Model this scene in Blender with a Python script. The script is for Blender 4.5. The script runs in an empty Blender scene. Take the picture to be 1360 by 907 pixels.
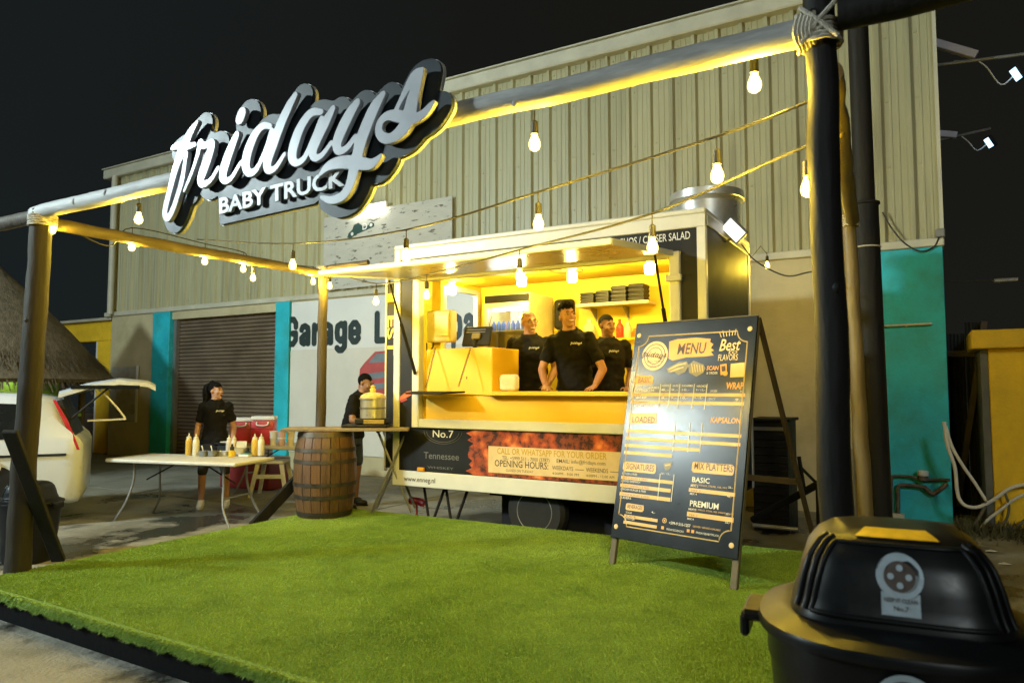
import bpy, bmesh, math, random
import numpy as np
from mathutils import Vector, Matrix, Euler
from mathutils.bvhtree import BVHTree

random.seed(7)
rng = np.random.default_rng(7)
scene = bpy.context.scene
C = scene.collection
R = math.radians

# ------------------------------------------------------------------ camera
CAM_Z = 1.57
FPX = 950.0
YAW = R(30.1)
PITCH = math.atan(61.5 / 950.0)
cam_data = bpy.data.cameras.new('camera')
cam = bpy.data.objects.new('camera', cam_data)
C.objects.link(cam)
cam.location = (0, 0, CAM_Z)
cam.rotation_euler = (math.pi / 2 + PITCH, 0, YAW)
cam_data.sensor_width = 36.0
cam_data.lens = FPX / 1360.0 * 36.0
cam_data.clip_end = 400
cam_data.clip_start = 0.05
cam_data.dof.use_dof = True
cam_data.dof.focus_distance = 6.0
cam_data.dof.aperture_fstop = 3.2
scene.camera = cam

# ------------------------------------------------------------------ world (night)
world = bpy.data.worlds.new('World')
scene.world = world
world.use_nodes = True
wn = world.node_tree
wn.nodes.clear()
wo = wn.nodes.new('ShaderNodeOutputWorld')
wb = wn.nodes.new('ShaderNodeBackground')
wb.inputs['Strength'].default_value = 1.0
# dark night sky: town glow low down, a cool cast towards the lit yard on the left, faint cloud
wt = wn.nodes.new('ShaderNodeTexCoord')
wsep = wn.nodes.new('ShaderNodeSeparateXYZ')
wn.links.new(wt.outputs['Generated'], wsep.inputs[0])
wr = wn.nodes.new('ShaderNodeValToRGB')
we = wr.color_ramp.elements
we[0].position = 0.0; we[0].color = (0.0100, 0.0100, 0.0082, 1)
we[1].position = 0.75; we[1].color = (0.0074, 0.0071, 0.0056, 1)
wn.links.new(wsep.outputs['Z'], wr.inputs[0])
wl = wn.nodes.new('ShaderNodeMapRange')
wl.inputs['From Min'].default_value = 0.35; wl.inputs['From Max'].default_value = 1.0
wl.inputs['To Min'].default_value = 0.0; wl.inputs['To Max'].default_value = 1.0
wneg = wn.nodes.new('ShaderNodeMath'); wneg.operation = 'MULTIPLY'; wneg.inputs[1].default_value = -1.0
wn.links.new(wsep.outputs['X'], wneg.inputs[0]); wn.links.new(wneg.outputs[0], wl.inputs['Value'])
wnz = wn.nodes.new('ShaderNodeTexNoise'); wnz.inputs['Scale'].default_value = 2.2; wnz.inputs['Detail'].default_value = 5
wn.links.new(wt.outputs['Generated'], wnz.inputs['Vector'])
wmul = wn.nodes.new('ShaderNodeMath'); wmul.operation = 'MULTIPLY'
wn.links.new(wl.outputs[0], wmul.inputs[0]); wn.links.new(wnz.outputs['Fac'], wmul.inputs[1])
wmx = wn.nodes.new('ShaderNodeMix'); wmx.data_type = 'RGBA'
wmx.inputs[7].default_value = (0.010, 0.017, 0.020, 1)
wn.links.new(wmul.outputs[0], wmx.inputs[0]); wn.links.new(wr.outputs[0], wmx.inputs[6])
wn.links.new(wmx.outputs[2], wb.inputs['Color'])
wn.links.new(wb.outputs[0], wo.inputs[0])

sun_data = bpy.data.lights.new('fill_sun', 'SUN')  # cool fill added to brighten facade, pilaster and yellow block; no visible source
sun = bpy.data.objects.new('fill_sun', sun_data)
C.objects.link(sun)
sun_data.energy = 0.55
sun_data.angle = R(9)
sun_data.color = (0.90, 1.0, 0.98)
sun.rotation_euler = (-Vector((0.40, -0.80, 0.40))).to_track_quat('-Z', 'Y').to_euler()

scene.view_settings.view_transform = 'Standard'
scene.view_settings.look = 'None'
scene.view_settings.gamma = 1.0
scene.view_settings.exposure = 0.0
scene.render.engine = 'CYCLES'
scene.cycles.use_denoising = True
scene.cycles.max_bounces = 6
scene.cycles.diffuse_bounces = 3
scene.cycles.glossy_bounces = 3
scene.cycles.transmission_bounces = 4
scene.cycles.transparent_max_bounces = 8
scene.cycles.sample_clamp_indirect = 3.0
scene.cycles.use_adaptive_sampling = True
scene.cycles.caustics_reflective = False
scene.cycles.caustics_refractive = False

# lamp strengths (the lamps themselves are built further down)
BULB_E = 7500.0
BULB_COL = (1.0, 0.68, 0.06)
FLOOD_E = 880.0
FLOOD_COL = (0.78, 0.95, 0.97)
TRUCK_E = 310.0
TUBE_E = 9.0

# ------------------------------------------------------------------ picture point -> place
Fh = Vector((-math.sin(YAW), math.cos(YAW), 0))
Rt = Vector((math.cos(YAW), math.sin(YAW), 0))
FW = Fh * math.cos(PITCH) + Vector((0, 0, math.sin(PITCH)))
UP = -Fh * math.sin(PITCH) + Vector((0, 0, math.cos(PITCH)))
CAM = Vector((0, 0, CAM_Z))


def at(px, py, X=None, Y=None, Z=None):
    d = FW + Rt * ((px - 680) / FPX) + UP * ((453.5 - py) / FPX)
    if Y is not None:
        t = Y / d.y
    elif X is not None:
        t = X / d.x
    else:
        t = (Z - CAM_Z) / d.z
    return CAM + d * t


# ------------------------------------------------------------------ materials
MATS = {}


def mat(name, col, rough=0.6, metal=0.0, var=0.12, scale=6.0, bump=0.0, bscale=60.0, spec=0.5,
        col2=None, mixscale=3.0, lo=0.45, hi=0.65, stretch=(1, 1, 1), emit=None, estr=0.0, trans=0.0, coat=0.0,
        rvar=0.1, detail=5.0, orand=0.0, streak=None):
    if name in MATS:
        return MATS[name]
    m = bpy.data.materials.new(name)
    m.use_nodes = True
    nt = m.node_tree
    b = nt.nodes['Principled BSDF']
    L = nt.links.new
    tc = nt.nodes.new('ShaderNodeTexCoord')
    mp = nt.nodes.new('ShaderNodeMapping')
    mp.inputs['Scale'].default_value = stretch
    L(tc.outputs['Object'], mp.inputs['Vector'])
    n1 = nt.nodes.new('ShaderNodeTexNoise')
    n1.inputs['Scale'].default_value = scale
    n1.inputs['Detail'].default_value = detail
    n1.inputs['Roughness'].default_value = 0.65
    L(mp.outputs[0], n1.inputs['Vector'])
    mr = nt.nodes.new('ShaderNodeMapRange')
    mr.inputs['From Min'].default_value = 0.3
    mr.inputs['From Max'].default_value = 0.7
    mr.inputs['To Min'].default_value = 1 - var
    mr.inputs['To Max'].default_value = 1 + var
    L(n1.outputs['Fac'], mr.inputs['Value'])
    base = nt.nodes.new('ShaderNodeRGB')
    base.outputs[0].default_value = (*col, 1)
    src = base.outputs[0]
    if col2 is not None:
        n2 = nt.nodes.new('ShaderNodeTexNoise')
        n2.inputs['Scale'].default_value = mixscale
        n2.inputs['Detail'].default_value = 6
        n2.inputs['Roughness'].default_value = 0.7
        L(mp.outputs[0], n2.inputs['Vector'])
        m2 = nt.nodes.new('ShaderNodeMapRange')
        m2.inputs['From Min'].default_value = lo
        m2.inputs['From Max'].default_value = hi
        L(n2.outputs['Fac'], m2.inputs['Value'])
        mx = nt.nodes.new('ShaderNodeMix')
        mx.data_type = 'RGBA'
        mx.inputs[7].default_value = (*col2, 1)
        L(m2.outputs[0], mx.inputs[0])
        L(src, mx.inputs[6])
        src = mx.outputs[2]
    if streak is not None:                      # long vertical runs of dirt
        mps = nt.nodes.new('ShaderNodeMapping')
        mps.inputs['Scale'].default_value = (9, 9, 0.35)
        L(tc.outputs['Object'], mps.inputs['Vector'])
        oi0 = nt.nodes.new('ShaderNodeObjectInfo')
        ad0 = nt.nodes.new('ShaderNodeVectorMath')
        L(mps.outputs[0], ad0.inputs[0]); L(oi0.outputs['Location'], ad0.inputs[1])
        ns = nt.nodes.new('ShaderNodeTexNoise'); ns.inputs['Scale'].default_value = 1.0; ns.inputs['Detail'].default_value = 6
        L(ad0.outputs[0], ns.inputs['Vector'])
        ms = nt.nodes.new('ShaderNodeMapRange'); ms.inputs['From Min'].default_value = 0.52; ms.inputs['From Max'].default_value = 0.78
        ms.inputs['To Max'].default_value = 0.75
        L(ns.outputs['Fac'], ms.inputs['Value'])
        mxs = nt.nodes.new('ShaderNodeMix'); mxs.data_type = 'RGBA'; mxs.inputs[7].default_value = (*streak, 1)
        L(ms.outputs[0], mxs.inputs[0]); L(src, mxs.inputs[6])
        src = mxs.outputs[2]
    if orand:
        oi = nt.nodes.new('ShaderNodeObjectInfo')
        mo = nt.nodes.new('ShaderNodeMapRange'); mo.inputs['To Min'].default_value = 1 - orand; mo.inputs['To Max'].default_value = 1 + orand
        L(oi.outputs['Random'], mo.inputs['Value'])
        mlo = nt.nodes.new('ShaderNodeVectorMath'); mlo.operation = 'SCALE'
        L(src, mlo.inputs[0]); L(mo.outputs[0], mlo.inputs['Scale'])
        src = mlo.outputs[0]
    ml = nt.nodes.new('ShaderNodeVectorMath')
    ml.operation = 'SCALE'
    L(src, ml.inputs[0])
    L(mr.outputs[0], ml.inputs['Scale'])
    L(ml.outputs[0], b.inputs['Base Color'])
    rr = nt.nodes.new('ShaderNodeMapRange')
    rr.inputs['From Min'].default_value = 0.3
    rr.inputs['From Max'].default_value = 0.7
    rr.inputs['To Min'].default_value = max(0.02, rough - rvar)
    rr.inputs['To Max'].default_value = min(1, rough + rvar)
    L(n1.outputs['Fac'], rr.inputs['Value'])
    L(rr.outputs[0], b.inputs['Roughness'])
    b.inputs['Metallic'].default_value = metal
    b.inputs['Specular IOR Level'].default_value = spec
    if trans:
        b.inputs['Transmission Weight'].default_value = trans
    if coat:
        b.inputs['Coat Weight'].default_value = coat
        b.inputs['Coat Roughness'].default_value = 0.08
    if bump:
        n3 = nt.nodes.new('ShaderNodeTexNoise')
        n3.inputs['Scale'].default_value = bscale
        n3.inputs['Detail'].default_value = 4
        L(mp.outputs[0], n3.inputs['Vector'])
        bp = nt.nodes.new('ShaderNodeBump')
        bp.inputs['Strength'].default_value = bump
        bp.inputs['Distance'].default_value = 0.02
        L(n3.outputs['Fac'], bp.inputs['Height'])
        L(bp.outputs[0], b.inputs['Normal'])
    if emit is not None:
        b.inputs['Emission Color'].default_value = (*emit, 1)
        b.inputs['Emission Strength'].default_value = estr
    m.cycles.emission_sampling = 'AUTO'
    MATS[name] = m
    return m


def glow(name, col, strength):
    if name in MATS:
        return MATS[name]
    m = bpy.data.materials.new(name)
    m.use_nodes = True
    nt = m.node_tree
    nt.nodes.clear()
    o = nt.nodes.new('ShaderNodeOutputMaterial')
    e = nt.nodes.new('ShaderNodeEmission')
    e.inputs[0].default_value = (*col, 1)
    e.inputs[1].default_value = strength
    nt.links.new(e.outputs[0], o.inputs[0])
    MATS[name] = m
    return m


def glass(name, col=(1, 1, 1), rough=0.03, alpha=0.25):
    """thin pane: mostly see-through, a clear reflection on top"""
    if name in MATS:
        return MATS[name]
    m = bpy.data.materials.new(name)
    m.use_nodes = True
    nt = m.node_tree
    nt.nodes.clear()
    o = nt.nodes.new('ShaderNodeOutputMaterial')
    t = nt.nodes.new('ShaderNodeBsdfTransparent')
    t.inputs[0].default_value = (*col, 1)
    g = nt.nodes.new('ShaderNodeBsdfGlossy')
    g.inputs['Roughness'].default_value = rough
    mx = nt.nodes.new('ShaderNodeMixShader')
    fr = nt.nodes.new('ShaderNodeFresnel')
    fr.inputs[0].default_value = 1.45
    ad = nt.nodes.new('ShaderNodeMath')
    ad.operation = 'ADD'
    ad.inputs[1].default_value = alpha * 0.2
    nt.links.new(fr.outputs[0], ad.inputs[0])
    nt.links.new(ad.outputs[0], mx.inputs[0])
    nt.links.new(t.outputs[0], mx.inputs[1])
    nt.links.new(g.outputs[0], mx.inputs[2])
    nt.links.new(mx.outputs[0], o.inputs[0])
    MATS[name] = m
    return m


# ------------------------------------------------------------------ mesh building
def frame_of(d):
    d = Vector(d).normalized()
    a = Vector((0, 0, 1)) if abs(d.z) < 0.95 else Vector((1, 0, 0))
    x = a.cross(d).normalized()
    return x, d.cross(x).normalized()


class B:
    """collects shapes for one mesh"""

    def __init__(self):
        self.v = []
        self.f = []

    def raw(self, vs, fs):
        o = len(self.v)
        self.v += [tuple(p) for p in vs]
        self.f += [tuple(i + o for i in f) for f in fs]
        return self

    def bm(self, bm, M=None):
        bm.verts.ensure_lookup_table()
        vs = [(M @ v.co if M else v.co.copy()) for v in bm.verts]
        for i, v in enumerate(bm.verts):
            v.index = i
        self.raw(vs, [[v.index for v in f.verts] for f in bm.faces])
        bm.free()
        return self

    def box(self, c, s, bev=0.0, rot=None, seg=1):
        bm = bmesh.new()
        bmesh.ops.create_cube(bm, size=1.0)
        bmesh.ops.scale(bm, vec=s, verts=bm.verts)
        if bev > 0:
            bmesh.ops.bevel(bm, geom=bm.edges[:], offset=min(bev, min(s) * 0.45), segments=seg, affect='EDGES', profile=0.5)
        M = Matrix.Translation(c)
        if rot is not None:
            M = M @ (rot if isinstance(rot, Matrix) else Euler(rot).to_matrix().to_4x4())
        return self.bm(bm, M)

    def bx(self, x0, x1, y0, y1, z0, z1, bev=0.0):
        return self.box(((x0 + x1) / 2, (y0 + y1) / 2, (z0 + z1) / 2), (abs(x1 - x0), abs(y1 - y0), abs(z1 - z0)), bev)

    def tube(self, pts, rads, n=10, cap=True, jit=0.0, sx=1.0):
        pts = [Vector(p) for p in pts]
        if not isinstance(rads, (list, tuple)):
            rads = [rads] * len(pts)
        vs, fs = [], []
        x = None
        for i, p in enumerate(pts):
            d = (pts[min(i + 1, len(pts) - 1)] - pts[max(i - 1, 0)])
            if d.length < 1e-9:
                d = Vector((0, 0, 1))
            d.normalize()
            if x is None:
                x, y = frame_of(d)
            else:
                x = (x - d * x.dot(d))
                x = x.normalized() if x.length > 1e-6 else frame_of(d)[0]
                y = d.cross(x).normalized()
            for k in range(n):
                a = 2 * math.pi * k / n
                r = rads[i] * (1 + (random.uniform(-jit, jit) if jit else 0))
                vs.append(p + x * (math.cos(a) * r * sx) + y * (math.sin(a) * r))
        for i in range(len(pts) - 1):
            for k in range(n):
                a, b_ = i * n + k, i * n + (k + 1) % n
                fs.append((a, b_, b_ + n, a + n))
        if cap:
            fs.append(tuple(range(n - 1, -1, -1)))
            e = (len(pts) - 1) * n
            fs.append(tuple(e + k for k in range(n)))
        return self.raw(vs, fs)

    def cyl(self, p0, p1, r0, r1=None, n=16, cap=True):
        return self.tube([p0, p1], [r0, r0 if r1 is None else r1], n, cap)

    def lathe(self, prof, c=(0, 0, 0), n=24, sx=1.0, sy=1.0, M=None):
        vs, fs = [], []
        for r, z in prof:
            for k in range(n):
                a = 2 * math.pi * k / n
                p = Vector((c[0] + math.cos(a) * r * sx, c[1] + math.sin(a) * r * sy, c[2] + z))
                vs.append(M @ p if M else p)
        for i in range(len(prof) - 1):
            for k in range(n):
                a, b_ = i * n + k, i * n + (k + 1) % n
                fs.append((a, b_, b_ + n, a + n))
        if prof[0][0] > 1e-5:
            fs.append(tuple(range(n - 1, -1, -1)))
        if prof[-1][0] > 1e-5:
            e = (len(prof) - 1) * n
            fs.append(tuple(e + k for k in range(n)))
        return self.raw(vs, fs)

    def ell(self, c, r, n=16, m=10, M=None):
        prof = []
        vs, fs = [], []
        for i in range(m + 1):
            t = -math.pi / 2 + math.pi * i / m
            for k in range(n):
                a = 2 * math.pi * k / n
                p = Vector((c[0] + r[0] * math.cos(t) * math.cos(a), c[1] + r[1] * math.cos(t) * math.sin(a), c[2] + r[2] * math.sin(t)))
                vs.append(M @ p if M else p)
        for i in range(m):
            for k in range(n):
                a, b_ = i * n + k, i * n + (k + 1) % n
                fs.append((a, b_, b_ + n, a + n))
        return self.raw(vs, fs)

    def capsule(self, p0, p1, r0, r1, n=12, M=None):
        p0, p1 = Vector(p0), Vector(p1)
        if M:
            p0, p1 = M @ p0, M @ p1
        d = (p1 - p0).normalized()
        pts, rs = [], []
        for t in (0.02, 0.35, 0.7):
            pts.append(p0 - d * r0 * math.cos(t * math.pi / 2)); rs.append(r0 * math.sin(t * math.pi / 2))
        pts.append(p0); rs.append(r0)
        pts.append(p1); rs.append(r1)
        for t in (0.7, 0.35, 0.02):
            pts.append(p1 + d * r1 * math.cos(t * math.pi / 2)); rs.append(r1 * math.sin(t * math.pi / 2))
        return self.tube(pts, rs, n)

    def loft(self, rings, n=20):
        """rings: (centre, rx, ry) flat ellipses in z, or with a matrix"""
        vs, fs = [], []
        for c, rx, ry in rings:
            for k in range(n):
                a = 2 * math.pi * k / n
                vs.append((c[0] + rx * math.cos(a), c[1] + ry * math.sin(a), c[2]))
        for i in range(len(rings) - 1):
            for k in range(n):
                a, b_ = i * n + k, i * n + (k + 1) % n
                fs.append((a, b_, b_ + n, a + n))
        fs.append(tuple(range(n - 1, -1, -1)))
        e = (len(rings) - 1) * n
        fs.append(tuple(e + k for k in range(n)))
        return self.raw(vs, fs)

    def prism(self, poly, vec):
        """poly: list of 3d points (one plane), swept by vec"""
        n = len(poly)
        vec = Vector(vec)
        vs = [Vector(p) for p in poly] + [Vector(p) + vec for p in poly]
        fs = [tuple(range(n)), tuple(range(2 * n - 1, n - 1, -1))]
        for k in range(n):
            j = (k + 1) % n
            fs.append((k, k + n, j + n, j))
        return self.raw(vs, fs)

    def quad(self, a, b_, c, d):
        return self.raw([a, b_, c, d], [(0, 1, 2, 3)])

    def xf(self, M):
        self.v = [tuple(M @ Vector(p)) for p in self.v]
        return self


def mesh_of(b, name, smooth=35):
    me = bpy.data.meshes.new(name)
    me.from_pydata([tuple(v) for v in b.v], [], b.f)
    if smooth is not None:
        bm = bmesh.new()
        bm.from_mesh(me)
        bmesh.ops.recalc_face_normals(bm, faces=bm.faces)
        bm.to_mesh(me)
        bm.free()
        if smooth > 0:
            me.polygons.foreach_set('use_smooth', [True] * len(me.polygons))
            me.set_sharp_from_angle(angle=R(smooth))
    me.update()
    return me


def tag(o, label=None, cat=None, group=None, kind=None):
    if label:
        o['label'] = label
    if cat:
        o['category'] = cat
    if group:
        o['group'] = group
    if kind:
        o['kind'] = kind
    return o


class T:
    """a thing: an Empty at its base; world=True means its parts are modelled in world coordinates"""

    def __init__(self, name, label, cat, loc=(0, 0, 0), rz=0.0, group=None, world=False, kind=None):
        self.o = bpy.data.objects.new(name, None)
        self.o.empty_display_size = 0.1
        C.objects.link(self.o)
        self.o.location = loc
        self.o.rotation_euler = (0, 0, rz)
        self.off = Vector(loc) if world else Vector((0, 0, 0))
        tag(self.o, label, cat, group, kind)


def part(name, b, m, t=None, smooth=35, kind=None, label=None, sub=None):
    """one mesh; t is its thing (T), sub a part object it belongs to"""
    if isinstance(b, bpy.types.Mesh):
        me = b
    else:
        if t is not None and t.off.length > 0:
            b.v = [(p[0] - t.off.x, p[1] - t.off.y, p[2] - t.off.z) for p in b.v]
        me = mesh_of(b, name, smooth)
    if m is not None:
        me.materials.clear()
        me.materials.append(m)
    o = bpy.data.objects.new(name, me)
    C.objects.link(o)
    if sub is not None:
        o.parent = sub
    elif t is not None:
        o.parent = t.o
    if kind:
        o['kind'] = kind
    if label:
        o['label'] = label
    return o


def single(name, b, m, label, cat, group=None, smooth=35, base=None):
    """a thing that is one mesh"""
    if base is not None:
        bv = Vector(base)
        b.v = [(p[0] - bv.x, p[1] - bv.y, p[2] - bv.z) for p in b.v]
    o = part(name, b, m, None, smooth)
    if base is not None:
        o.location = base
    return tag(o, label, cat, group)


def struct(name, b, m, smooth=35):
    o = part(name, b, m, None, smooth)
    o['kind'] = 'structure'
    return o


def copy_tree(o, parent=None):
    c = o.copy()
    C.objects.link(c)
    c.parent = parent
    for ch in list(o.children):
        copy_tree(ch, c)
    return c


# ------------------------------------------------------------------ flat shapes: lettering and outlines
def curve_mesh(cu, name):
    o = bpy.data.objects.new('tmp', cu)
    C.objects.link(o)
    dg = bpy.context.evaluated_depsgraph_get()
    dg.update()
    me = bpy.data.meshes.new_from_object(o.evaluated_get(dg))
    bpy.data.objects.remove(o)
    bpy.data.curves.remove(cu)
    me.name = name
    return me


def text_b(s, size=0.1, depth=0.0, bold=0.0, sx=1.0, shear=0.0, align='LEFT', res=3, space=1.0, width=None):
    """lettering as a B in the XZ plane facing -Y; origin at the baseline's start (or centre)"""
    cu = bpy.data.curves.new('lettering', 'FONT')
    cu.body = s
    cu.size = size
    cu.extrude = depth / 2
    cu.offset = bold * size
    cu.shear = shear
    cu.align_x = align
    cu.resolution_u = res
    cu.space_character = space
    me = curve_mesh(cu, 'lettering')
    co = np.array([v.co[:] for v in me.vertices]) if len(me.vertices) else np.zeros((0, 3))
    if width and len(co):
        sx = width / max(1e-6, co[:, 0].max() - co[:, 0].min())
    b = B()
    b.raw([(p[0] * sx, -p[2], p[1]) for p in co], [tuple(f.vertices) for f in me.polygons])
    bpy.data.meshes.remove(me)
    return b


def lay(b, o, xdir, up=(0, 0, 1)):
    """carry a B drawn in XZ (facing -Y) onto a surface at o whose right is xdir"""
    x = Vector(xdir).normalized()
    z = Vector(up)
    z = (z - x * z.dot(x)).normalized()
    y = z.cross(x)
    M = Matrix(((x.x, y.x, z.x, o[0]), (x.y, y.y, z.y, o[1]), (x.z, y.z, z.z, o[2]), (0, 0, 0, 1)))
    return b.xf(M)


def spline(pts, sub=5):
    """Catmull-Rom through points of any dimension"""
    P = [np.array(p, float) for p in pts]
    P = [2 * P[0] - P[1]] + P + [2 * P[-1] - P[-2]]
    out = []
    for i in range(1, len(P) - 2):
        for k in range(sub):
            t = k / sub
            a, b_, c, d = P[i - 1], P[i], P[i + 1], P[i + 2]
            out.append(0.5 * (2 * b_ + (c - a) * t + (2 * a - 5 * b_ + 4 * c - d) * t * t + (3 * b_ - a - 3 * c + d) * t ** 3))
    out.append(P[-2])
    return out


def sdf_outline(strokes, quads=(), grow=0.0, cell=0.006):
    """outline loops of a union of brush strokes [(x,z,r)...] and convex polygons"""
    allp = np.array([p for s in strokes for p in s] + [(q[0], q[1], 0) for Q in quads for q in Q])
    pad = 0.03 + grow + allp[:, 2].max()
    x0, x1 = allp[:, 0].min() - pad, allp[:, 0].max() + pad
    z0, z1 = allp[:, 1].min() - pad, allp[:, 1].max() + pad
    nx, nz = int((x1 - x0) / cell) + 2, int((z1 - z0) / cell) + 2
    gx = x0 + np.arange(nx) * cell
    gz = z0 + np.arange(nz) * cell
    X, Z = np.meshgrid(gx, gz)
    D = np.full(X.shape, 1e3)
    for s in strokes:
        for a, b_ in zip(s[:-1], s[1:]):
            dx, dz = b_[0] - a[0], b_[1] - a[1]
            L2 = dx * dx + dz * dz + 1e-12
            t = np.clip(((X - a[0]) * dx + (Z - a[1]) * dz) / L2, 0, 1)
            r = a[2] + (b_[2] - a[2]) * t
            D = np.minimum(D, np.hypot(X - a[0] - t * dx, Z - a[1] - t * dz) - r)
    for Q in quads:
        m = np.full(X.shape, -1e3)
        n = len(Q)
        area = sum(Q[i][0] * Q[(i + 1) % n][1] - Q[(i + 1) % n][0] * Q[i][1] for i in range(n))
        sg = 1 if area > 0 else -1
        for i in range(n):
            a, b_ = Q[i], Q[(i + 1) % n]
            dx, dz = b_[0] - a[0], b_[1] - a[1]
            L = math.hypot(dx, dz)
            m = np.maximum(m, sg * (dz * (X - a[0]) - dx * (Z - a[1])) / L)
        D = np.minimum(D, m)
    D = D - grow
    D[np.abs(D) < 1e-7] = 1e-7
    # marching squares
    seg = {}

    def pt(e):
        k, i, j = e
        if k == 0:
            t = D[i, j] / (D[i, j] - D[i, j + 1])
            return (gx[j] + t * cell, gz[i])
        t = D[i, j] / (D[i, j] - D[i + 1, j])
        return (gx[j], gz[i] + t * cell)
    ins = D < 0
    c4 = ins[:-1, :-1] * 1 + ins[:-1, 1:] * 2 + ins[1:, 1:] * 4 + ins[1:, :-1] * 8
    for i, j in zip(*np.nonzero((c4 > 0) & (c4 < 15))):
        c = c4[i, j]
        b_, r, t, l = (0, i, j), (1, i, j + 1), (0, i + 1, j), (1, i, j)
        for u, w in {1: [(l, b_)], 2: [(b_, r)], 3: [(l, r)], 4: [(r, t)], 5: [(l, t), (r, b_)], 6: [(b_, t)], 7: [(l, t)],
                     8: [(t, l)], 9: [(t, b_)], 10: [(b_, l), (t, r)], 11: [(t, r)], 12: [(r, l)], 13: [(r, b_)], 14: [(b_, l)]}[c]:
            seg[u] = w
    loops = []
    while seg:
        s0 = next(iter(seg))
        cur = s0
        lp = []
        while cur in seg:
            lp.append(pt(cur))
            cur = seg.pop(cur)
        if len(lp) > 8:
            P = np.array(lp)
            for _ in range(3):
                P = (np.roll(P, 1, 0) + 2 * P + np.roll(P, -1, 0)) / 4
            loops.append(P)
    return loops


def outline_b(loops, depth, bevel=0.0):
    """filled outline with holes as a B in XZ, thickness centred on y=0"""
    cu = bpy.data.curves.new('outline', 'CURVE')
    cu.dimensions = '2D'
    cu.fill_mode = 'BOTH'
    cu.extrude = depth / 2
    cu.bevel_depth = bevel
    cu.bevel_resolution = 1
    for P in loops:
        sp = cu.splines.new('POLY')
        sp.points.add(len(P) - 1)
        for k, p in enumerate(P):
            sp.points[k].co = (p[0], p[1], 0, 1)
        sp.use_cyclic_u = True
    me = curve_mesh(cu, 'outline')
    b = B()
    b.raw([(v.co[0], -v.co[2], v.co[1]) for v in me.vertices], [tuple(f.vertices) for f in me.polygons])
    bpy.data.meshes.remove(me)
    return b


def remesh(b, voxel, smooth=2, name='body'):
    """one continuous closed surface from overlapping closed shapes"""
    me = mesh_of(b, 'tmp', 0)
    o = bpy.data.objects.new('tmp', me)
    C.objects.link(o)
    md = o.modifiers.new('r', 'REMESH')
    md.mode = 'VOXEL'
    md.voxel_size = voxel
    md.use_smooth_shade = True
    dg = bpy.context.evaluated_depsgraph_get()
    dg.update()
    out = bpy.data.meshes.new_from_object(o.evaluated_get(dg))
    bpy.data.objects.remove(o)
    bpy.data.meshes.remove(me)
    bm = bmesh.new()
    bm.from_mesh(out)
    for _ in range(smooth):
        bmesh.ops.smooth_vert(bm, verts=bm.verts, factor=0.5, use_axis_x=True, use_axis_y=True, use_axis_z=True)
    bm.to_mesh(out)
    bm.free()
    out.polygons.foreach_set('use_smooth', [True] * len(out.polygons))
    out.name = name
    return out
# ------------------------------------------------------------------ palette
M_ground = mat('concrete_ground', (0.25, 0.235, 0.185), rough=0.62, var=0.22, scale=1.6, bump=0.45, bscale=38,
               col2=(0.085, 0.078, 0.06), mixscale=0.55, lo=0.50, hi=0.66, rvar=0.3)
M_siding = mat('siding_paint', (0.40, 0.38, 0.225), rough=0.45, var=0.10, scale=1.1, bump=0.03, bscale=9, col2=(0.31, 0.285, 0.15),
               mixscale=0.8, lo=0.52, hi=0.75, stretch=(1, 1, 0.25), orand=0.09, streak=(0.17, 0.15, 0.085))
M_trim = mat('trim_paint', (0.52, 0.50, 0.38), rough=0.5, var=0.14, scale=2.5, bump=0.05, bscale=12)
M_wall = mat('cream_plaster', (0.50, 0.44, 0.26), rough=0.8, var=0.13, scale=1.4, bump=0.18, bscale=45, col2=(0.36, 0.31, 0.16),
             mixscale=0.9, lo=0.5, hi=0.8)
M_teal = mat('teal_paint', (0.02, 0.46, 0.56), rough=0.6, var=0.16, scale=2.2, bump=0.15, bscale=40, col2=(0.025, 0.34, 0.36), mixscale=1.8)
M_yellow_wall = mat('yellow_plaster', (0.84, 0.54, 0.02), rough=0.75, var=0.14, scale=2.5, bump=0.2, bscale=35, col2=(0.62, 0.38, 0.025),
                    mixscale=1.2, lo=0.5, hi=0.8)
M_banner = mat('banner_vinyl', (0.72, 0.73, 0.70), rough=0.4, var=0.04, scale=1.2)
M_print_dark = mat('print_dark_green', (0.022, 0.038, 0.036), rough=0.45, var=0.1)
M_wood = mat('pole_wood', (0.055, 0.042, 0.025), rough=0.7, var=0.3, scale=5, bump=0.5, bscale=30, stretch=(1, 1, 0.18))
M_pole_dark = mat('dark_painted_pole', (0.012, 0.0115, 0.0105), rough=0.6, spec=0.22, var=0.3, scale=5, bump=0.35, bscale=22, stretch=(1, 1, 0.2))
M_beam = mat('weathered_beam', (0.50, 0.50, 0.48), rough=0.65, var=0.28, scale=4, bump=0.4, bscale=26, stretch=(0.2, 1, 1),
             col2=(0.24, 0.23, 0.21), mixscale=2.4)
M_bamboo = mat('bamboo', (0.15, 0.115, 0.05), rough=0.5, var=0.2, scale=4, bump=0.25, bscale=26, stretch=(1, 1, 0.2))
M_rope = mat('pale_rope', (0.50, 0.46, 0.37), rough=0.9, var=0.2, scale=40, bump=0.6, bscale=120)
M_black = mat('black_plastic', (0.009, 0.009, 0.009), rough=0.6, spec=0.35, var=0.2, scale=8)
M_black_metal = mat('black_metal', (0.010, 0.010, 0.010), rough=0.75, spec=0.3, var=0.25, scale=9)
M_steel = mat('steel', (0.62, 0.62, 0.60), rough=0.34, metal=0.65, var=0.08, scale=8)
M_grey_metal = mat('grey_metal', (0.26, 0.26, 0.25), rough=0.45, metal=0.6, var=0.1)
M_white = mat('white_paint', (0.72, 0.72, 0.68), rough=0.4, var=0.05, scale=3)
M_white_plastic = mat('white_plastic', (0.66, 0.65, 0.60), rough=0.45, var=0.06, scale=5)
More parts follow.
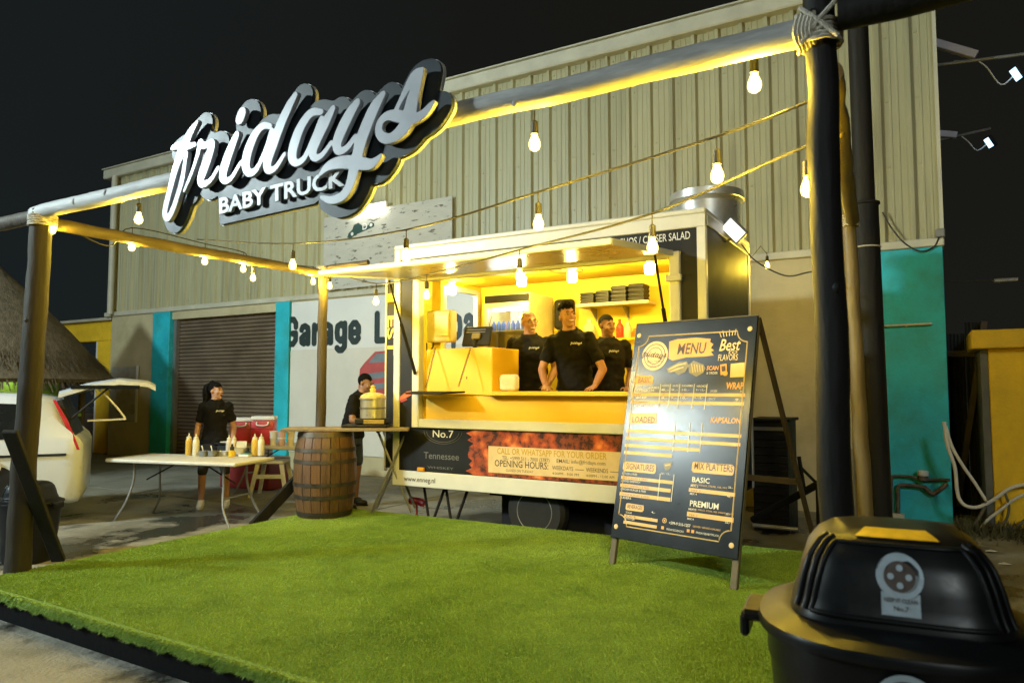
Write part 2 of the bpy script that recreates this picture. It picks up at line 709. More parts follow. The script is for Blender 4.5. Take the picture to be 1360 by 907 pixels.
M_red = mat('red_plastic', (0.44, 0.022, 0.025), rough=0.4, var=0.1)
M_thatch = mat('thatch', (0.115, 0.092, 0.055), rough=0.95, var=0.45, scale=14, bump=0.8, bscale=50, stretch=(1, 1, 0.3))
M_cable = mat('cable', (0.03, 0.028, 0.022), rough=0.6, var=0.2)
M_wood_dark = mat('dark_wood', (0.05, 0.035, 0.022), rough=0.6, var=0.35, scale=6, bump=0.3, bscale=30, stretch=(0.3, 1, 1))

# ------------------------------------------------------------------ ground
b = B()
N = 24
xs = [-60, -45, -30, -20, -15, -12, -10, -8, -6, -4, -2, 0, 2, 4, 7, 12, 25, 40, 60]
ys = [-30, -16, -8, -3, -1, 0, 1, 2, 3, 4, 5, 6, 7, 8, 9, 10, 14, 20, 40, 60, 90]
vs = [(x, y, 0.0) for y in ys for x in xs]
nx = len(xs)
b.raw(vs, [(j * nx + i, j * nx + i + 1, (j + 1) * nx + i + 1, (j + 1) * nx + i) for j in range(len(ys) - 1) for i in range(nx - 1)])
ground = struct('ground', b, M_ground)
# damp stain that hugs the deck: darker and smoother where water lies (a mark on the concrete itself)
nt = M_ground.node_tree
pb = nt.nodes['Principled BSDF']
tc = nt.nodes.new('ShaderNodeTexCoord')
n = nt.nodes.new('ShaderNodeTexNoise')
n.inputs['Scale'].default_value = 1.15
n.inputs['Detail'].default_value = 7
n.inputs['Roughness'].default_value = 0.6
nt.links.new(tc.outputs['Object'], n.inputs['Vector'])
r1 = nt.nodes.new('ShaderNodeMapRange')
r1.inputs['From Min'].default_value = 0.50
r1.inputs['From Max'].default_value = 0.58
nt.links.new(n.outputs['Fac'], r1.inputs['Value'])
old = pb.inputs['Base Color'].links[0].from_socket
mx = nt.nodes.new('ShaderNodeMix'); mx.data_type = 'RGBA'
mx.inputs[7].default_value = (0.035, 0.033, 0.026, 1)
nt.links.new(r1.outputs[0], mx.inputs[0]); nt.links.new(old, mx.inputs[6])
nt.links.new(mx.outputs[2], pb.inputs['Base Color'])
oldr = pb.inputs['Roughness'].links[0].from_socket
mr_ = nt.nodes.new('ShaderNodeMix')
mr_.inputs[3].default_value = 0.22
nt.links.new(r1.outputs[0], mr_.inputs[0]); nt.links.new(oldr, mr_.inputs[2])
nt.links.new(mr_.outputs[0], pb.inputs['Roughness'])

# raised concrete apron in front of the warehouse (the lighter slab behind the tables) and its low step
M_slab = mat('concrete_slab', (0.23, 0.225, 0.185), rough=0.7, var=0.22, scale=2.0, bump=0.4, bscale=40, col2=(0.12, 0.115, 0.09), mixscale=0.9)
b = B()
b.bx(-17.5, -6.2, 6.6, 9.9, -0.02, 0.006)
struct('pavement_slab', b, M_slab)
b = B()
b.prism([(0.35, 2.6, 0.0), (0.85, 2.4, 0.0), (1.35, 9.5, 0.0), (1.15, 9.6, 0.0)], (0, 0, 0.08))
struct('kerb', b, M_slab)

# ------------------------------------------------------------------ turf deck
DZ = 0.20
M_deck = mat('deck_board', (0.004, 0.004, 0.004), rough=0.9, spec=0.1, var=0.3, scale=7, bump=0.2, bscale=30)
M_turf = mat('turf_backing', (0.17, 0.26, 0.034), rough=0.95, var=0.25, scale=30, bump=0.6, bscale=160)
DECK = [(-5.93, 2.56), (0.18, 2.50), (0.18, 6.62), (-1.5, 6.50), (-1.62, 6.34), (-5.93, 6.22)]


def deck_y(x):
    return 2.56 + (x + 5.93) / 6.11 * -0.06, (6.22 + (x + 5.93) / 4.31 * 0.12 if x < -1.62 else 6.5)


deck = T('turf_deck', None, None, (-2.9, 4.4, 0), 0, world=True, kind='structure')
b = B()
b.prism([(x, y, 0.0) for x, y in DECK], (0, 0, DZ - 0.03))
part('deck_board', b, M_deck, deck, 0)
b = B()
b.prism([(x, y, DZ - 0.028) for x, y in [(x + (0.0), y) for x, y in DECK]], (0, 0, 0.026))
part('turf_backing', b, M_turf, deck, 0)
b = B()
b.prism([(-5.93, 2.559, DZ - 0.06), (-5.93, 2.545, DZ - 0.058), (-5.93, 2.545, DZ - 0.012), (-5.93, 2.559, DZ - 0.002)], (6.11, -0.06, 0))
part('turf_lip', b, M_turf, deck, 0)
# blades, one sheet of pile that nobody could count
NB = 640000
px = rng.uniform(-5.95, 0.2, NB * 2)
py = rng.uniform(2.5, 6.6, NB * 2)
yl = 2.56 + (px + 5.93) / 6.11 * -0.06
yh = np.where(px < -1.62, 6.22 + (px + 5.93) / 4.31 * 0.12, 6.5)
# keep more blades where they show larger
dist = np.hypot(px, py)
keep = (py > yl) & (py < yh) & (rng.uniform(0, 1, NB * 2) < np.clip(3.4 / dist, 0, 1) ** 1.2)
px, py = px[keep], py[keep]
# an extra fringe hanging over the front edge
ex = rng.uniform(-5.93, 0.15, 60000)
ey = 2.56 + (ex + 5.93) / 6.11 * -0.06 - 0.016 + rng.normal(0, 0.006, ex.size)
px = np.concatenate([px, ex]); py = np.concatenate([py, ey])
nB = px.size
fr = np.zeros(nB); fr[-ex.size:] = 1
ang = rng.uniform(0, 2 * math.pi, nB)
# pile leans in large patches, as trodden turf does
lean_a = 2.2 * np.sin(px * 1.3 + 0.7 * np.sin(py * 1.9)) + 1.7 * np.cos(py * 1.1 + px * 0.5)
h = rng.uniform(0.004, 0.010, nB)
w = rng.uniform(0.0012, 0.0022, nB) * np.clip(np.hypot(px, py) / 3.4, 1, 1.8)
ln = rng.uniform(0.001, 0.006, nB)
tx = px + np.cos(lean_a + rng.normal(0, 0.9, nB)) * ln
ty = py + np.sin(lean_a + rng.normal(0, 0.9, nB)) * ln * (1 - fr) - fr * rng.uniform(0.004, 0.022, nB)
bz0 = np.where(fr > 0, DZ - rng.uniform(0.004, 0.066 + 0.012 * np.sin(px * 31) * np.sin(px * 7.3), nB), DZ - 0.004)
tz = np.where(fr > 0, bz0 + rng.uniform(-0.018, 0.008, nB), DZ + h)
V = np.empty((nB * 3, 3))
V[0::3] = np.stack([px - np.cos(ang) * w, py - np.sin(ang) * w, bz0], 1)
V[1::3] = np.stack([px + np.cos(ang) * w, py + np.sin(ang) * w, bz0], 1)
V[2::3] = np.stack([tx, ty, tz], 1)
V -= np.array([-2.9, 4.4, 0])
me = bpy.data.meshes.new('turf_pile')
me.vertices.add(nB * 3); me.vertices.foreach_set('co', V.ravel())
me.loops.add(nB * 3); me.loops.foreach_set('vertex_index', np.arange(nB * 3))
me.polygons.add(nB); me.polygons.foreach_set('loop_start', np.arange(nB) * 3)
me.update()
M_blade = mat('turf_blade', (0.280, 0.415, 0.056), rough=0.6, var=0.40, scale=70, col2=(0.165, 0.275, 0.034), mixscale=2.2, lo=0.42, hi=0.66, spec=0.3)
part('turf_pile', me, M_blade, deck, kind='stuff')

# ------------------------------------------------------------------ warehouse
BY = 9.9          # outer face of the masonry
BX0, BX1 = -16.75, 0.20
SZ0, SZ1 = 3.36, 6.62
wh = T('warehouse', 'long warehouse with cream ribbed metal siding above a plastered ground floor', 'warehouse', ((BX0 + BX1) / 2, BY, 0), world=True)
b = B()
b.bx(BX0, -14.45, BY, BY + 0.3, 0, 3.26)
b.bx(-11.1, BX1, BY, BY + 0.3, 0, 3.26)
b.bx(-14.45, -11.1, BY, BY + 0.3, 3.08, 3.26)
b.bx(BX1 - 0.3, BX1, BY + 0.3, BY + 16, 0, 3.26)
b.bx(BX0, BX0 + 0.3, BY + 0.3, BY + 16, 0, 3.26)
wall = part('wall', b, M_wall, wh)
# ledge that carries the siding
b = B()
b.bx(BX0 - 0.25, BX1 + 0.03, BY - 0.05, BY + 0.32, 3.26, 3.36, 0.01)
part('ledge', b, M_trim, wh)
# ribbed sheets, each one its own piece
SW = 1.02
n_sheet = int(round((BX1 - BX0) / SW))
SW = (BX1 - BX0) / n_sheet
prof = []
for k in range(3):
    o = k * SW / 3
    prof += [(o, 0), (o + 0.028, -0.046), (o + 0.072, -0.046), (o + 0.10, 0), (o + 0.165, 0), (o + 0.172, -0.007), (o + 0.186, -0.007),
             (o + 0.193, 0), (o + 0.245, 0), (o + 0.252, -0.007), (o + 0.266, -0.007), (o + 0.273, 0)]
prof.append((SW, 0))
b = B()
vs = []
for x, y in prof:
    vs += [(x, y, 0), (x, y, SZ1 - SZ0)]
fs = [(2 * i, 2 * i + 2, 2 * i + 3, 2 * i + 1) for i in range(len(prof) - 1)]
b.raw(vs, fs)
for zz in (0.12, 0.95, 1.78, 2.6, 3.15):                        # fixing screws
    for k in range(3):
        b.box((k * SW / 3 + 0.14, -0.006, zz), (0.022, 0.014, 0.022))
sheet_me = mesh_of(b, 'metal_sheet', None)
sheet_me.materials.append(M_siding)
for i in range(n_sheet):
    o = bpy.data.objects.new('metal_sheet', sheet_me)
    C.objects.link(o)
    o.parent = wh.o
    o.location = (BX0 + i * SW - wh.off.x, BY + 0.02 + random.uniform(0, 0.006) - wh.off.y, SZ0)
# backing behind the sheets, return wall, roof
b = B()
b.bx(BX0 + 0.01, BX1 - 0.01, BY + 0.04, BY + 0.2, SZ0, SZ1)
b.bx(BX1 - 0.16, BX1 - 0.012, BY + 0.2, BY + 16, SZ0, SZ1)
b.bx(BX0 + 0.012, BX0 + 0.16, BY + 0.2, BY + 16, SZ0, SZ1)
part('inner_wall', b, M_siding, wh)
for xa_, xb_ in ((BX1 - 0.01, BX1 + 0.03), (BX0 - 0.03, BX0 + 0.012)):
    b = B()
    b.bx(xa_, xb_, BY - 0.03, BY + 0.10, SZ0 + 0.002, SZ1 - 0.022)
    part('corner_flashing', b, M_trim, wh)
b = B()
b.bx(BX0 - 0.35, BX1 + 0.1, BY - 0.14, BY + 0.08, SZ1 - 0.02, SZ1 + 0.20, 0.02)
b.bx(BX0 - 0.36, BX1 + 0.11, BY - 0.17, BY + 0.1, SZ1 + 0.202, SZ1 + 0.225)
part('gutter', b, M_trim, wh)
b = B()
b.prism([(BX0 - 0.2, BY + 0.1, SZ1 + 0.12), (BX0 - 0.2, BY + 16, SZ1 + 1.4), (BX0 - 0.2, BY + 16, SZ1 + 1.34), (BX0 - 0.2, BY + 0.1, SZ1 + 0.06)], (BX1 - BX0 + 0.3, 0, 0))
part('roof', b, M_siding, wh)
# downpipe on the left corner
b = B()
b.cyl((BX0 + 0.12, BY - 0.12, 3.3), (BX0 + 0.12, BY - 0.12, SZ1), 0.07, n=14)
part('downpipe', b, M_trim, wh)
# teal pilasters
for x0, x1 in ((-15.05, -14.45), (-11.1, -10.72), (-0.66, 0.21)):
    b = B()
    b.bx(x0, x1, BY - 0.07 if x1 < 0 else BY - 0.025, BY + (0.1 if x1 < 0 else 0.33), 0, 3.255, 0.006)
    part('pilaster', b, M_teal, wh)
# roller shutter
M_shutter = mat('shutter_metal', (0.20, 0.150, 0.10), rough=0.5, metal=0.3, var=0.2, scale=2, bump=0.05)
b = B()
z = 0.02
while z < 3.06:
    b.prism([(-14.44, BY + 0.16, z), (-14.44, BY + 0.125, z + 0.018), (-14.44, BY + 0.125, z + 0.062), (-14.44, BY + 0.16, z + 0.078)], (3.33, 0, 0))
    z += 0.08
b.bx(-14.44, -11.11, BY + 0.165, BY + 0.2, 0.0, 3.08)
part('roller_shutter', b, M_shutter, wh, 0, kind='stuff')
for xa_, xb_ in ((-14.44, -14.34), (-11.21, -11.11)):
    b = B()
    b.bx(xa_, xb_, BY + 0.03, BY + 0.12, 0, 3.079)
    part('shutter_guide', b, M_grey_metal, wh)

# heavy condensed signwriting, drawn as broad strokes
GLYPH = {'G': (0.58, [[(.47, .66), (.47, .78), (.37, .91), (.21, .91), (.10, .78), (.10, .22), (.21, .09), (.36, .09), (.47, .22), (.47, .44), (.33, .44)]]),
         'a': (0.50, [[(.10, .55), (.14, .64), (.25, .67), (.37, .60), (.39, .45), (.39, .09)], [(.39, .42), (.22, .37), (.10, .27), (.11, .14), (.21, .09), (.37, .20)]]),
         'r': (0.36, [[(.10, .09), (.10, .67)], [(.10, .46), (.18, .60), (.31, .66)]]),
         'g': (0.51, [[(.40, .56), (.26, .67), (.13, .60), (.10, .40), (.13, .22), (.25, .13), (.40, .24)], [(.41, .67), (.41, -.06), (.31, -.17), (.19, -.17), (.11, -.10)]]),
         'e': (0.50, [[(.12, .37), (.40, .37), (.40, .54), (.30, .67), (.20, .67), (.10, .55), (.10, .22), (.20, .09), (.31, .09), (.40, .19)]]),
         'L': (0.42, [[(.10, .91), (.10, .09), (.36, .09)]]),
         'p': (0.51, [[(.10, .67), (.10, -.17)], [(.10, .54), (.24, .67), (.37, .60), (.40, .38), (.37, .18), (.24, .09), (.10, .22)]])}


def block_b(s, width, cap, r=0.104):
    em = sum(GLYPH[c][0] for c in s) + 0.045 * (len(s) - 1)
    kx = width / em
    bb = B()
    x = 0.0
    for c in s:
        w_, sts = GLYPH[c]
        o = outline_b(sdf_outline([[(px_, pz_, r) for px_, pz_ in st] for st in sts], cell=0.012), 0.0)
        bb.raw([((p[0] + x) * kx, p[1], p[2] * cap) for p in o.v], o.f)
        x += w_ + 0.045
    return bb


# banner on the wall
bn = T('garage_banner', 'large white wall banner reading Garage behind the food trailer', 'banner', (-8.3, BY - 0.02, 1.2), world=True)
b = B()
b.bx(-10.70, -5.2, BY - 0.030, BY - 0.004, 0.35, 3.23, 0.004)
part('panel', b, M_banner, bn)
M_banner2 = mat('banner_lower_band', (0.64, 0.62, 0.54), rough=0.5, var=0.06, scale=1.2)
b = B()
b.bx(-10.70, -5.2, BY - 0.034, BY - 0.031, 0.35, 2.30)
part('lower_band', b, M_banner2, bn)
p0, p1 = at(380, 458, Y=BY), at(481, 452, Y=BY)
LB = at(380, 461, Y=BY).z
HT = at(380, 422, Y=BY).z - LB
for s, xa, xb in (('Garage', 380.5, 481), ('L', 499, 513), ('pa', 601, 632)):
    A, Z = at(xa, 450, Y=BY), at(xb, 450, Y=BY)
    b = block_b(s, Z.x - A.x, HT)
    lay(b, (A.x, BY - 0.036, LB), (1, 0, 0))
    part('lettering', b, M_print_dark, bn, 0)
# red pickup printed on the banner
M_pr_red = mat('print_red', (0.42, 0.075, 0.07), rough=0.5, var=0.2, scale=4)
M_pr_grey = mat('print_grey', (0.16, 0.20, 0.23), rough=0.5, var=0.2, scale=4)


def flat_px(pts, Y, d=0.001):
    b = B()
    P = [at(x, y, Y=Y) for x, y in pts]
    b.prism(P, (0, -d, 0))
    return b


part('car_print', flat_px([(476, 515), (478, 490), (484, 482), (498, 467), (522, 465), (545, 470), (545, 520), (500, 524)], BY - 0.036), M_pr_red, bn, 0)
part('car_print', flat_px([(489, 482), (500, 470), (524, 468), (524, 480)], BY - 0.0385), M_pr_grey, bn, 0)
part('car_print', flat_px([(482, 497), (522, 492), (522, 500), (482, 505)], BY - 0.0385), M_pr_grey, bn, 0)
part('car_print', flat_px([(480, 512), (522, 507), (522, 514), (482, 519)], BY - 0.0385), M_pr_grey, bn, 0)

# weathered plywood above the banner
M_ply = mat('flaking_plywood', (0.50, 0.49, 0.42), rough=0.75, var=0.08, scale=3, bump=0.35, bscale=18, col2=(0.10, 0.095, 0.07), mixscale=4.5,
            lo=0.585, hi=0.63, stretch=(1.0, 1, 3.2))
pw = T('plywood_sign', 'weathered white plywood boards with a small car emblem under the tube lamp', 'sign board', (-7.6, BY - 0.03, 3.4), world=True)
za, zb = 3.40, at(600, 262, Y=BY).z
xa, xm, xc = at(433, 300, Y=BY).x, at(449, 300, Y=BY).x, at(603, 300, Y=BY).x
b = B(); b.bx(xa, xm - 0.006, BY - 0.055, BY - 0.036, za, zb - 0.02, 0.003); part('plywood_sheet', b, M_ply, pw)
b = B(); b.bx(xm, xc, BY - 0.06, BY - 0.036, za + 0.005, zb, 0.003); part('plywood_sheet', b, M_ply, pw)
M_emb = mat('emblem_green', (0.02, 0.06, 0.045), rough=0.5, var=0.1)
YY = BY - 0.061
part('emblem', flat_px([(461, 316), (463, 310), (468, 305), (470, 299), (476, 296), (480, 299), (484, 301), (497, 296), (497, 301), (484, 307), (472, 312), (466, 317)], YY), M_emb, pw, 0)
for cx, cy, rr in ((468, 311, 0.055), (493, 299, 0.055)):
    c = at(cx, cy, Y=YY)
    b = B(); b.lathe([(rr, -0.001), (rr, 0.001)], n=16); b.xf(Matrix.Translation((c.x, YY - 0.003, c.z)) @ Euler((R(90), 0, 0)).to_matrix().to_4x4())
    part('emblem', b, M_emb, pw, 0)
    b = B(); b.lathe([(rr * .6, -0.001), (rr * .6, 0.001)], n=16); b.xf(Matrix.Translation((c.x, YY - 0.006, c.z)) @ Euler((R(90), 0, 0)).to_matrix().to_4x4())
    part('emblem', b, M_white, pw, 0)
c = at(481, 304, Y=YY)
part('lettering', lay(text_b('D', 0.17, 0, 0.02), (c.x, YY - 0.004, c.z - 0.02), (1, 0, 0)), M_white, pw, 0)

# tube lamp over the plywood
tl = T('tube_lamp', 'lit white tube lamp mounted above the plywood sign', 'lamp', at(485, 281, Y=BY - 0.15), world=True)
A, Z = at(462, 282, Y=BY - 0.16), at(510, 276, Y=BY - 0.16)
A.z = Z.z = (A.z + Z.z) / 2 + 0.02
b = B(); b.bx(A.x - 0.02, Z.x + 0.02, BY - 0.13, BY - 0.062, A.z + 0.02, A.z + 0.10, 0.01); part('housing', b, M_white, tl)
b = B(); b.bx(A.x, Z.x, BY - 0.20, BY - 0.131, A.z - 0.055, A.z + 0.055, 0.02); part('diffuser', b, glow('tube_glow', (1.0, 0.98, 0.85), TUBE_E), tl)

# poster on the wall at far left
po = T('wall_poster', 'pale framed poster with faded beige artwork on the wall left of the shutter', 'poster', at(166, 560, Y=BY - 0.03), world=True)
a0, a1 = at(149, 522, Y=BY), at(183, 522, Y=BY)
z0, z1 = at(166, 559, Y=BY).z, at(166, 487, Y=BY).z
b = B(); b.bx(a0.x, a1.x, BY - 0.035, BY - 0.004, z0, z1, 0.006); part('panel', b, mat('poster_paper', (0.42, 0.42, 0.37), rough=0.5, col2=(0.36, 0.33, 0.26), mixscale=2.0), po)
for (cx, cy, rx, rz_, m_) in ((165, 533, 0.33, 0.35, (0.38, 0.34, 0.22)), (172, 520, 0.16, 0.22, (0.40, 0.36, 0.24)), (160, 541, 0.18, 0.16, (0.30, 0.12, 0.08)), (176, 543, 0.14, 0.13, (0.34, 0.30, 0.2))):
    c = at(cx, cy, Y=BY - 0.037)
    b = B(); b.lathe([(1, -0.0008), (1, 0.0008)], n=20); b.xf(Matrix.Translation((c.x, BY - 0.037 - 0.001 * rx * 10, c.z)) @ Euler((R(90), 0, 0)).to_matrix().to_4x4() @ Matrix.Diagonal((rx, rz_, 1, 1)))
    part('artwork', b, mat('poster_ink_%d%d' % (cx, cy), m_, rough=0.6, var=0.3, scale=6), po, 0)
b = B(); b.bx(a1.x - 0.02, a1.x + 0.06, BY - 0.045, BY - 0.036, z0 - 0.02, z1 + 0.02); part('frame_edge', b, M_white, po)
# ------------------------------------------------------------------ pergola of poles
PX0, PX1, PY0, PY1, PZ = -5.86, -0.31, 2.88, 5.86, 2.91
pg = T('pergola', 'pole pergola of dark posts and pale beams tied with rope', 'pergola', (PX0, PY0, DZ), world=True)


def pole_pts(a, b_, n=14, wob=0.012, r0=0.06, r1=0.055, knots=True):
    a, b_ = Vector(a), Vector(b_)
    pts, rs = [], []
    for i in range(n + 1):
        t = i / n
        p = a.lerp(b_, t) + Vector((random.uniform(-wob, wob), random.uniform(-wob, wob), random.uniform(-wob, wob) * 0.6))
        pts.append(p)
        rs.append((r0 + (r1 - r0) * t) * random.uniform(0.97, 1.035))
    return pts, rs


def pole(name, a, b_, r0, r1, m, thing, n=14, wob=0.005, knots=1):
    bb = B()
    pts, rs = pole_pts(a, b_, n, wob, r0, r1)
    fine = spline([(*p, r) for p, r in zip(pts, rs)], 3)
    bb.tube([q[:3] for q in fine], [q[3] for q in fine], 16, jit=0.02)
    for k in range(knots):
        q = fine[random.randrange(4, len(fine) - 4)]
        a_ = random.uniform(0, 6.28)
        x, y = frame_of(Vector(b_) - Vector(a))
        d = x * math.cos(a_) + y * math.sin(a_)
        bb.ell(Vector(q[:3]) + d * q[3] * 0.86, (0.018, 0.018, 0.024), 8, 6)
    return part(name, bb, m, thing, 60)


pole('post', (PX0 - 0.12, PY0, DZ - 0.02), (PX0 + 0.02, PY0, 2.93), 0.088, 0.074, mat('left_post_wood', (0.034, 0.028, 0.018), rough=0.65, spec=0.25, var=0.35, scale=5, bump=0.4, bscale=24, stretch=(1, 1, 0.2)), pg)
pole('post', (PX1 + 0.01, PY0, 0.19), (PX1, PY0, 3.12), 0.060, 0.056, M_pole_dark, pg)
pole('post', (PX0, PY1, DZ - 0.02), (PX0, PY1, 2.90), 0.060, 0.050, M_wood, pg)
pole('post', (PX1 - 0.10, PY1 - 0.05, DZ - 0.02), (PX1 - 0.16, PY1 - 0.05, 2.95), 0.055, 0.048, M_bamboo, pg)
pole('beam', (PX0 - 0.05, PY0 - 0.02, PZ), (PX1 + 0.02, PY0 - 0.02, PZ + 0.015), 0.055, 0.055, M_beam, pg, 24, 0.007, 4)
pole('beam', (PX1 + 0.07, PY0 - 0.05, PZ + 0.04), (2.6, PY0 - 0.05, PZ + 0.06), 0.062, 0.06, M_pole_dark, pg)
pole('beam', (-9.8, PY0 + 0.02, PZ + 0.03), (PX0 - 0.07, PY0 + 0.02, PZ - 0.01), 0.055, 0.055, M_wood, pg)
pole('beam', (PX0, PY0 + 0.04, PZ - 0.07), (PX0, PY1 + 0.12, PZ - 0.06), 0.050, 0.045, M_bamboo, pg, 16)
pole('beam', (PX1 + 0.02, PY0 + 0.07, PZ - 0.13), (PX1 - 0.14, PY1, PZ - 0.10), 0.050, 0.048, M_bamboo, pg, 16)
pole('beam', (PX0 - 0.15, PY1 + 0.0, PZ + 0.0), (PX0 + 0.65, PY1 + 0.02, PZ + 0.02), 0.030, 0.028, M_wood, pg, 8, 0.004, 0)
# lashings
for c, r in (((PX0 + 0.03, PY0, PZ - 0.10), 0.086), ((PX0, PY1, PZ - 0.05), 0.062), ((PX1, PY0 - 0.005, PZ - 0.04), 0.066), ((PX1 - 0.155, PY1 - 0.05, PZ - 0.14), 0.056)):
    bb = B()
    for k in range(5):
        pts = []
        for i in range(25):
            a_ = 2 * math.pi * i / 24
            pts.append((c[0] + math.cos(a_) * (r + 0.008), c[1] + math.sin(a_) * (r + 0.008), c[2] + k * 0.017 + random.uniform(-0.003, 0.003)))
        bb.tube(pts, 0.008, 6)
    part('rope', bb, M_rope, pg)
bb = B()
for k in range(5):                                             # turns round the pale beam by the right post
    x = PX1 - 0.075 + k * 0.014
    bb.tube([(x + 0.006 * math.sin(i), PY0 - 0.02 + math.cos(i * 2 * math.pi / 20) * 0.068, PZ + 0.012 + math.sin(i * 2 * math.pi / 20) * 0.068) for i in range(21)], 0.009, 6)
for sg in (-1, 1):                                              # crossing turns over the post
    bb.tube([(PX1 - 0.062 + 0.13 * t, PY0 - 0.088 + 0.03 * abs(t - .5), PZ + 0.02 + sg * (0.07 - 0.14 * t)) for t in np.linspace(0, 1, 8)], 0.009, 6)
part('rope', bb, M_rope, pg)
# braces at the foot of the left post and behind the barrel
bb = B()
bb.box((0, 0, 0), (0.085, 0.04, 1.08), 0.006, rot=Euler((0, R(-29), 0)).to_matrix().to_4x4())
A = at(13, 572, Y=2.60); Z = at(78, 744, Z=DZ)
bb.v = []; bb.f = []
d = (Z - A)
Mx = Matrix.Translation((A + Z) / 2) @ d.to_track_quat('Z', 'X').to_matrix().to_4x4()
bb.box((0, 0, 0), (0.04, 0.10, d.length), 0.006, rot=None).xf(Mx)
part('brace', bb, M_pole_dark, pg)
bb = B()
A = at(418, 612, Y=5.9); Z = at(336, 700, Z=0.1)
d = (Z - A)
Mx = Matrix.Translation((A + Z) / 2) @ d.to_track_quat('Z', 'Y').to_matrix().to_4x4()
bb.box((0, 0, 0), (0.05, 0.12, d.length), 0.006).xf(Mx)
part('brace', bb, M_pole_dark, pg)

# tall dark steel pole by the right corner of the pergola
tp = T('steel_pole', 'tall dark sleeved steel pole behind the right pergola post', 'pole', (0, 6.2, 0), world=True)
c0 = at(1156, 500, Y=6.2)
bb = B(); bb.cyl((c0.x + 0.03, 6.2, 0), (c0.x, 6.2, 3.02), 0.098, 0.096, n=20); part('sleeve', bb, M_pole_dark, tp)
bb = B(); bb.cyl((c0.x, 6.2, 2.9), (c0.x - 0.02, 6.2, 6.2), 0.076, n=20); part('shaft', bb, M_pole_dark, tp)
bb = B(); bb.lathe([(0.10, 0), (0.108, 0.005), (0.108, 0.02), (0.10, 0.025)], (c0.x, 6.2, 3.0), 20); part('collar', bb, M_black_metal, tp)
bb = B(); bb.lathe([(0.1, 0), (0.104, 0.004), (0.1, 0.012)], (c0.x + 0.003, 6.2, 2.66), 20); part('strap', bb, M_rope, tp)
bb = B(); bb.cyl((c0.x - 0.13, 6.13, 0), (c0.x - 0.15, 6.13, 1.1), 0.04, n=12); part('side_pipe', bb, M_grey_metal, tp)

# ------------------------------------------------------------------ sign
SY = 2.70
STROKES_PX = [
    # f
    [(262, 162, 2.5), (253, 176, 6), (246, 190.6, 7.6), (239.7, 205.6, 7.6), (233, 224, 6.2), (226.6, 248.8, 5.2), (221, 271, 5), (219, 284, 5),
     (223, 290, 4.6), (229.4, 279, 4.6), (236, 260, 4.2), (241.6, 241, 4), (245.3, 219, 3.6), (247.5, 204, 3.5)],
    [(228.4, 197.2, 2.6), (236.9, 193.4, 5), (248, 194.6, 5), (259.5, 192, 2.6)],
    # r
    [(244.5, 254, 2.0), (253.8, 232, 2.5), (262.5, 206, 3), (266, 190, 4.6), (270, 193.5, 4.5), (276, 192, 4.6), (282, 191, 5.6), (277.5, 207, 7.2), (270.5, 226, 7.8),
     (266.5, 239.4, 6.4), (270, 245, 4.6), (280, 239, 3.3), (290, 223, 2.8)],
    # i
    [(314.5, 179, 4.8), (306.5, 198, 7.2), (299, 219, 8), (296, 234, 6.8), (300, 240.5, 4.4), (308, 235.5, 3.3), (320, 216, 2.8)],
    [(321.5, 150, 7.6), (318.5, 158, 7.8)],
    # d
    [(359, 168, 3.6), (348.4, 168, 4.8), (337.3, 181.6, 6.8), (328.8, 203.6, 8.2), (326.6, 221.3, 7.2), (332, 230, 5.2), (341.7, 223.5, 4), (352.8, 199, 3.2), (361, 174, 4)],
    [(392.5, 126, 3.8), (383.6, 142, 6.6), (372.6, 166, 7.8), (362.7, 192.6, 8.2), (355.4, 214.7, 7.8), (356.5, 225.7, 5.6), (366, 223, 3.8), (378, 205, 3)],
    # a
    [(427, 149, 3.6), (413, 150.5, 5.6), (399.8, 168.4, 7.2), (391.3, 190.4, 8.2), (388.2, 208, 7.6), (393.5, 216.6, 4.8), (404.3, 210, 4), (415.3, 186, 3.2), (427, 158, 4)],
    [(442.5, 144, 3.8), (433, 161.7, 7.2), (421.9, 183.8, 7.8), (415.5, 201.4, 7.2), (419, 210, 4.8), (428.5, 205.5, 3.6), (440, 190, 3)],
    # y
    [(474.5, 136.5, 5), (465, 150.7, 7.8), (453.9, 172.8, 8.8), (447.6, 190.4, 7.8), (450, 201, 5.2), (460.5, 197, 4.2), (472, 182, 3.6)],
    [(509, 125, 4), (498, 142, 8.2), (488, 164, 9.2), (479.2, 188, 9.6), (474.8, 206, 8.8), (469.3, 228, 8), (464.9, 245, 7), (455, 260.5, 6), (439.5, 266, 5), (427, 262, 2.6)],
    [(424, 233.6, 1.6), (435, 221.5, 5.6), (450.6, 216, 8), (472.6, 216, 8.8), (490.3, 218.5, 7), (499, 214, 4.6), (506, 206.5, 2)],
    # s
    [(526.5, 146, 3), (534.5, 129.5, 3.6), (546, 108, 6), (552.7, 98.5, 6), (561, 92.5, 2.6)],
    [(561, 93, 2.6), (553.5, 113, 7), (547.8, 133, 9.3), (544.5, 149.3, 10.5), (539.5, 164, 10), (531, 175.8, 8.6), (519.7, 183.6, 6.4), (509.8, 183.4, 6.6), (503.3, 175.8, 5.8),
     (505, 163, 5.2), (514.7, 154, 5.8), (528, 154.3, 7.6), (544.5, 157.6, 7.6), (551, 157.6, 6.4), (562.6, 151, 5.2), (570, 142.7, 4.2), (576, 135.5, 2)],
]


def sign_pt(x, y, r=0.0, Y=SY):
    p = at(x, y, Y=Y)
    k = (p - CAM).dot(FW) / FPX
    return (p.x, p.z, r * k)


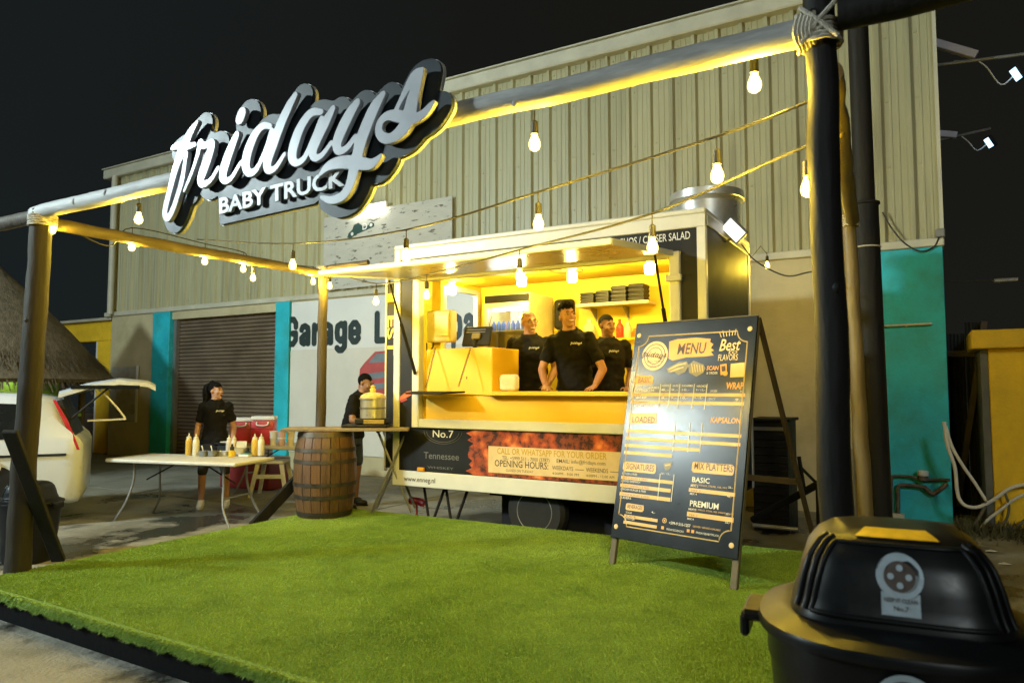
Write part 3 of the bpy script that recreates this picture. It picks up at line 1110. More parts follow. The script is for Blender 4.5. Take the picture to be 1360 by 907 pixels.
strokes = []
for s in STROKES_PX:
    strokes.append([tuple(q) for q in spline([sign_pt(*p) for p in s], 4)])
sg = T('fridays_sign', 'big white script fridays sign with dark backing hung on the front beam', 'sign', (-3.0, SY, 2.5), world=True)
M_letter = mat('sign_letter_paint', (0.45, 0.465, 0.50), rough=0.35, var=0.06, scale=6)
M_backing = mat('sign_backing_gloss', (0.022, 0.029, 0.035), rough=0.45, spec=0.3, var=0.3, scale=3, rvar=0.06)
M_edge = mat('sign_edge_white', (0.52, 0.52, 0.51), rough=0.4, var=0.05)
lo = sdf_outline(strokes, cell=0.006)
bb = outline_b(lo, 0.022, 0.003)
bb.xf(Matrix.Translation((0, SY + 0.012, 0)))
part('script_lettering', bb, M_letter, sg, 40)
# backing follows the lettering with a wide margin, plus the panel behind the small lettering
SHX = 0.004
bs = [[(x + SHX, z, r) for x, z, r in s] for s in strokes]
pq = [[sign_pt(292, 243, Y=SY + 0.06)[:2], sign_pt(293, 299, Y=SY + 0.06)[:2], sign_pt(428, 270, Y=SY + 0.06)[:2], sign_pt(440, 225, Y=SY + 0.06)[:2]],
      [sign_pt(300, 190, Y=SY + 0.06)[:2], sign_pt(292, 243, Y=SY + 0.06)[:2], sign_pt(440, 225, Y=SY + 0.06)[:2], sign_pt(440, 160, Y=SY + 0.06)[:2]]]
lb = sdf_outline(bs, [], grow=0.062, cell=0.008)
lb2 = sdf_outline(bs, [], grow=0.062, cell=0.008)


def backing_loops(g, gq):
    Q = []
    for q in pq[:1]:
        cx = sum(p[0] for p in q) / 4; cz = sum(p[1] for p in q) / 4
        Q.append([(p[0] + (gq if p[0] > cx else -gq), p[1] + (gq if p[1] > cz else -gq)) for p in q])
    L = sdf_outline(bs, Q, grow=g, cell=0.008)
    # close the small holes in the backing, keep the outer outline(s)
    out = []
    for P in L:
        A = 0.5 * np.sum(P[:, 0] * np.roll(P[:, 1], -1) - np.roll(P[:, 0], -1) * P[:, 1])
        out.append((abs(A), P))
    out.sort(key=lambda t: -t[0])
    return [out[0][1]]


bb = outline_b(backing_loops(0.062, -0.062), 0.020)
bb.xf(Matrix.Translation((0, SY + 0.058, 0)))
part('backing_panel', bb, M_backing, sg, 30)
bb = outline_b(backing_loops(0.066, -0.062), 0.020)
bb.xf(Matrix.Translation((0, SY + 0.0785, 0)))
part('backing_edge', bb, M_edge, sg, 30)
# small raised lettering
A = Vector(at(290, 284, Y=SY + 0.02)); Z = Vector(at(456, 246, Y=SY + 0.02))
hh = at(290, 264, Y=SY).z - at(290, 285, Y=SY).z
bb = text_b('BABY TRUCK', hh * 1.36, 0.02, 0.028, width=(Z - A).length, res=3)
lay(bb, (A.x, SY + 0.03, A.z), (Z.x - A.x, 0, Z.z - A.z))
part('lettering', bb, M_edge, sg, 30)
# stand-offs and hanging brackets
for x, y in ((240, 205), (300, 215), (357, 205), (420, 190), (483, 175), (545, 150), (222, 283), (465, 240)):
    p = at(x, y, Y=SY)
    bb = B()
    bb.cyl((p.x, SY + 0.02, p.z), (p.x, SY + 0.050, p.z), 0.008, n=8)
    part('stand_off', bb, M_grey_metal, sg)
for x in (-3.75, -3.1, -2.4):
    bb = B()
    bb.bx(x - 0.02, x + 0.02, SY + 0.09, SY + 0.30, PZ - 0.09, PZ - 0.075)
    bb.bx(x - 0.02, x + 0.02, SY + 0.09, SY + 0.098, PZ - 0.18, PZ + 0.05)
    part('bracket', bb, M_grey_metal, sg)
# ------------------------------------------------------------------ food trailer
TY = 6.28
TX0, TX1, TYB = -5.16, -1.66, 8.05
TZ0, TZ1 = 0.50, 3.12
M_tr_white = mat('trailer_trim', (0.66, 0.66, 0.60), rough=0.4, var=0.06, scale=3)
M_tr_black = mat('trailer_wrap_black', (0.009, 0.009, 0.0085), rough=0.5, spec=0.3, var=0.3, scale=3)
M_tr_grey = mat('trailer_side_grey', (0.030, 0.032, 0.030), rough=0.65, spec=0.25, var=0.25, scale=2)
M_tr_yel = mat('trailer_yellow', (0.78, 0.46, 0.012), rough=0.45, var=0.06, scale=2.5, bump=0.04, bscale=10)
M_tr_in = mat('trailer_inside_yellow', (0.84, 0.60, 0.035), rough=0.5, var=0.05, scale=2)
M_alu = mat('awning_aluminium', (0.62, 0.60, 0.52), rough=0.30, metal=0.85, var=0.06, scale=1.5, rvar=0.06)
M_gold = mat('print_gold', (0.70, 0.46, 0.05), rough=0.5, var=0.1)
M_cream = mat('print_cream', (0.70, 0.52, 0.26), rough=0.5, var=0.12, scale=5)
M_ink = mat('print_ink', (0.05, 0.03, 0.02), rough=0.5)
M_inkw = mat('print_white', (0.72, 0.72, 0.68), rough=0.5, var=0.04)
M_inkg = mat('print_grey_soft', (0.14, 0.14, 0.13), rough=0.5, var=0.05)
tr = T('food_trailer', 'yellow and black food trailer with its serving hatch raised open', 'food trailer', ((TX0 + TX1) / 2, TY, 0), world=True)
WX0, WX1 = -4.79, -1.98
WZ0, WZ1 = 1.235, 2.74
z_band0, z_band1 = 3.0, TZ1
# shell
b = B(); b.bx(TX0, TX1, TY + 0.05, TYB, TZ0 + 0.03, TZ0 + 0.10); part('floor', b, M_wood_dark, tr)
b = B(); b.bx(TX0 - 0.01, TX1 + 0.01, TY - 0.02, TYB + 0.02, TZ1 + 0.002, TZ1 + 0.05, 0.01); part('roof', b, M_tr_white, tr)
b = B(); b.bx(TX0 + 0.04, TX1 - 0.04, TY + 0.05, TYB - 0.05, 2.90, 2.94); part('ceiling', b, M_tr_in, tr)
b = B(); b.bx(TX0 + 0.04, TX1 - 0.04, TYB - 0.05, TYB, TZ0 + 0.10, TZ1); part('back_wall', b, M_tr_in, tr)
b = B(); b.bx(TX1 - 0.04, TX1 - 0.02, TY + 0.05, TYB - 0.05, TZ0 + 0.1, 2.9); part('inner_side_wall', b, M_tr_in, tr)
b = B(); b.bx(TX1 - 0.018, TX1, TY + 0.002, TYB, TZ0, TZ1 - 0.0); part('side_wall', b, M_tr_grey, tr)
# left end wall, open at its window
y0, y1, zz0, zz1 = 7.16, 7.93, 1.75, 2.83
b = B()
b.bx(TX0, TX0 + 0.04, TY + 0.05, y0, TZ0 + 0.1, TZ1)
b.bx(TX0, TX0 + 0.04, y1, TYB, TZ0 + 0.1, TZ1)
b.bx(TX0, TX0 + 0.04, y0, y1, TZ0 + 0.1, zz0)
b.bx(TX0, TX0 + 0.04, y0, y1, zz1, TZ1)
part('end_wall', b, M_tr_in, tr)
b = B()
for a in ((y0 - 0.03, y0 + 0.03, zz0, zz1), (y1 - 0.03, y1 + 0.03, zz0, zz1), (y0 + 0.03, y1 - 0.03, zz0 - 0.02, zz0 + 0.04), (y0 + 0.03, y1 - 0.03, zz1 - 0.04, zz1 + 0.02)):
    b.bx(TX0 - 0.008, TX0 + 0.055, *a)
part('window_frame', b, M_tr_white, tr)
# outer trims
for n_, a in (('corner_trim', (TX0 - 0.01, TX0 + 0.075, TZ0 + 0.165, TZ1)), ('corner_trim', (TX1 - 0.075, TX1 + 0.006, TZ0 + 0.165, z_band0)), ('sill_trim', (TX0 - 0.01, TX1 + 0.006, TZ0, TZ0 + 0.165)),
              ('top_trim', (TX0 + 0.076, TX1 + 0.006, z_band0, z_band1))):
    b = B(); b.bx(a[0], a[1], TY - 0.012, TY + 0.045, a[2], a[3], 0.006); part(n_, b, M_tr_white, tr)
b = B(); b.bx(TX1 - 0.01, TX1 + 0.012, TY + 0.047, TYB + 0.01, z_band0 + 0.02, TZ1, 0.004); part('side_top_trim', b, M_tr_white, tr)
b = B(); b.bx(TX1 - 0.01, TX1 + 0.012, TYB - 0.05, TYB + 0.012, TZ0, z_band0 + 0.018, 0.004); part('side_corner_trim', b, M_tr_white, tr)
# printed skins
xl, xr = TX0 + 0.077, TX1 - 0.077
FB = 0.095
for a in ((xl, WX0 - FB - 0.002, 0.667, z_band0 - 0.002), (WX1 + FB + 0.002, xr, 0.667, z_band0 - 0.002), (WX0 - FB, WX1 + FB, 2.80, z_band0 - 0.002), (WX0 - FB, WX1 + FB, 0.667, WZ0 - FB - 0.002)):
    b = B(); b.bx(a[0], a[1], TY + 0.0, TY + 0.03, a[2], a[3]); part('wrap_panel', b, M_tr_black, tr)
# window frame
for a in ((WX0 - FB, WX0, WZ0 - FB, 2.795), (WX1, WX1 + FB, WZ0 - FB, 2.795), (WX0 + 0.001, WX1 - 0.001, WZ0 - FB, WZ0), (WX0 + 0.001, WX1 - 0.001, WZ1, 2.795)):
    b = B(); b.bx(a[0], a[1], TY - 0.045, TY + 0.05, a[2], a[3], 0.008); part('hatch_frame', b, M_tr_white, tr)
# front panel below the counter, counter, inner bench
b = B(); b.bx(WX0 + 0.002, WX1 - 0.002, TY + 0.03, TY + 0.06, WZ0 + 0.001, 1.49); part('front_panel', b, M_tr_yel, tr)
cx0 = at(648, 523, Y=TY).x
b = B(); b.bx(cx0, WX1 - 0.004, TY - 0.10, TY + 0.30, 1.492, 1.535, 0.006); part('counter', b, M_tr_yel, tr)
b = B(); b.bx(WX0 + 0.01, TX1 - 0.05, TY + 0.061, TY + 0.30, TZ0 + 0.1, 1.49); part('counter_base', b, M_tr_yel, tr)
# cabinet on the counter at the left, with its cash register shelf
kx0, kx1 = WX0 + 0.07, at(655, 490, Y=TY + 0.02).x
b = B(); b.bx(kx0, kx1, TY + 0.005, TY + 0.56, 1.495, 1.99, 0.006); cab = part('cabinet', b, M_tr_yel, tr)
b = B(); b.bx(kx1 - 0.32, kx1 - 0.312, TY + 0.0, TY + 0.006, 1.66, 1.69); part('latch', b, M_black, tr, sub=cab).location = (0, 0, 0)
# small drop shelf on chains
sx0, sx1 = at(549, 517, Y=TY - 0.05).x, at(602, 517, Y=TY - 0.05).x
b = B(); b.prism([(sx0, TY - 0.05, 1.535), (sx1 + 0.15, TY - 0.05, 1.535), (sx1 + 0.05, TY - 0.34, 1.52), (sx0 + 0.12, TY - 0.34, 1.52)], (0, 0, -0.018))
shelf = part('drop_shelf', b, M_black_metal, tr)
M_chain = mat('chain_metal', (0.035, 0.028, 0.012), rough=0.5)
for (xa, ya), (xb, yb) in (((578, 462), (566, 514)), ((625, 462), (609, 513))):
    A, Z = at(xa, ya, Y=TY - 0.015), at(xb, yb, Y=TY - 0.22)
    b = B()
    n_ = 22
    d = (Z - A) / n_
    for i in range(n_):
        c = A + d * (i + 0.5)
        q = d.to_track_quat('Z', 'X').to_matrix().to_4x4()
        w_ = 0.010
        l_ = d.length * 0.72
        Ml = Matrix.Translation(c) @ q @ Euler((0, 0, R(90 * (i % 2)))).to_matrix().to_4x4()
        pts = [Ml @ Vector((w_ * math.cos(t), 0, l_ * math.sin(t))) for t in np.linspace(0, 2 * math.pi, 9)]
        b.tube(pts, 0.0028, 4, cap=False)
    part('chain', b, M_chain, tr)
# hatch (awning)
AX0, AX1, AYF = -4.83, -1.95, 4.80
az_f, az_h = 2.615, 2.765
b = B()
b.prism([(AX0, AYF, az_f), (AX0, TY - 0.05, az_h), (AX0, TY - 0.05, az_h + 0.03), (AX0, AYF, az_f + 0.03)], (AX1 - AX0, 0, 0))
hatch = part('hatch', b, M_alu, tr)


def sub(name, b, m, parent, smooth=35, t=tr):
    b.v = [(p[0] - t.off.x, p[1] - t.off.y, p[2] - t.off.z) for p in b.v]
    return part(name, b, m, None, smooth, sub=parent)


b = B(); b.bx(AX0 - 0.012, AX1 + 0.012, AYF - 0.03, AYF - 0.001, az_f - 0.012, az_f + 0.036, 0.006); sub('edge_trim', b, M_tr_white, hatch)
for x in (AX0 - 0.013, AX1 + 0.0):
    b = B(); b.prism([(x, AYF, az_f - 0.012), (x, TY - 0.052, az_h - 0.012), (x, TY - 0.052, az_h + 0.036), (x, AYF, az_f + 0.036)], (0.013, 0, 0)); sub('edge_trim', b, M_tr_white, hatch)
b = B(); b.cyl((AX0 + 0.05, TY - 0.03, az_h + 0.035), (AX1 - 0.05, TY - 0.03, az_h + 0.035), 0.016, n=8); sub('hinge', b, M_grey_metal, hatch)
# gas struts
for x, (xa, ya), (xb, yb) in ((WX1 + 0.03, (866, 352), (876, 432)), (WX0 - 0.03, (537, 384), (566, 505))):
    A, Z = at(xa, ya, X=x), at(xb, yb, X=x)
    if A.y < AYF:
        A = Vector((x, 5.6, 2.68)); Z = Vector((x, TY - 0.06, 1.95))
    A = Vector((x, TY - 0.52, az_h - 0.08)); Z = Vector((x, TY - 0.065, 1.72))
    m_ = A.lerp(Z, 0.45)
    b = B(); b.cyl(A, m_, 0.011, n=8); b.cyl(m_, Z, 0.019, n=10); part('gas_strut', b, M_black_metal, tr)
# panel of switches hanging under the hatch hinge, right
b = B(); b.bx(WX1 - 0.02, WX1 + 0.12, TY - 0.09, TY - 0.046, 2.52, 2.58, 0.005); part('bracket', b, M_tr_white, tr)
# open side flap with vertical lettering at the left end
fy = 6.44
fa, fb_ = at(513.5, 500, Y=fy).x, at(526, 500, Y=fy).x
b = B(); b.bx(fa, fb_, fy, fy + 0.03, 0.66, 2.80); flap = part('side_flap', b, M_tr_black, tr)
b = B(); b.bx(fa - 0.02, fa - 0.0005, fy - 0.01, fy + 0.035, 0.62, 2.84); sub('edge_trim', b, M_tr_white, flap)
b = text_b('EST', 0.16, 0, 0.02, width=0.46); b.xf(Euler((0, R(90), 0)).to_matrix().to_4x4())
lay(b, (fa + 0.008, fy - 0.002, 2.42), (1, 0, 0)); sub('lettering', b, M_gold, flap, 0)
b = B(); b.bx(fa + 0.005, fb_, fy - 0.02, fy - 0.001, 2.56, 2.66, 0.004); sub('latch', b, M_gold, flap)
# dried gourd-like ornaments of the wrap print on the left strip: orange beak and red web
M_orange = mat('print_orange', (0.62, 0.13, 0.02), rough=0.5, var=0.15)
part('wrap_print', flat_px([(531, 527), (540, 520), (546, 519), (546, 525), (538, 529), (531, 531)], TY - 0.002), M_orange, tr, 0)
part('wrap_print', flat_px([(531, 531), (540, 529), (541, 531), (532, 535)], TY - 0.0045), mat('print_red2', (0.35, 0.04, 0.03)), tr, 0)
# print on the lower skirt, left: old style label lettering
for s, x, y, h_, w_, m_ in (('No.7', 588, 577, 0.11, 0.27, M_inkw), ('Tennessee', 586, 606, 0.10, 0.46, M_inkg), ('WHISKEY', 585, 619, 0.035, 0.34, M_inkg)):
    c = at(x, y, Y=TY)
    part('lettering', lay(text_b(s, h_, 0, 0.004, align='CENTER', width=w_), (c.x, TY - 0.002, c.z - 0.03), (1, 0, 0)), m_, tr, 0)
c = at(588, 574, Y=TY)
for r_ in (0.185, 0.215):
    b = B()
    arc = [(c.x + math.cos(t) * r_ * 1.15, TY - 0.002, c.z + 0.01 + math.sin(t) * r_ * 0.62) for t in np.linspace(R(182), R(358), 30)]
    b.tube(arc, 0.0022, 4); part('label_ring', b, M_inkg, tr, 0)
# food photograph print on the skirt, right
M_meat = mat('food_print', (0.62, 0.14, 0.04), rough=0.4, var=0.6, scale=26, col2=(0.03, 0.008, 0.005), mixscale=13, lo=0.47, hi=0.55, stretch=(1.2, 1, 1.0))
nt = M_meat.node_tree
pb = nt.nodes['Principled BSDF']
vo = nt.nodes.new('ShaderNodeTexVoronoi'); vo.inputs['Scale'].default_value = 6.5
tcm = nt.nodes.new('ShaderNodeTexCoord')
mpm = nt.nodes.new('ShaderNodeMapping'); mpm.inputs['Scale'].default_value = (1.0, 1, 1.25); mpm.inputs['Rotation'].default_value = (0, R(38), 0)
nzm = nt.nodes.new('ShaderNodeTexNoise'); nzm.inputs['Scale'].default_value = 3.5
mxm = nt.nodes.new('ShaderNodeMix'); mxm.data_type = 'VECTOR'; mxm.inputs[0].default_value = 0.45
nt.links.new(tcm.outputs['Object'], mpm.inputs['Vector']); nt.links.new(mpm.outputs[0], nzm.inputs['Vector'])
nt.links.new(mpm.outputs[0], mxm.inputs[4]); nt.links.new(nzm.outputs['Color'], mxm.inputs[5]); nt.links.new(mxm.outputs[1], vo.inputs['Vector'])
rm = nt.nodes.new('ShaderNodeValToRGB')
e = rm.color_ramp.elements
e[0].position = 0.05; e[0].color = (0.95, 0.50, 0.20, 1)
e[1].position = 0.62; e[1].color = (0.05, 0.014, 0.008, 1)
e2 = rm.color_ramp.elements.new(0.20); e2.color = (0.85, 0.24, 0.05, 1)
e3 = rm.color_ramp.elements.new(0.42); e3.color = (0.50, 0.075, 0.022, 1)
nt.links.new(vo.outputs['Distance'], rm.inputs['Fac'])
old = pb.inputs['Base Color'].links[0].from_socket
mm = nt.nodes.new('ShaderNodeMix'); mm.data_type = 'RGBA'; mm.inputs[0].default_value = 0.62
nt.links.new(old, mm.inputs[6]); nt.links.new(rm.outputs[0], mm.inputs[7]); nt.links.new(mm.outputs[2], pb.inputs['Base Color'])
mx0 = at(636, 610, Y=TY).x
b = B(); b.bx(mx0, WX1 + FB, TY - 0.003, TY - 0.0005, 0.672, WZ0 - FB - 0.004); part('food_print', b, M_meat, tr, 0)
# torn left edge of the food print
b = B()
zz = np.linspace(0.672, WZ0 - FB - 0.006, 14)
pl = [(mx0 + 0.02, TY - 0.0035, z) for z in zz[::-1]]
pr = [(mx0 - (0.02 + 0.09 * abs(math.sin(i * 1.7)) + 0.05 * abs(math.sin(i * 0.6 + 1))), TY - 0.0035, z) for i, z in enumerate(zz)]
b.prism(pl + pr, (0, -0.0005, 0)); part('food_print', b, M_meat, tr, 0)
q0, q1 = at(649, 612, Y=TY), at(832, 612, Y=TY)
pz0, pz1 = at(650, 627, Y=TY).z, at(650, 592, Y=TY).z
b = B(); b.bx(q0.x, q1.x + 0.1, TY - 0.0065, TY - 0.004, pz0, pz1); part('info_plate', b, M_cream, tr, 0)
W = q1.x - q0.x
for s, fx, fz, w_, h_, m_, bd in (('CALL OR WHATSAPP FOR YOUR ORDER', 0.07, 0.72, 0.80, 0.088, mat('print_gold_deep', (0.50, 0.30, 0.01)), 0.012),
                              ('TEL: +5999 511 - 7000 (3787)', 0.11, 0.52, 0.36, 0.050, M_ink, 0.004), ('EMAIL: info@fridays.com', 0.52, 0.52, 0.34, 0.050, M_ink, 0.004),
                              ('OPENING HOURS:', 0.05, 0.25, 0.41, 0.095, M_ink, 0.008), ('WEEKDAYS', 0.49, 0.26, 0.15, 0.055, M_ink, 0.004), ('WEEKENDS', 0.73, 0.26, 0.15, 0.055, M_ink, 0.004),
                              ('CLOSED ON TUESDAY', 0.14, 0.08, 0.21, 0.036, M_ink, 0.0), ('4:00PM - 9:00 PM', 0.49, 0.08, 0.19, 0.036, M_ink, 0.0), ('4:00PM - 12:00 AM', 0.73, 0.08, 0.19, 0.036, M_ink, 0.0)):
    b = text_b(s, h_, 0, bd, width=w_ * W, res=2)
    lay(b, (q0.x + fx * W, TY - 0.0075, pz0 + fz * (pz1 - pz0)), (1, 0, 0))
    part('lettering', b, m_, tr, 0)
for fx in (0.655, 0.895):
    b = B(); b.bx(q0.x + fx * W, q0.x + (fx + 0.06) * W, TY - 0.0085, TY - 0.007, pz0 + 0.30 * (pz1 - pz0), pz0 + 0.32 * (pz1 - pz0)); part('rule_line', b, M_ink, tr, 0)
# web address, marker lamp, top lettering
c = at(537.5, 644, Y=TY)
part('lettering', lay(text_b('www.enneg.nl', 0.075, 0, 0.008, width=at(579, 644, Y=TY).x - c.x), (c.x, TY - 0.014, TZ0 + 0.055), (1, 0, 0)), M_ink, tr, 0)
c = at(560, 632, Y=TY)
b = B(); b.bx(c.x - 0.045, c.x + 0.045, TY - 0.03, TY - 0.001, 0.672, 0.712, 0.006); part('marker_lamp', b, mat('amber_lens', (0.75, 0.30, 0.02), rough=0.2), tr)
A, Z = at(800, 333, Y=TY), at(916, 318, Y=TY)
xa = at(771, 333, Y=TY).x
b = text_b('BURGER / NACHOS / CEASER SALAD', 0.10, 0, 0.006, width=Z.x - xa)
lay(b, (xa, TY - 0.002, Z.z + 0.005), (1, 0, 0)); part('lettering', b, M_inkw, tr, 0)
# wheel, mudguard, axle, corner jacks under the floor
c = at(715, 683, Y=6.50)
wc = Vector((c.x, 6.50, 0.33))
Mw = Matrix.Translation(wc) @ Euler((R(90), 0, 0)).to_matrix().to_4x4()
b = B(); b.lathe([(0.19, -0.09), (0.29, -0.085), (0.325, -0.05), (0.325, 0.05), (0.29, 0.085), (0.19, 0.09)], n=32, M=Mw); wheel = part('wheel', b, mat('tyre_rubber', (0.012, 0.012, 0.012), rough=0.8), tr)
b = B(); b.lathe([(0.05, 0.03), (0.10, 0.045), (0.155, 0.04), (0.17, 0.075), (0.195, 0.092), (0.205, 0.088)], n=32, M=Mw); sub('rim', b, M_grey_metal, wheel)
b = B(); b.lathe([(0.0, 0.065), (0.04, 0.06), (0.05, 0.03)], n=16, M=Mw); sub('hub', b, M_grey_metal, wheel)
for k in range(5):
    a_ = k * 2 * math.pi / 5
    b = B(); b.lathe([(0.012, 0), (0.012, 0.012)], (0.075 * math.cos(a_), 0.075 * math.sin(a_), 0.04), n=6, M=Mw); sub('wheel_nut', b, M_steel, wheel)
b = B(); b.bx(wc.x - 0.5, wc.x + 0.5, 6.64, 6.70, 0.36, 0.50); b.bx(TX0 + 0.9, TX1 - 0.2, 6.85, 6.92, 0.38, 0.50); b.bx(TX0 + 0.2, TX1 - 0.2, 7.5, 7.58, 0.38, 0.50); part('chassis', b, M_black_metal, tr)
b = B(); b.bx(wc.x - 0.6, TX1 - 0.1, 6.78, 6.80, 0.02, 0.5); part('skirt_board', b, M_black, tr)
for x in (TX0 + 0.25, TX0 + 0.55, TX1 - 0.3):
    b = B()
    b.cyl((x, 6.5, 0.5), (x + 0.16, 6.42, 0.0), 0.016, n=8); b.cyl((x + 0.3, 6.5, 0.5), (x + 0.14, 6.42, 0.0), 0.016, n=8); b.bx(x + 0.06, x + 0.24, 6.34, 6.5, 0, 0.02)
    part('corner_jack', b, M_black_metal, tr)
# things on the roof and side
dk = T('exhaust_duct', 'round shiny steel exhaust duct on the trailer roof', 'duct', (-1.95, 7.45, TZ1 + 0.05), world=True)
b = B(); b.lathe([(0.34, 0.0), (0.34, 0.30), (0.375, 0.34), (0.375, 0.42), (0.36, 0.425), (0.2, 0.47), (0.0, 0.49)], (-1.95, 7.45, TZ1 + 0.053), 36); part('drum', b, M_steel, dk)
b = B(); b.lathe([(0.378, 0.335), (0.388, 0.34), (0.388, 0.352), (0.378, 0.357)], (-1.95, 7.45, TZ1 + 0.053), 36); part('band', b, M_steel, dk)
fd = T('trailer_floodlight', 'small square floodlight on the right top edge of the trailer', 'floodlight', (TX1 + 0.02, 7.0, 2.95), world=True)
c = at(974, 306, Y=6.9)
Mf2 = Matrix.Translation(c) @ Euler((R(18), R(-38), R(-18))).to_matrix().to_4x4()
b = B(); b.box((0, 0.03, 0), (0.15, 0.05, 0.23), 0.01).xf(Mf2); part('housing', b, M_grey_metal, fd)
b = B(); b.box((0, 0.0, 0), (0.125, 0.01, 0.20)).xf(Mf2); part('lens', b, glow('flood_small_glow', (1.0, 0.97, 0.85), 1.6), fd)
b = B(); b.tube([(TX1 + 0.0, 7.0, 2.99), (TX1 + 0.06, 6.97, 3.0), c + Vector((0, 0.06, 0))], 0.012, 6); part('bracket', b, M_grey_metal, fd)

# ------------------------------------------------------------------ inside the trailer
IN = TZ0 + 0.10
fr_ = T('drinks_fridge', 'glass door drinks fridge standing at the back of the trailer', 'fridge', (-4.35, 7.4, IN), world=True)
fx0, fx1, fy0, fy1, fz1 = -4.66, -4.03, 7.38, 7.98, 2.70
b = B()
b.bx(fx0, fx0 + 0.03, fy0, fy1, IN, fz1); b.bx(fx1 - 0.03, fx1, fy0, fy1, IN, fz1); b.bx(fx0 + 0.031, fx1 - 0.031, fy1 - 0.03, fy1, IN, fz1)
b.bx(fx0 + 0.031, fx1 - 0.031, fy0, fy1 - 0.031, IN, IN + 0.2); b.bx(fx0 + 0.031, fx1 - 0.031, fy0, fy1 - 0.031, fz1 - 0.14, fz1)
part('carcass', b, mat('fridge_cream', (0.70, 0.56, 0.22), rough=0.4), fr_)
b = B(); b.bx(fx0 + 0.01, fx1 - 0.01, fy0 - 0.03, fy0 - 0.001, fz1 - 0.10, fz1 - 0.015, 0.004); part('header', b, M_black, fr_)
b = B()
for a in ((fx0, fx0 + 0.05, IN + 0.1, fz1 - 0.11), (fx1 - 0.05, fx1, IN + 0.1, fz1 - 0.11), (fx0 + 0.05, fx1 - 0.05, IN + 0.1, IN + 0.2), (fx0 + 0.05, fx1 - 0.05, fz1 - 0.17, fz1 - 0.11)):
    b.bx(a[0], a[1], fy0 - 0.04, fy0 - 0.002, a[2], a[3])
part('door_frame', b, M_white, fr_)
b = B(); b.bx(fx0 + 0.05, fx1 - 0.05, fy0 - 0.022, fy0 - 0.016, IN + 0.2, fz1 - 0.17); part('door_glass', b, glass('fridge_glass'), fr_)
b = B(); b.bx(fx0 + 0.10, fx1 - 0.10, fy0 + 0.03, fy0 + 0.05, fz1 - 0.20, fz1 - 0.155); part('strip_light', b, glow('fridge_glow', (0.92, 1.0, 1.0), 70), fr_)
b = B()
b = B(); b.bx(fx0 + 0.032, fx1 - 0.032, fy1 - 0.036, fy1 - 0.031, IN + 0.2, fz1 - 0.14); part('back_lining', b, M_white, fr_)
shelf_z = [IN + 0.25, IN + 0.62, IN + 0.98, IN + 1.33, IN + 1.66]
for z in shelf_z:
    sb = B(); sb.bx(fx0 + 0.04, fx1 - 0.04, fy0 + 0.02, fy1 - 0.04, z - 0.012, z); part('shelf', sb, M_white, fr_)
cols = [(0.45, 0.03, 0.03), (0.05, 0.25, 0.06), (0.65, 0.40, 0.03), (0.6, 0.62, 0.62), (0.08, 0.16, 0.40), (0.50, 0.10, 0.12)]
bc = [B() for _ in cols]
for si, z in enumerate(shelf_z):
    for k in range(8):
        for row in range(2):
            x = fx0 + 0.075 + k * 0.068
            y = fy0 + 0.09 + row * 0.11
            h_ = (0.20, 0.23, 0.17, 0.14, 0.12)[si]
            ci = (1, 2, 0, 3, 4)[si] if random.random() < 0.6 else random.randrange(6)
            bc[ci].lathe([(0.026, 0.0), (0.027, h_ * 0.65), (0.012, h_ * 0.85), (0.012, h_), (0.0, h_)], (x, y, z + 0.001), 8)
for k, bb in enumerate(bc):
    if bb.v:
        part('bottles', bb, mat('drink_%d' % k, cols[k], rough=0.2), fr_, kind='stuff')

eb = T('fuse_box', 'beige electrical fuse box on the left side of the hatch opening', 'fuse box', (-4.65, TY + 0.06, 2.0), world=True)
c0, c1 = at(566, 455, Y=TY + 0.10), at(598, 411, Y=TY + 0.10)
b = B(); b.bx(c0.x, c1.x, TY + 0.10, TY + 0.24, c0.z, c1.z, 0.015); part('case', b, mat('beige_plastic', (0.55, 0.45, 0.16), rough=0.5), eb)
b = B(); b.bx(c0.x + 0.13, c1.x - 0.015, TY + 0.085, TY + 0.0995, c0.z + 0.06, c1.z - 0.05, 0.008); part('cover', b, mat('beige_plastic2', (0.60, 0.50, 0.20), rough=0.4), eb)
b = B(); b.bx(c0.x - 0.03, c0.x + 0.09, TY + 0.245, TY + 0.30, 1.5, 2.89); part('mounting_post', b, M_tr_in, eb)
b = B(); b.tube(spline([(c0.x + 0.05, TY + 0.17, c0.z), (c0.x + 0.04, TY + 0.16, c0.z - 0.06), (c0.x - 0.02, TY + 0.15, c0.z - 0.09), (c0.x - 0.03, TY + 0.15, c0.z + 0.0)], 4), 0.008, 6); part('cable', b, M_cable, eb)

ps = T('cash_register_screen', 'dark touch screen seen from behind on the yellow cabinet', 'monitor', (kx1 - 0.2, TY + 0.3, 1.99), world=True)
c = at(634, 447, Y=TY + 0.28)
Ms = Matrix.Translation((c.x, TY + 0.28, c.z)) @ Euler((R(-22), 0, R(8))).to_matrix().to_4x4()
b = B(); b.box((0, 0, 0), (0.335, 0.035, 0.235), 0.012).xf(Ms); part('screen', b, M_black, ps)
b = B(); b.box((0, -0.03, -0.01), (0.10, 0.03, 0.07), 0.008).xf(Ms); part('mount_box', b, mat('olive_plastic', (0.25, 0.20, 0.06), rough=0.5), ps)
for dz in (0.075, 0.045):
    b = B(); b.box((-0.02, -0.0195, dz), (0.23, 0.004, 0.008)).xf(Ms); part('vent_slot', b, M_grey_metal, ps)
b = B(); b.cyl(Ms @ Vector((0, -0.03, -0.04)), (c.x - 0.01, TY + 0.24, 2.01), 0.025, n=10); b.bx(c.x - 0.09, c.x + 0.07, TY + 0.17, TY + 0.32, 1.991, 2.005, 0.004); part('stand', b, M_black, ps)
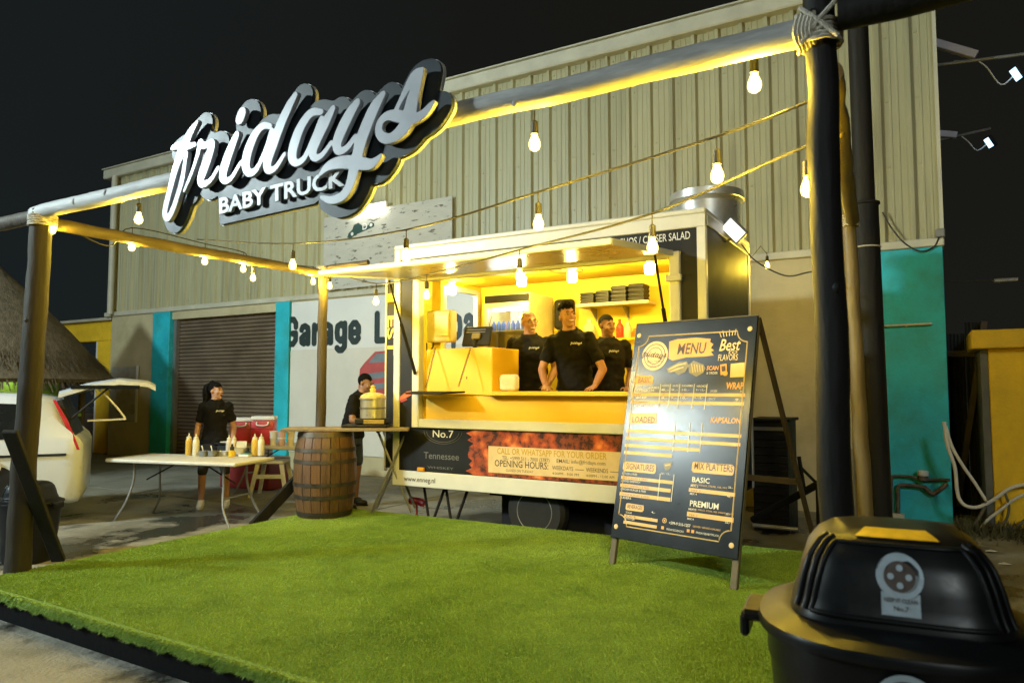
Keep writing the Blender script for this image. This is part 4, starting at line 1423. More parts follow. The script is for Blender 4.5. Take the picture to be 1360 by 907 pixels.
b = B(); b.cyl(Ms @ Vector((0.12, 0, 0.1)), Ms @ Vector((0.12, 0.02, 0.26)), 0.004, n=6); part('antenna', b, M_black, ps)

c = at(676, 503, Y=TY - 0.03)
b = B(); b.box((c.x, TY - 0.02, 1.537 + 0.085), (0.20, 0.10, 0.165), 0.035, seg=3)
single('napkin_holder', b, mat('napkin_white', (0.70, 0.66, 0.50), rough=0.7, bump=0.3, bscale=20), 'white napkin holder on the counter beside the yellow cabinet', 'napkin holder', base=(c.x, TY - 0.02, 1.536))
ws = T('wall_shelf', 'long white shelf on the back wall holding black food boxes', 'shelf', (-3.2, TYB - 0.2, 2.45), world=True)
SYY = TYB - 0.06
A, Z = at(765, 408, Y=SYY - 0.28), at(861, 404, Y=SYY - 0.28)
sz = A.z
b = B(); b.bx(A.x, Z.x, SYY - 0.28, SYY, sz, sz + 0.035, 0.004); part('board', b, mat('shelf_white', (0.74, 0.68, 0.42), rough=0.5), ws)
for t in (0.16, 0.62):
    x = A.x + (Z.x - A.x) * t
    b = B(); b.bx(x - 0.01, x + 0.01, SYY - 0.012, SYY, sz - 0.16, sz - 0.001); b.prism([(x - 0.006, SYY - 0.2, sz - 0.001), (x - 0.006, SYY - 0.012, sz - 0.001), (x - 0.006, SYY - 0.012, sz - 0.14)], (0.012, 0, 0)); part('bracket', b, M_grey_metal, ws)
M_box = mat('black_carton', (0.020, 0.020, 0.019), rough=0.55, var=0.25)
yb_ = SYY - 0.16
names = ['leftmost', 'second', 'third', 'rightmost']
for i, (xa, xb, yt) in enumerate(((769, 789, 389), (790, 809, 386), (810, 832, 380), (833, 856, 377))):
    a0, a1 = at(xa, 400, Y=yb_ - 0.1).x, at(xb, 400, Y=yb_ - 0.1).x
    zt = at(xa, yt, Y=yb_ - 0.1).z
    st = T('food_box_stack', '%s black food box stack on the trailer wall shelf' % names[i], 'food boxes', ((a0 + a1) / 2, yb_, sz + 0.036), world=True, group='black food box stacks on the shelf')
    nbx = 4
    hh_ = (zt - sz - 0.037) / nbx
    for k in range(nbx):
        z = sz + 0.0365 + k * hh_
        b = B()
        xm, w_ = (a0 + a1) / 2, (a1 - a0) * 0.97
        b.prism([(xm - w_ * 0.42, yb_ - 0.09, z), (xm + w_ * 0.42, yb_ - 0.09, z), (xm + w_ * 0.5, yb_ - 0.10, z + hh_ * 0.5), (xm + w_ * 0.40, yb_ - 0.09, z + hh_ * 0.97), (xm - w_ * 0.40, yb_ - 0.09, z + hh_ * 0.97), (xm - w_ * 0.5, yb_ - 0.10, z + hh_ * 0.5)], (0, 0.19, 0))
        part('box', b, M_box, st, 20)
# bottles and jars on the back bench under the shelf
bz = at(800, 452, Y=SYY - 0.15).z
b = B(); b.bx(-3.95, TX1 - 0.05, SYY - 0.45, SYY, IN, bz - 0.03); b.bx(-3.95, TX1 - 0.05, SYY - 0.48, SYY, bz - 0.0295, bz); part('back_bench', b, M_tr_in, tr)


def bottle(name, px_, pyt, r_, colr, label, cat, cap=(0.7, 0.68, 0.6), Y=None, zb=None, group=None, nozzle=False):
    Y = SYY - 0.2 if Y is None else Y
    c = at(px_, pyt, Y=Y)
    zb = bz if zb is None else zb
    h_ = c.z - zb
    t_ = T(name, label, cat, (c.x, Y, zb), group=group)
    b = B(); b.lathe([(r_ * 0.92, 0.0), (r_, 0.01), (r_, h_ * 0.62), (r_ * 0.8, h_ * 0.72), (r_ * 0.38, h_ * 0.82), (r_ * 0.38, h_ * 0.86)], n=16); part('body', b, mat('bottle_' + name + label[:14].replace(' ', '_'), colr, rough=0.3, var=0.05), t_)
    b = B()
    if nozzle:
        b.lathe([(r_ * 0.55, h_ * 0.78), (r_ * 0.5, h_ * 0.86), (r_ * 0.18, h_ * 0.92), (r_ * 0.10, h_)], n=12)
    else:
        b.lathe([(r_ * 0.42, h_ * 0.86), (r_ * 0.42, h_), (0.0, h_)], n=12)
    part('cap', b, mat('cap_' + name + label[:14].replace(' ', '_'), cap, rough=0.4), t_)
    return t_


bottle('sauce_bottle', 823, 424, 0.045, (0.60, 0.05, 0.02), 'red sauce bottle under the trailer wall shelf', 'bottle', cap=(0.6, 0.1, 0.03))
bottle('jar', 783, 424, 0.075, (0.72, 0.62, 0.34), 'wide pale jar under the left end of the wall shelf', 'jar')
bottle('jar', 834, 428, 0.05, (0.70, 0.60, 0.30), 'pale jar right of the red sauce bottle', 'jar')
bottle('can', 843, 436, 0.045, (0.60, 0.16, 0.02), 'orange can at the right end of the back bench', 'can', cap=(0.6, 0.2, 0.03))
# black rounded wall fixture behind the middle man
wf = T('wall_speaker', 'black rounded wall speaker on the yellow back wall', 'speaker', (-3.5, SYY, 2.5), world=True)
c0, c1 = at(735, 438, Y=SYY - 0.1), at(761, 396, Y=SYY - 0.1)
xm, zm = (c0.x + c1.x) / 2 , (c0.z + c1.z) / 2
b = B(); b.box((xm, SYY - 0.06, zm), (c1.x - c0.x, 0.118, c1.z - c0.z), 0.055, seg=4); part('case', b, M_black, wf)
for k in range(3):
    b = B(); b.bx(xm - 0.05 + k * 0.045, xm - 0.035 + k * 0.045, SYY - 0.125, SYY - 0.1185, zm - 0.02, zm + 0.13); part('slot', b, M_grey_metal, wf)
# ceiling fittings
M_lampg = glow('truck_lamp_glow', (1.0, 0.78, 0.20), TRUCK_E)
where = ['left', 'second', 'third', 'rightmost']
for i, (x, y, Y) in enumerate(((600, 372, 7.3), (693, 371, 7.1), (760, 371, 7.1), (863, 362, 7.0))):
    c = at(x, y, Y=Y)
    zt = 2.899
    t_ = T('ceiling_lamp', {0: 'jar shaped ceiling lamp above the fuse box inside the trailer', 1: 'jar shaped ceiling lamp above the man with glasses', 2: 'jar shaped ceiling lamp above the middle man', 3: 'jar shaped ceiling lamp at the right of the trailer ceiling'}[i], 'lamp', (c.x, Y, zt), group='jar lamps on the trailer ceiling')
    b = B(); b.lathe([(0.05, 0), (0.055, -0.012), (0.035, -0.03), (0.035, -0.05)], n=16); part('cap', b, M_white, t_)
    b = B(); b.lathe([(0.034, -0.051), (0.05, -0.065), (0.052, -0.15), (0.04, -0.165), (0.0, -0.168)], n=16); part('jar', b, M_lampg, t_)
c = at(752, 361, Y=7.25)
b = B(); b.lathe([(0.19, 0), (0.19, -0.012), (0.15, -0.02), (0.0, -0.02)], n=28)
single('ceiling_vent', b, mat('vent_olive', (0.20, 0.15, 0.03), rough=0.5), 'round dark vent in the yellow trailer ceiling', 'vent').location = (c.x, 7.25, 2.899)
# ------------------------------------------------------------------ string lights
M_fil = glow('bulb_filament_glow', BULB_COL, BULB_E)
M_bulb = bpy.data.materials.new('bulb_amber_glass')
M_bulb.use_nodes = True
nt = M_bulb.node_tree
nt.nodes.clear()
o_ = nt.nodes.new('ShaderNodeOutputMaterial'); e_ = nt.nodes.new('ShaderNodeEmission'); t_ = nt.nodes.new('ShaderNodeBsdfTransparent'); m_ = nt.nodes.new('ShaderNodeMixShader')
e_.inputs[0].default_value = (1.0, 0.78, 0.22, 1); e_.inputs[1].default_value = 8.0
m_.inputs[0].default_value = 0.45
nt.links.new(t_.outputs[0], m_.inputs[1]); nt.links.new(e_.outputs[0], m_.inputs[2]); nt.links.new(m_.outputs[0], o_.inputs[0])
M_sock = mat('bulb_socket', (0.035, 0.032, 0.026), rough=0.5)
M_cap = mat('bulb_cap_metal', (0.45, 0.42, 0.36), rough=0.35, metal=0.9)
BS = 0.86
bsk = B(); bsk.lathe([(0.008, 0.065), (0.019, 0.055), (0.021, 0.0), (0.019, -0.012)], n=12)
bgl = B(); bgl.lathe([(0.014, -0.012), (0.020, -0.030), (0.031, -0.058), (0.033, -0.075), (0.026, -0.096), (0.012, -0.106), (0.0, -0.108)], n=12)
bfl = B(); bfl.lathe([(0.0, -0.030), (0.009, -0.036), (0.013, -0.056), (0.012, -0.070), (0.0, -0.080)], n=8)
bhk = B(); bhk.cyl((0, 0, 0.06), (0, 0, 0.12), 0.004, n=6)
for q_ in (bsk, bgl, bhk, bfl):
    q_.xf(Matrix.Scale(BS, 4))
me_s, me_g, me_h, me_f = mesh_of(bsk, 'socket'), mesh_of(bgl, 'glass'), mesh_of(bhk, 'hook'), mesh_of(bfl, 'filament')
me_f.materials.append(M_fil)
me_s.materials.append(M_sock); me_g.materials.append(M_bulb); me_h.materials.append(M_cable)


def bulb(pos, label, group):
    """pos: centre of the glass"""
    t_ = bpy.data.objects.new('light_bulb', None)
    C.objects.link(t_)
    t_.location = (pos[0], pos[1], pos[2] + 0.065 * BS)
    tag(t_, label, 'light bulb', group)
    for n_, me_ in (('socket', me_s), ('glass', me_g), ('hook', me_h), ('filament', me_f)):
        o = bpy.data.objects.new(n_, me_)
        C.objects.link(o)
        o.parent = t_


def on_line(px_, A, Z):
    """the point over the straight line A-Z in plan that is seen at picture column px_"""
    best = None
    for t in np.linspace(-0.1, 1.1, 2401):
        p = A.lerp(Z, float(t))
        q = p - CAM
        x = 680 + FPX * q.dot(Rt) / q.dot(FW)
        if best is None or abs(x - px_) < best[0]:
            best = (abs(x - px_), float(t))
    return best[1]


def cable(name, pts, label, r_=0.006):
    b = B()
    b.tube([tuple(p) for p in spline(pts, 6)], r_, 6)
    return single(name, b, M_cable, label, 'cable', base=pts[0])


G = 'string light bulbs under the pergola'
# string across the yard: side beam to right post
A = at(262, 318, X=PX0); Z = Vector((PX1, PY0, at(1084, 130, Y=PY0).z))
B1 = [(390, 352, 'bulb over the roller shutter on the long string, just left of the wooden post'), (540, 340, 'large bright bulb at the left end of the trailer top'), (715, 297, 'bulb hanging in front of the trailer white top trim'),
      (951, 233, 'bright bulb on the long string left of the right post')]
pts = [tuple(A)]
for x, y, lb in B1:
    t = on_line(x, A, Z)
    p = A.lerp(Z, t)
    pz = at(x, y, Y=p.y)
    p = Vector((p.x, p.y, pz.z))
    bulb(p, 'lit ' + lb, G)
    pts.append((p.x, p.y, p.z + 0.165))
pts.append(tuple(Z))
cable('string_light_cable', pts, 'long thin light cable from the left side beam to the right post')
# string from the back post to the right post, in front of the hatch
A = Vector((PX0 + 0.05, PY1 - 0.02, 2.83)); Z = Vector((PX1 + 0.0, PY0 + 0.02, at(1078, 212, Y=PY0).z))
B2 = [(438, 380, 'small bulb just right of the wooden back post'), (500, 400, 'bulb above the letter L of the banner'), (567, 392, 'bright bulb beside the fuse box'), (690, 366, 'bulb in front of the hatch underside, above the man with glasses'),
      (866, 328, 'bright bulb at the right front corner of the raised hatch'), (1072, 250, 'small bulb close to the left side of the right post')]
pts = [tuple(A)]
for x, y, lb in B2:
    t = on_line(x, A, Z)
    p = A.lerp(Z, t)
    pz = at(x, y, Y=p.y)
    p = Vector((p.x, p.y, pz.z))
    bulb(p, 'lit ' + lb, G)
    pts.append((p.x, p.y, p.z + 0.165))
pts.append(tuple(Z))
cable('string_light_cable', pts, 'light cable from the wooden back post past the hatch to the right post')
# short string from the trailer corner to the right post
A = at(985, 325, Y=6.6); Z = at(1100, 356, Y=5.0)
cable('string_light_cable', [tuple(A), tuple(at(1004, 347, Y=6.3)), tuple(at(1042, 366, Y=5.8)), tuple(at(1072, 362, Y=5.4)), tuple(Z)], 'slack dark cable dipping from the trailer corner to the right post')
p = at(1019, 353, Y=8.2)
bulb(p, 'lit small bulb behind the slack cable right of the trailer', G)
b = B(); b.tube([tuple(p + Vector((0, 0, 0.16 - 0.03))), tuple(p + Vector((-0.06, -0.03, 0.22))), (TX1 - 0.0, 8.04, 2.95)], 0.004, 5)
single('bulb_wire', b, M_cable, 'short wire holding the small bulb right of the trailer', 'wire')
# bulbs under the front beam
for x, y, lb in ((69, 305, 'bright bulb beside the left dark post'), (184, 291, 'pale bulb under the beam left of the sign'), (710, 191, 'bright bulb under the beam right of the sign'), (1002, 112, 'pale bulb high under the beam next to the right post')):
    p = at(x, y, Y=PY0 + 0.05)
    bulb(p, 'lit ' + lb, G)
    b = B(); b.tube([(p.x, p.y, p.z + 0.16), (p.x, p.y, PZ - 0.055)], 0.004, 5)
    single('bulb_wire', b, M_cable, {69: 'short wire of the bulb beside the left dark post', 184: 'short wire of the bulb left of the sign', 710: 'short wire of the bulb right of the sign', 1002: 'short wire of the bulb next to the right post'}[x], 'wire', base=(p.x, p.y, p.z + 0.16))
# bulbs under the left side beam
pts = [(PX0 + 0.03, PY0 + 0.05, PZ - 0.02)]
for x, y, lb in ((175, 328, 'small bulb under the left side beam, nearest the front'), (272, 347, 'bright bulb under the left side beam in front of the siding'), (323, 357, 'small bulb of the close pair under the left side beam, left one'),
                 (336, 369, 'bright bulb of the close pair under the left side beam, right one'), (416, 374, 'small bulb at the back end of the left side beam')):
    p = at(x, y, X=PX0)
    bulb(p, 'lit ' + lb, G)
    pts.append((PX0 - 0.02, p.y - 0.2, PZ - 0.16)) if x == 175 else None
    pts.append((PX0, p.y, p.z + 0.165))
cable('string_light_cable', pts, 'light cable slung along the left side beam', 0.005)
# ------------------------------------------------------------------ script lettering reused for small emblems
_all = np.concatenate([np.array(s)[:, :2] for s in strokes])
_x0, _x1, _z0, _z1 = _all[:, 0].min(), _all[:, 0].max(), _all[:, 1].min(), _all[:, 1].max()
_slope = 0.105
SCRIPT_LOOPS = []
for P in sdf_outline(strokes, cell=0.014, grow=0.004):
    Q = P[::2].copy()
    Q[:, 1] -= (Q[:, 0] - _x0) * _slope
    Q = (Q - np.array([_x0, _z0 - 0.0])) / (_x1 - _x0)
    SCRIPT_LOOPS.append(Q)


def script_b(width, depth=0.0):
    b = outline_b([P * width for P in SCRIPT_LOOPS], depth)
    zs = [p[2] for p in b.v]
    zc = (min(zs) + max(zs)) / 2
    b.v = [(p[0] - width / 2, p[1], p[2] - zc) for p in b.v]
    return b


# ------------------------------------------------------------------ menu board
TILT = 0.225
bl, br = at(808, 748, Z=DZ), at(978, 784, Z=DZ)
b_e = (br - bl).normalized()
b_rz = math.atan2(b_e.y, b_e.x)
mb = T('menu_board', 'tall black sandwich board menu standing on the turf before the trailer', 'menu board', (*((bl + br) / 2).xy, DZ), b_rz)
Mtilt = Euler((-TILT, 0, 0)).to_matrix().to_4x4()
Minv = (Matrix.Translation(mb.o.location) @ Euler((0, 0, b_rz)).to_matrix().to_4x4() @ Mtilt).inverted()
HW, S0, S1 = 0.536, 0.20, 1.945
M_board = mat('menu_board_black', (0.008, 0.011, 0.014), rough=0.25, var=0.25, scale=3, rvar=0.03, spec=0.30)
M_boardedge = mat('menu_board_edge', (0.10, 0.085, 0.05), rough=0.6, var=0.3)
M_orange_p = mat('menu_orange', (0.80, 0.36, 0.035), rough=0.45, var=0.08)
M_stripe = mat('menu_stripe', (0.72, 0.44, 0.13), rough=0.45, var=0.08)


def bp(px_, py_):
    """picture point -> (across, up) on the tilted board"""
    o = Minv @ CAM
    d = FW + Rt * ((px_ - 680) / FPX) + UP * ((453.5 - py_) / FPX)
    d = Minv.to_3x3() @ d
    t = (-0.02 - o.y) / d.y
    p = o + d * t
    return p.x, p.z


b = B(); b.bx(-HW, HW, -0.018, 0.0, S0, S1, 0.004); b.xf(Mtilt); panel = part('panel', b, M_board, mb)
for x in (-HW + 0.025, HW - 0.025):
    b = B(); b.bx(x - 0.025, x + 0.025, 0.001, 0.035, -0.0, S1 - 0.005, 0.004); b.xf(Mtilt); part('front_leg', b, M_boardedge, mb)
ty, tz = S1 * math.sin(TILT), S1 * math.cos(TILT)
for x in (-HW + 0.025, HW - 0.02):
    b = B()
    A = Vector((x, ty + 0.03, tz - 0.01)); Z = Vector((x, ty + 0.03 + 0.98, 0.0))
    d = Z - A
    b.box((0, 0, 0), (0.045, 0.028, d.length), 0.004).xf(Matrix.Translation((A + Z) / 2) @ d.to_track_quat('Z', 'X').to_matrix().to_4x4()); part('back_leg', b, M_wood_dark, mb)
b = B(); A = Vector((0, ty + 0.03 + 0.66, 0.62)); b.box(A, (2 * HW - 0.06, 0.02, 0.05), 0.003); part('crossbar', b, M_wood_dark, mb)
b = B(); b.bx(-HW, HW, -0.019, 0.004, S1 + 0.0005, S1 + 0.008); b.xf(Mtilt); part('top_edge', b, M_boardedge, mb)


def badd(name, b, m, lev=1):
    """b drawn in board space (x across, z up, y=0) laid on the panel"""
    b.xf(Mtilt @ Matrix.Translation((0, -0.0185 - 0.0012 * lev, 0)))
    return part(name, b, m, None, 0, sub=panel)


def bpoly(pts, m, lev=1, name='print', px_=True):
    P = [bp(*p) for p in pts] if px_ else pts
    b = B(); b.prism([(x, 0, z) for x, z in P], (0, -0.0008, 0))
    return badd(name, b, m, lev)


def btext(s, x0, y0, x1, hpx, m, lev=2, bold=0.012, shear=0.0):
    """lettering between picture columns x0..x1 with its baseline at y0, cap height hpx"""
    a, z = bp(x0, y0)
    a2, z2 = bp(x1, y0)
    _, zt = bp(x0, y0 - hpx)
    b = text_b(s, (zt - z) * 1.38, 0, bold, width=a2 - a, shear=shear, res=2)
    b.v = [(p[0] + a, p[1], p[2] + z) for p in b.v]
    return badd('lettering', b, m, lev)


def bstripe(x0, y0, x1, th, m=None, lev=1):
    a, z = bp(x0, y0)
    a2, _ = bp(x1, y0)
    t_ = th / 950 * 5.2
    b = B(); b.bx(a, a2, -0.0008, 0, z - t_ / 2, z + t_ / 2)
    return badd('stripe', b, m or M_stripe, lev)


# border with notched corners, corner dots
b = B()
x0_, x1_, z0_, z1_, n_ = -HW + 0.055, HW - 0.065, S0 + 0.10, S1 - 0.11, 0.085
path = []
for cx, cz, a0 in ((x1_, z1_, 180), (x0_, z1_, 270), (x0_, z0_, 0), (x1_, z0_, 90)):
    arc = [(cx + n_ * math.cos(R(a0 + t)), cz + n_ * math.sin(R(a0 + t))) for t in np.linspace(0, 90, 9)]
    path += arc if cx == 0 else arc
pts = []
for cx, cz, angs in ((x1_, z1_, (270, 180)), (x0_, z1_, (360, 270)), (x0_, z0_, (90, 0)), (x1_, z0_, (180, 90))):
    for t in np.linspace(angs[0], angs[1], 8):
        pts.append((cx + n_ * math.cos(R(t)), 0, cz + n_ * math.sin(R(t))))
pts.append(pts[0])
b.tube(pts, 0.0048, 4, cap=False); badd('border_line', b, M_cream, 0.4)
for cx, cz in ((x1_ + 0.0, z1_ + 0.0), (x0_, z1_), (x0_, z0_), (x1_, z0_)):
    b = B(); b.lathe([(0.020, 0), (0.017, 0.004), (0.0, 0.005)], n=14); b.xf(Matrix.Translation((cx + (0.012 if cx > 0 else -0.012), 0, cz + (0.012 if cz > 1 else -0.012))) @ Euler((R(90), 0, 0)).to_matrix().to_4x4()); badd('corner_dot', b, M_cream, 0.6)


def disc(r0, r1, c, m, lev, n=36):
    b = B()
    vs, fs = [], []
    for k in range(n):
        a = 2 * math.pi * k / n
        vs += [(c[0] + r0 * math.cos(a), 0, c[1] + r0 * math.sin(a)), (c[0] + r1 * math.cos(a), 0, c[1] + r1 * math.sin(a))]
    for k in range(n):
        j = (k + 1) % n
        fs.append((2 * k, 2 * k + 1, 2 * j + 1, 2 * j))
    b.raw(vs, fs)
    return b


# round emblem
c = bp(869.5, 472.5)
M_emc = mat('menu_cream', (0.74, 0.56, 0.27), rough=0.5, var=0.05)
badd('emblem', disc(0.0005, 0.122, c, None, 1), M_emc, 1)
badd('emblem', disc(0.093, 0.100, c, None, 1), M_board, 2)
badd('emblem', disc(0.066, 0.072, c, None, 1), M_board, 2)
b = script_b(0.235); b.v = [(p[0] + c[0], p[1], p[2] + c[1] - 0.002) for p in b.v]; badd('emblem_lettering', b, M_ink, 3)
btext('BABY TRUCK', 859, 482, 880, 2.6, M_ink, 2, 0.0)
btext('CURACAO', 861, 487, 878, 2.4, M_ink, 2, 0.0)
# brushed MENU flash
bpoly([(889, 453.5), (900, 450.5), (925, 448.5), (944, 450), (943, 454), (947.5, 457), (944, 462), (948.5, 465.5), (944, 467), (948, 472), (935, 473.5), (912, 474.5), (893, 479), (888, 476)], M_orange_p, 1.0, 'flash')
btext('MENU', 898.5, 470.5, 936.5, 14.5, M_ink, 2, 0.02, 0.12)
btext('Best', 954, 466, 982, 16, M_emc, 1, 0.012, 0.25)
btext('to', 966, 470, 978, 6, M_emc, 1.2, 0.0, 0.2)
btext('FLAVORS', 953, 479, 979, 8.5, M_emc, 1, 0.004, 0.05)
for k in range(6):
    xa = 957.5 + k * 3.6
    bpoly([(xa, 448 - k * 0.6), (xa + 1.0, 448 - k * 0.6), (xa + 0.6 + (k - 2.5) * 0.8, 441 - k * 0.5 - (k % 2) * 1.5), (xa - 0.2 + (k - 2.5) * 0.8, 441 - k * 0.5 - (k % 2) * 1.5)], M_emc, 1, 'ray')
# sketched wrap and sandwich
M_sk = mat('menu_sketch', (0.22, 0.21, 0.17), rough=0.5, var=0.3, scale=20)
bpoly([(885, 490), (892, 486), (902, 481), (912, 480), (915, 485), (910, 494), (901, 498), (896, 494), (888, 495)], M_sk, 1, 'sketch')
bpoly([(914, 485), (921, 479), (934, 484), (937, 489), (934, 495), (925, 500), (915, 495)], M_sk, 1, 'sketch')
for k in range(5):
    bpoly([(918 + k * 3.5, 483 + k * 0.6), (919 + k * 3.5, 483 + k * 0.6), (921 + k * 3.2, 495 - k * 0.5), (920 + k * 3.2, 495 - k * 0.5)], M_emc, 2, 'sketch')
bpoly([(888, 490), (900, 484), (911, 482), (911, 483.2), (900, 486), (889, 491.4)], M_emc, 2, 'sketch')
bpoly([(890, 493), (900, 489), (908, 487), (908, 488.2), (900, 491), (891, 494.2)], M_emc, 2, 'sketch')
btext('SCAN', 938, 491.5, 954, 5.6, M_orange_p, 1, 0.02, 0.1)
btext('& ORDER', 938, 497, 953, 3.2, M_inkw, 1, 0.01)
bpoly([(956.5, 484), (965, 483), (965.5, 497), (957, 498)], M_orange_p, 1, 'phone')
bpoly([(958.2, 486.2), (963.6, 485.6), (963.8, 493), (958.6, 493.6)], M_ink, 2, 'phone')
b = disc(0.0005, 0.019, bp(963.5, 496), None, 1); badd('phone', b, M_orange_p, 3)
bpoly([(970.5, 483.2), (989, 481.3), (988, 500.3), (969.5, 501.2)], M_emc, 1, 'pale_square')
# tags
for s, x0, y0, x1, y1, tx0, tx1, by, hh_ in (('BASIC', 843.5, 499, 868, 510.5, 847, 864, 508.5, 8), ('SIGNATURES', 827, 612, 872.5, 625, 831, 868.5, 622.5, 8.5), ('MIX PLATTERS', 918, 612.5, 976, 626.5, 921.5, 973, 622.5, 9.5),
                                          ('BEVERAGES', 830.5, 667.5, 855.8, 676.5, 833, 853, 674.2, 5.2)):
    a, z = bp(x0, y1); a2, z2 = bp(x1, y0)
    z2 = bp(x0, y0)[1]
    h_ = z2 - z
    pl = []
    for qx, qz, s0 in ((a2, z2, 0), (a, z2, 90), (a, z, 180), (a2, z, 270)):
        r_ = h_ * 0.28
        ccx = qx - r_ if qx == a2 else qx + r_
        ccz = qz - r_ if qz == z2 else qz + r_
        for t in np.linspace(s0, s0 + 90, 5):
            pl.append((ccx + r_ * math.cos(R(t)) + random.uniform(-0.002, 0.002), ccz + r_ * math.sin(R(t)) + random.uniform(-0.002, 0.002)))
    bpoly(pl, M_orange_p if s == 'BASIC' else M_stripe, 1, 'tag', False)
    btext(s, tx0, by, tx1, hh_, M_ink, 2, 0.012)
btext('WRAP', 964, 516.5, 987, 9, M_orange_p, 1, 0.02, 0.08)
btext('KAPSALON', 943, 561, 983, 7.5, M_orange_p, 1, 0.016, 0.08)
bpoly([(836, 549), (872, 548), (872, 562), (835, 563)], M_stripe, 1, 'tag')
btext('LOADED', 839, 560.5, 869, 8, M_ink, 2, 0.014)
btext('BASIC', 918.5, 639.5, 942, 7, M_inkw, 1, 0.016)
btext('PREMIUM', 915.5, 671.5, 954, 8, M_inkw, 1, 0.018)
btext('FRIES, WINGS, STEAK, RIB, MIX', 918, 644, 966, 2.2, M_stripe, 1, 0.0)
btext('SIRLOIN, WINGS, STEAK, RIB, SHRIMP, SAUCE', 914.5, 676, 975, 2.2, M_stripe, 1, 0.0)
# stripes
for a in ((838.5, 523.6, 989.5, 4.6), (838, 533.8, 988, 4.6), (832, 571.5, 985, 4.4), (831, 581.5, 984, 4.4), (830, 591, 929, 4.4), (829, 600.5, 893, 4.6), (825, 633.5, 894, 4.6), (824, 643.8, 891.5, 5), (823, 655, 891, 5.2),
          (915, 650, 977, 5), (912.5, 682, 975, 6), (829, 684.5, 874, 4.2), (828, 692.6, 873, 4.2)):
    bstripe(*a)
# column rules
for (xa, ya), (xb, yb) in (((877.3, 510), (874, 541)), ((890.3, 510), (887, 541)), ((902.7, 510), (899, 542)), ((922, 510), (918.5, 543)), ((939, 510), (935, 544)), ((896.5, 561), (893, 599)), ((916, 561.5), (913, 600)), ((932.5, 562), (929, 601)),
                           ((876.5, 629), (873, 664)), ((895, 630), (891, 666))):
    bpoly([(xa, ya), (xa + 0.9, ya), (xb + 0.9, yb), (xb, yb)], M_inkw, 2, 'rule')
# rows of small lettering
random.seed(21)
rows = [(845, 519.5, 868, 'CHICKEN'), (845, 529, 858, 'BEEF'), (842, 539.5, 868, 'VEGETARIAN'), (878, 519, 888, '8,-'), (891, 519, 900, '9,-'), (904, 519, 914, '10,-'), (924, 519, 936, '9 / 12,-'), (943, 520.5, 952, 'CHICKEN'),
        (983, 521, 987, '9,-'), (878, 529.5, 886, '8,-'), (890, 529.5, 898, '9,-'), (902, 529.5, 912, '10,-'), (922, 529.5, 933, '9 / 12,-'), (941, 531, 950, 'SPICY'), (976, 532, 986, '9,-'),
        (862, 516, 875, 'FRIES'), (879, 513.5, 889, 'WINGS'), (893, 513.5, 901, 'SATE'), (905, 513.5, 920, 'SHOARMA'), (925, 514, 938, 'NACHOS'),
        (901, 577.5, 909, '8,-'), (919, 577.5, 926, '9,-'), (935, 579, 945, 'STEAK'), (974, 580, 979, '12,-'), (901, 587.5, 909, '9,-'), (917, 587.5, 925, '10,-'), (934, 589.5, 946, 'CHICKEN'), (973, 591, 979, '12,-'),
        (826, 629.5, 846, 'BURGER & FRIES'), (825, 639, 850, 'LOADED SANDWICH'), (824, 650, 858, 'CHICKEN BURGER & FRIES'), (823, 661, 838, 'SLIDERS'), (877, 629.5, 890, '10 / 15,-'), (876, 640, 890, '12 / 16,-'), (877, 651, 889, '14,-'), (876, 663, 889, '10 / 14,-'),
        (917, 645.8, 927, 'MIX 2'), (916, 656.5, 925, 'MIX 4'), (967, 648, 973, '26,-'), (965.5, 660, 971.5, '48,-'), (914, 676.8, 924, 'MIX 2'), (912.5, 689.5, 921, 'MIX 4'), (963.5, 683.5, 969, '30,-'), (962.5, 694.5, 969, '56,-'),
        (831, 681, 839, 'SODA'), (830, 689, 843, 'WATER'), (865, 681, 870, '4,-'), (864, 690, 869, '3,-')]
for x0, y0, x1, s in rows:
    btext(s, x0, y0, x1, 2.8, M_inkw, 1, 0.004)
for x0, y0, x1, s in ((840, 525, 852, 'STEAK'), (880, 525, 886, '9,-'), (905, 525, 912, '9,-'), (840, 535, 860, 'SHOARMA'), (881, 535, 886, '8,-'), (904, 535, 912, '9,-'), (899, 573, 908, '9,-'), (918, 573, 926, '9,-'), (828, 635, 860, 'RIB BURGER & FRIES'),
                      (827, 645.5, 862, 'STEAK SANDWICH & FRIES'), (826, 657, 863, 'WRAP BURGER & FRIES'), (918, 652, 930, 'MIX 3'), (964, 653, 971, '36,-'), (915, 684.5, 926, 'MIX 3'), (962, 685.5, 969, '44,-'), (831, 686, 845, 'JUICE')):
    btext(s, x0, y0, x1, 2.6, M_ink, 2, 0.0)
b = disc(0.013, 0.019, bp(882.5, 691), None, 1); badd('phone_emblem', b, M_stripe, 1)
b = disc(0.0005, 0.007, bp(882.5, 691), None, 1); badd('phone_emblem', b, M_stripe, 1)
btext('+599-9 516-1257', 888, 695.5, 917, 4, M_inkw, 1, 0.012)
btext('DELIVERY SERVICE AVAILABLE', 920, 699.5, 957, 2.4, M_stripe, 1, 0.004)
btext('FRIDAYSCURACAO', 885, 703.5, 908, 2.8, M_inkw, 1, 0.006)
btext('FRIDAYSBABYTRUCK', 924, 708, 955, 2.8, M_inkw, 1, 0.006)
for x, y in ((880, 700.5), (914, 704.5), (920, 705.5)):
    a, z = bp(x, y)
    b = B(); b.bx(a - 0.011, a + 0.011, -0.0008, 0, z - 0.011, z + 0.011); badd('social_mark', b, M_orange_p, 1)
# cup sketch
bpoly([(881, 615), (893, 613), (891.5, 619), (888.5, 624), (884, 624.5), (881.5, 620)], M_sk, 1, 'sketch')
bpoly([(883, 617), (891, 616), (890, 618), (884, 619)], M_emc, 2, 'sketch')


